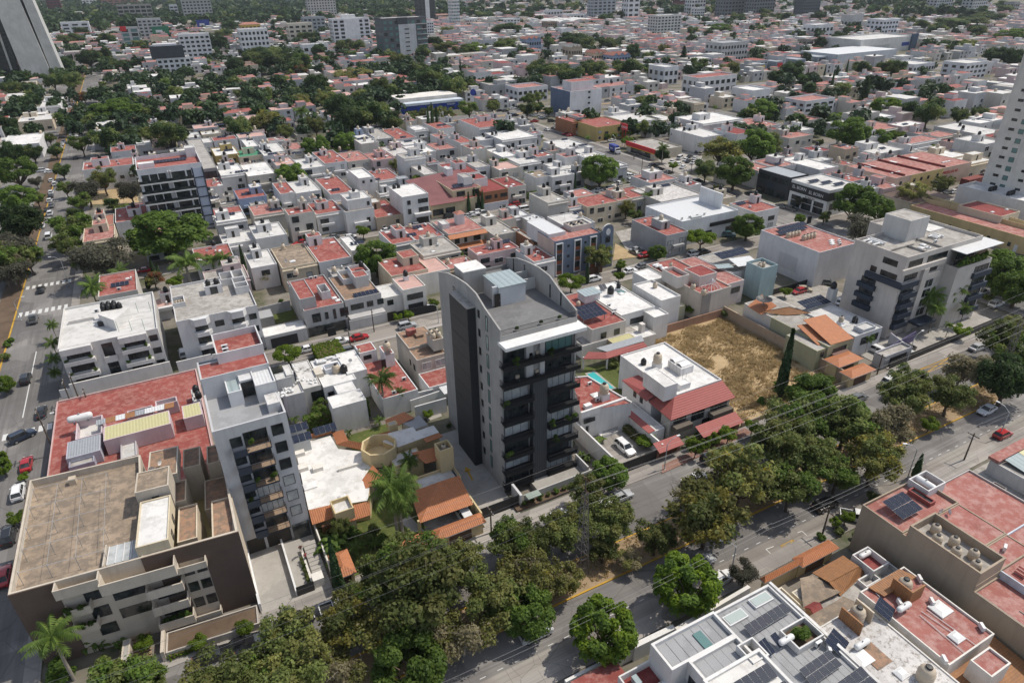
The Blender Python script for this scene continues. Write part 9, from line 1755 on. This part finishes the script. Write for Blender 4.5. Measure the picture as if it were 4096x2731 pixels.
WS = 'wwwwoooeecpg'; RS = 'rrrsssswwoooccdp'; FAR = MB()
for i, (ds, u, v, w, d, hk) in enumerate(cand):
 r = random.Random(i*7+3); wk, rk = r.choice(WS), r.choice(RS); h = (r.choice((6.3, 6.6, 7.0, 7.0, 9.2)) if hk > .9 else r.choice((3.6, 4.2, 6.2)))*(1 if v < 700 else 1.15); wall_, roof_ = WC[wk], RC[rk]
 if i < IND:
  tk = r.choice(('b', 't', 't', '', 'tt', 'B', 'g')); B = Bd('house', 'house', u, v, base=f"{WN[wk]} house with {RN[rk]} roof"+(f" and {TK[tk[0]]}" if tk else ''), mid=h*.6); B.vol(0, 0, w, d, 0, h, wall_, roof_, .35); dress(B, w, d, h, wall_, roof_, r, ds < 330, tanks=tk); B.done()
 else:
  wm, rm = wallm(wall_), M[roof_]; FAR.box(u, v, 0, u+w, v+d, h, wm, rm, False)
  if r.random() < .6: a, c = u+r.uniform(0, w*.5), v+r.uniform(0, d*.5); FAR.box(a, c, h, a+w*.4, c+d*.4, h+2.4, wm, rm, False)
  if r.random() < .5: a, c = u+r.uniform(1, w-1), v+r.uniform(1, d-1); FAR.box(a-.6, c-.6, h, a+.6, c+.6, h+1.6, M['tank_t' if r.random() < .6 else 'tank_b'], None, False)
  for s in range(2 if h > 5 else 1):
   for c in range(max(1, int(w/4.5))):
    if r.random() < .75: x = u+w*(c+.5)/max(1, int(w/4.5)); FAR.box(x-.9, v-.06, s*3+.8, x+.9, v+.02, s*3+2.5, M['glass'], None, False)
  FAR.box(u-.1, v-.12, h-.5, u+w+.1, v-.06, h+.25, wm, None, False)
for k in range(3200):     # the farthest quarters, only roofs and gables to be made out
 u, v = R_.uniform(-1500, 3200), R_.uniform(1100, 4200)
 if not in_view((u, v, 4), 40) or treeness(u*.35, v*.35) > .54: continue
 w, d, h = R_.uniform(12, 30), R_.uniform(12, 26), R_.choice((5, 6, 7, 8, 9, 12)); 
 if R_.random() < .06: h = R_.uniform(18, 58); w = d = R_.uniform(14, 24)
 wm = wallm(WC[R_.choice('wwwooecp')]); FAR.box(u, v, 0, u+w, v+d, h, wm, M[R_.choice(('red2', 'offwhite', 'white', 'conc', 'red2'))], False)
 for s in range(int(h/4)): FAR.box(u+1, v-.1, s*4+1, u+w-1, v, s*4+2.6, M['glass'], None, False)
structure('distant_houses', FAR.build('distant_houses'), 'stuff', 'mass of distant white and red-roofed houses')
# trees filling gardens: the nearest ones singly, the far woods as one mass
tc = []
for k in range(42000):
 v = 140+3300*R_.random()**1.9; u = R_.uniform(-.9, 1.75)*v; p = (u, v, 4)
 if not in_view(p, 60) or (v < 300 and u < 178) or v < 215: continue
 t_ = treeness(u, v) if v < 1100 else treeness(u*.35, v*.35)
 if R_.random() < (.07+max(0, t_-.5)*2.2)*(1 if v > 420 else .5) and free(u-1, v-1, u+1, v+1) or (v > 420 and t_ > .6 and R_.random() < .35): tc.append((dist(p), u, v)); occ(u-1.5, v-1.5, u+1.5, v+1.5)
tc.sort(); n_tree = sum(1 for o, *_ in THINGS if o.name.startswith('broadleaf')); INDT = max(0, 296-n_tree); V = []; Mi = []; LEAF['fardark'] = leafm('leaf_far_cloud_shade', (.028, .055, .024), (.055, .088, .036), .2); LEAF['fargreen'] = leafm('leaf_far_green_cloud_shade', (.042, .075, .028), (.075, .115, .04), .2)  # far leaf colours darkened: cloud shadow over the woods painted into them
for i, (ds, u, v) in enumerate(tc):
 kd = R_.choice(('dark', 'dark', 'ash', 'ficus', 'ash', 'dark', 'grey' if i % 3 else 'yellow'))
 if i < INDT: tree(kd, (u, v), R_.uniform(6, 11)); continue
 n = 170 if ds < 700 else (80 if ds < 1300 else 34); R = R_.uniform(3.5, 6.5)*(1 if ds < 1300 else 1.7); H = R*R_.uniform(1.7, 2.3); C = np.stack([RNG.uniform(-.5, .5, 8)*R, RNG.uniform(-.5, .5, 8)*R, H*.55+RNG.uniform(-.18, .22, 8)*H], 1)+[u, v, 0]
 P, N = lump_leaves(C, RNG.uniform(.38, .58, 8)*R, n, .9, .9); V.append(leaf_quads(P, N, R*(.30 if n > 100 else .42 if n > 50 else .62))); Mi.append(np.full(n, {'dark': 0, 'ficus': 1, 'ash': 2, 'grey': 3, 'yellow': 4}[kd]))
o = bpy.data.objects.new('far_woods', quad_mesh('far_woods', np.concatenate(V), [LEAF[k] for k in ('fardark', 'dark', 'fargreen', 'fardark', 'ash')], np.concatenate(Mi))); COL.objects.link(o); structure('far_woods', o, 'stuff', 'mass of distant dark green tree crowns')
SUN_E, SKY_E, EXPO, HAZE = 3.2, .15, .32, .00005
# ------------------------------------------------------------------ labels that tell the look-alikes apart
ORD = ['first', 'second', 'third', 'fourth', 'fifth', 'sixth', 'seventh', 'eighth', 'ninth', 'tenth', 'eleventh', 'twelfth', 'thirteenth', 'fourteenth', 'fifteenth', 'sixteenth', 'seventeenth', 'eighteenth', 'nineteenth', 'twentieth']
def finish_labels():
 rel = {}
 for o, base, mid, loc in THINGS:
  if o.get('label'): continue
  L = loc if (loc[0] or loc[1]) else tuple(o.matrix_world.translation)
  x, y = photo_xy((L[0], L[1], L[2]+mid)); best = None
  for ph, (rx, ry), ro in REFS:
   if ro == o: continue
   dx, dy = x-rx, y-ry; d = math.hypot(dx, dy*1.25)
   if best is None or d < best[0]: best = (d, ph, dx, dy)
  d, ph, dx, dy = best
  w = ('right of' if dx > 0 else 'left of') if abs(dx) > abs(dy)*1.1 else ('behind' if dy < 0 else 'in front of')
  rel.setdefault((base or o.name.split('.')[0].replace('_', ' '), w, ph), []).append((d, o))
 for (base, w, ph), lst in rel.items():
  lst.sort(key=lambda q: q[0])
  for k, (d, o) in enumerate(lst):
   if len(lst) == 1: s = f'{base} {w} {ph}'
   else: s = f'{base}, {ORD[min(k, 19)]} out {w} {ph}' if k < 20 else f'{base}, {ORD[k % 20]} past the twentieth {w} {ph}'
   ws = s.split(); o['label'] = ' '.join(ws[:16])
bpy.context.view_layer.update(); finish_labels()
# ------------------------------------------------------------------ light, sky, camera
cd = bpy.data.cameras.new('camera'); cam = bpy.data.objects.new('camera', cd); COL.objects.link(cam)
mw = Matrix(((AXR[0], AXU[0], -AXF[0], 0), (AXR[1], AXU[1], -AXF[1], 0), (AXR[2], AXU[2], -AXF[2], CAM_H), (0, 0, 0, 1))); cam.matrix_world = mw
cd.sensor_width = 36; cd.lens = 36*FPX/4096; cd.clip_start = .5; cd.clip_end = 12000; SC.camera = cam
EL, AZ = rad(57), rad(-4)     # the sun stands along +x, a little to the front
sd = Vector((math.cos(EL)*math.cos(AZ), math.cos(EL)*math.sin(AZ), math.sin(EL)))
sl_ = bpy.data.lights.new('sun', 'SUN'); so = bpy.data.objects.new('sun', sl_); COL.objects.link(so); so.location = (0, 0, 200)
so.rotation_euler = sd.to_track_quat('Z', 'Y').to_euler(); sl_.energy = SUN_E; sl_.angle = rad(.6); sl_.color = (1, .93, .82)
wd = bpy.data.worlds.new('World'); SC.world = wd; wd.use_nodes = True; n = wd.node_tree.nodes; l = wd.node_tree.links
sk = n.new('ShaderNodeTexSky'); sk.sky_type = 'NISHITA'; sk.sun_disc = False; sk.sun_elevation = EL; sk.sun_rotation = PI/2-AZ; sk.altitude = 1500; sk.air_density = 1; sk.dust_density = 4
hs = n.new('ShaderNodeHueSaturation'); hs.inputs['Saturation'].default_value = .6; l.new(sk.outputs[0], hs.inputs['Color']); l.new(hs.outputs[0], n['Background'].inputs[0]); n['Background'].inputs[1].default_value = SKY_E
SC.view_settings.view_transform = 'Standard'; SC.view_settings.look = 'None'; SC.view_settings.exposure = EXPO; SC.view_settings.gamma = 1
if HAZE:
 me = bpy.data.meshes.new('haze'); v = [(x, y, z) for z in (-1.5, 135) for y in (-900, 5200) for x in (-3500, 5200)]; me.from_pydata(v, [], [(0, 2, 3, 1), (4, 5, 7, 6), (0, 1, 5, 4), (2, 6, 7, 3), (0, 4, 6, 2), (1, 3, 7, 5)]); ho = bpy.data.objects.new('haze', me); COL.objects.link(ho); ho['kind'] = 'stuff'
 hm = bpy.data.materials.new('haze'); hm.use_nodes = True; hn = hm.node_tree.nodes; hn.remove(hn['Principled BSDF']); pv = hn.new('ShaderNodeVolumePrincipled'); pv.inputs['Color'].default_value = (.80, .90, .95, 1); pv.inputs['Density'].default_value = HAZE; pv.inputs['Anisotropy'].default_value = .2; hm.node_tree.links.new(pv.outputs[0], hn['Material Output'].inputs['Volume']); me.materials.append(hm)
SC.cycles.max_bounces = 5; SC.cycles.diffuse_bounces = 3; SC.cycles.glossy_bounces = 2; SC.cycles.transmission_bounces = 3; SC.cycles.transparent_max_bounces = 4; SC.cycles.volume_bounces = 0
SC.cycles.use_denoising = True
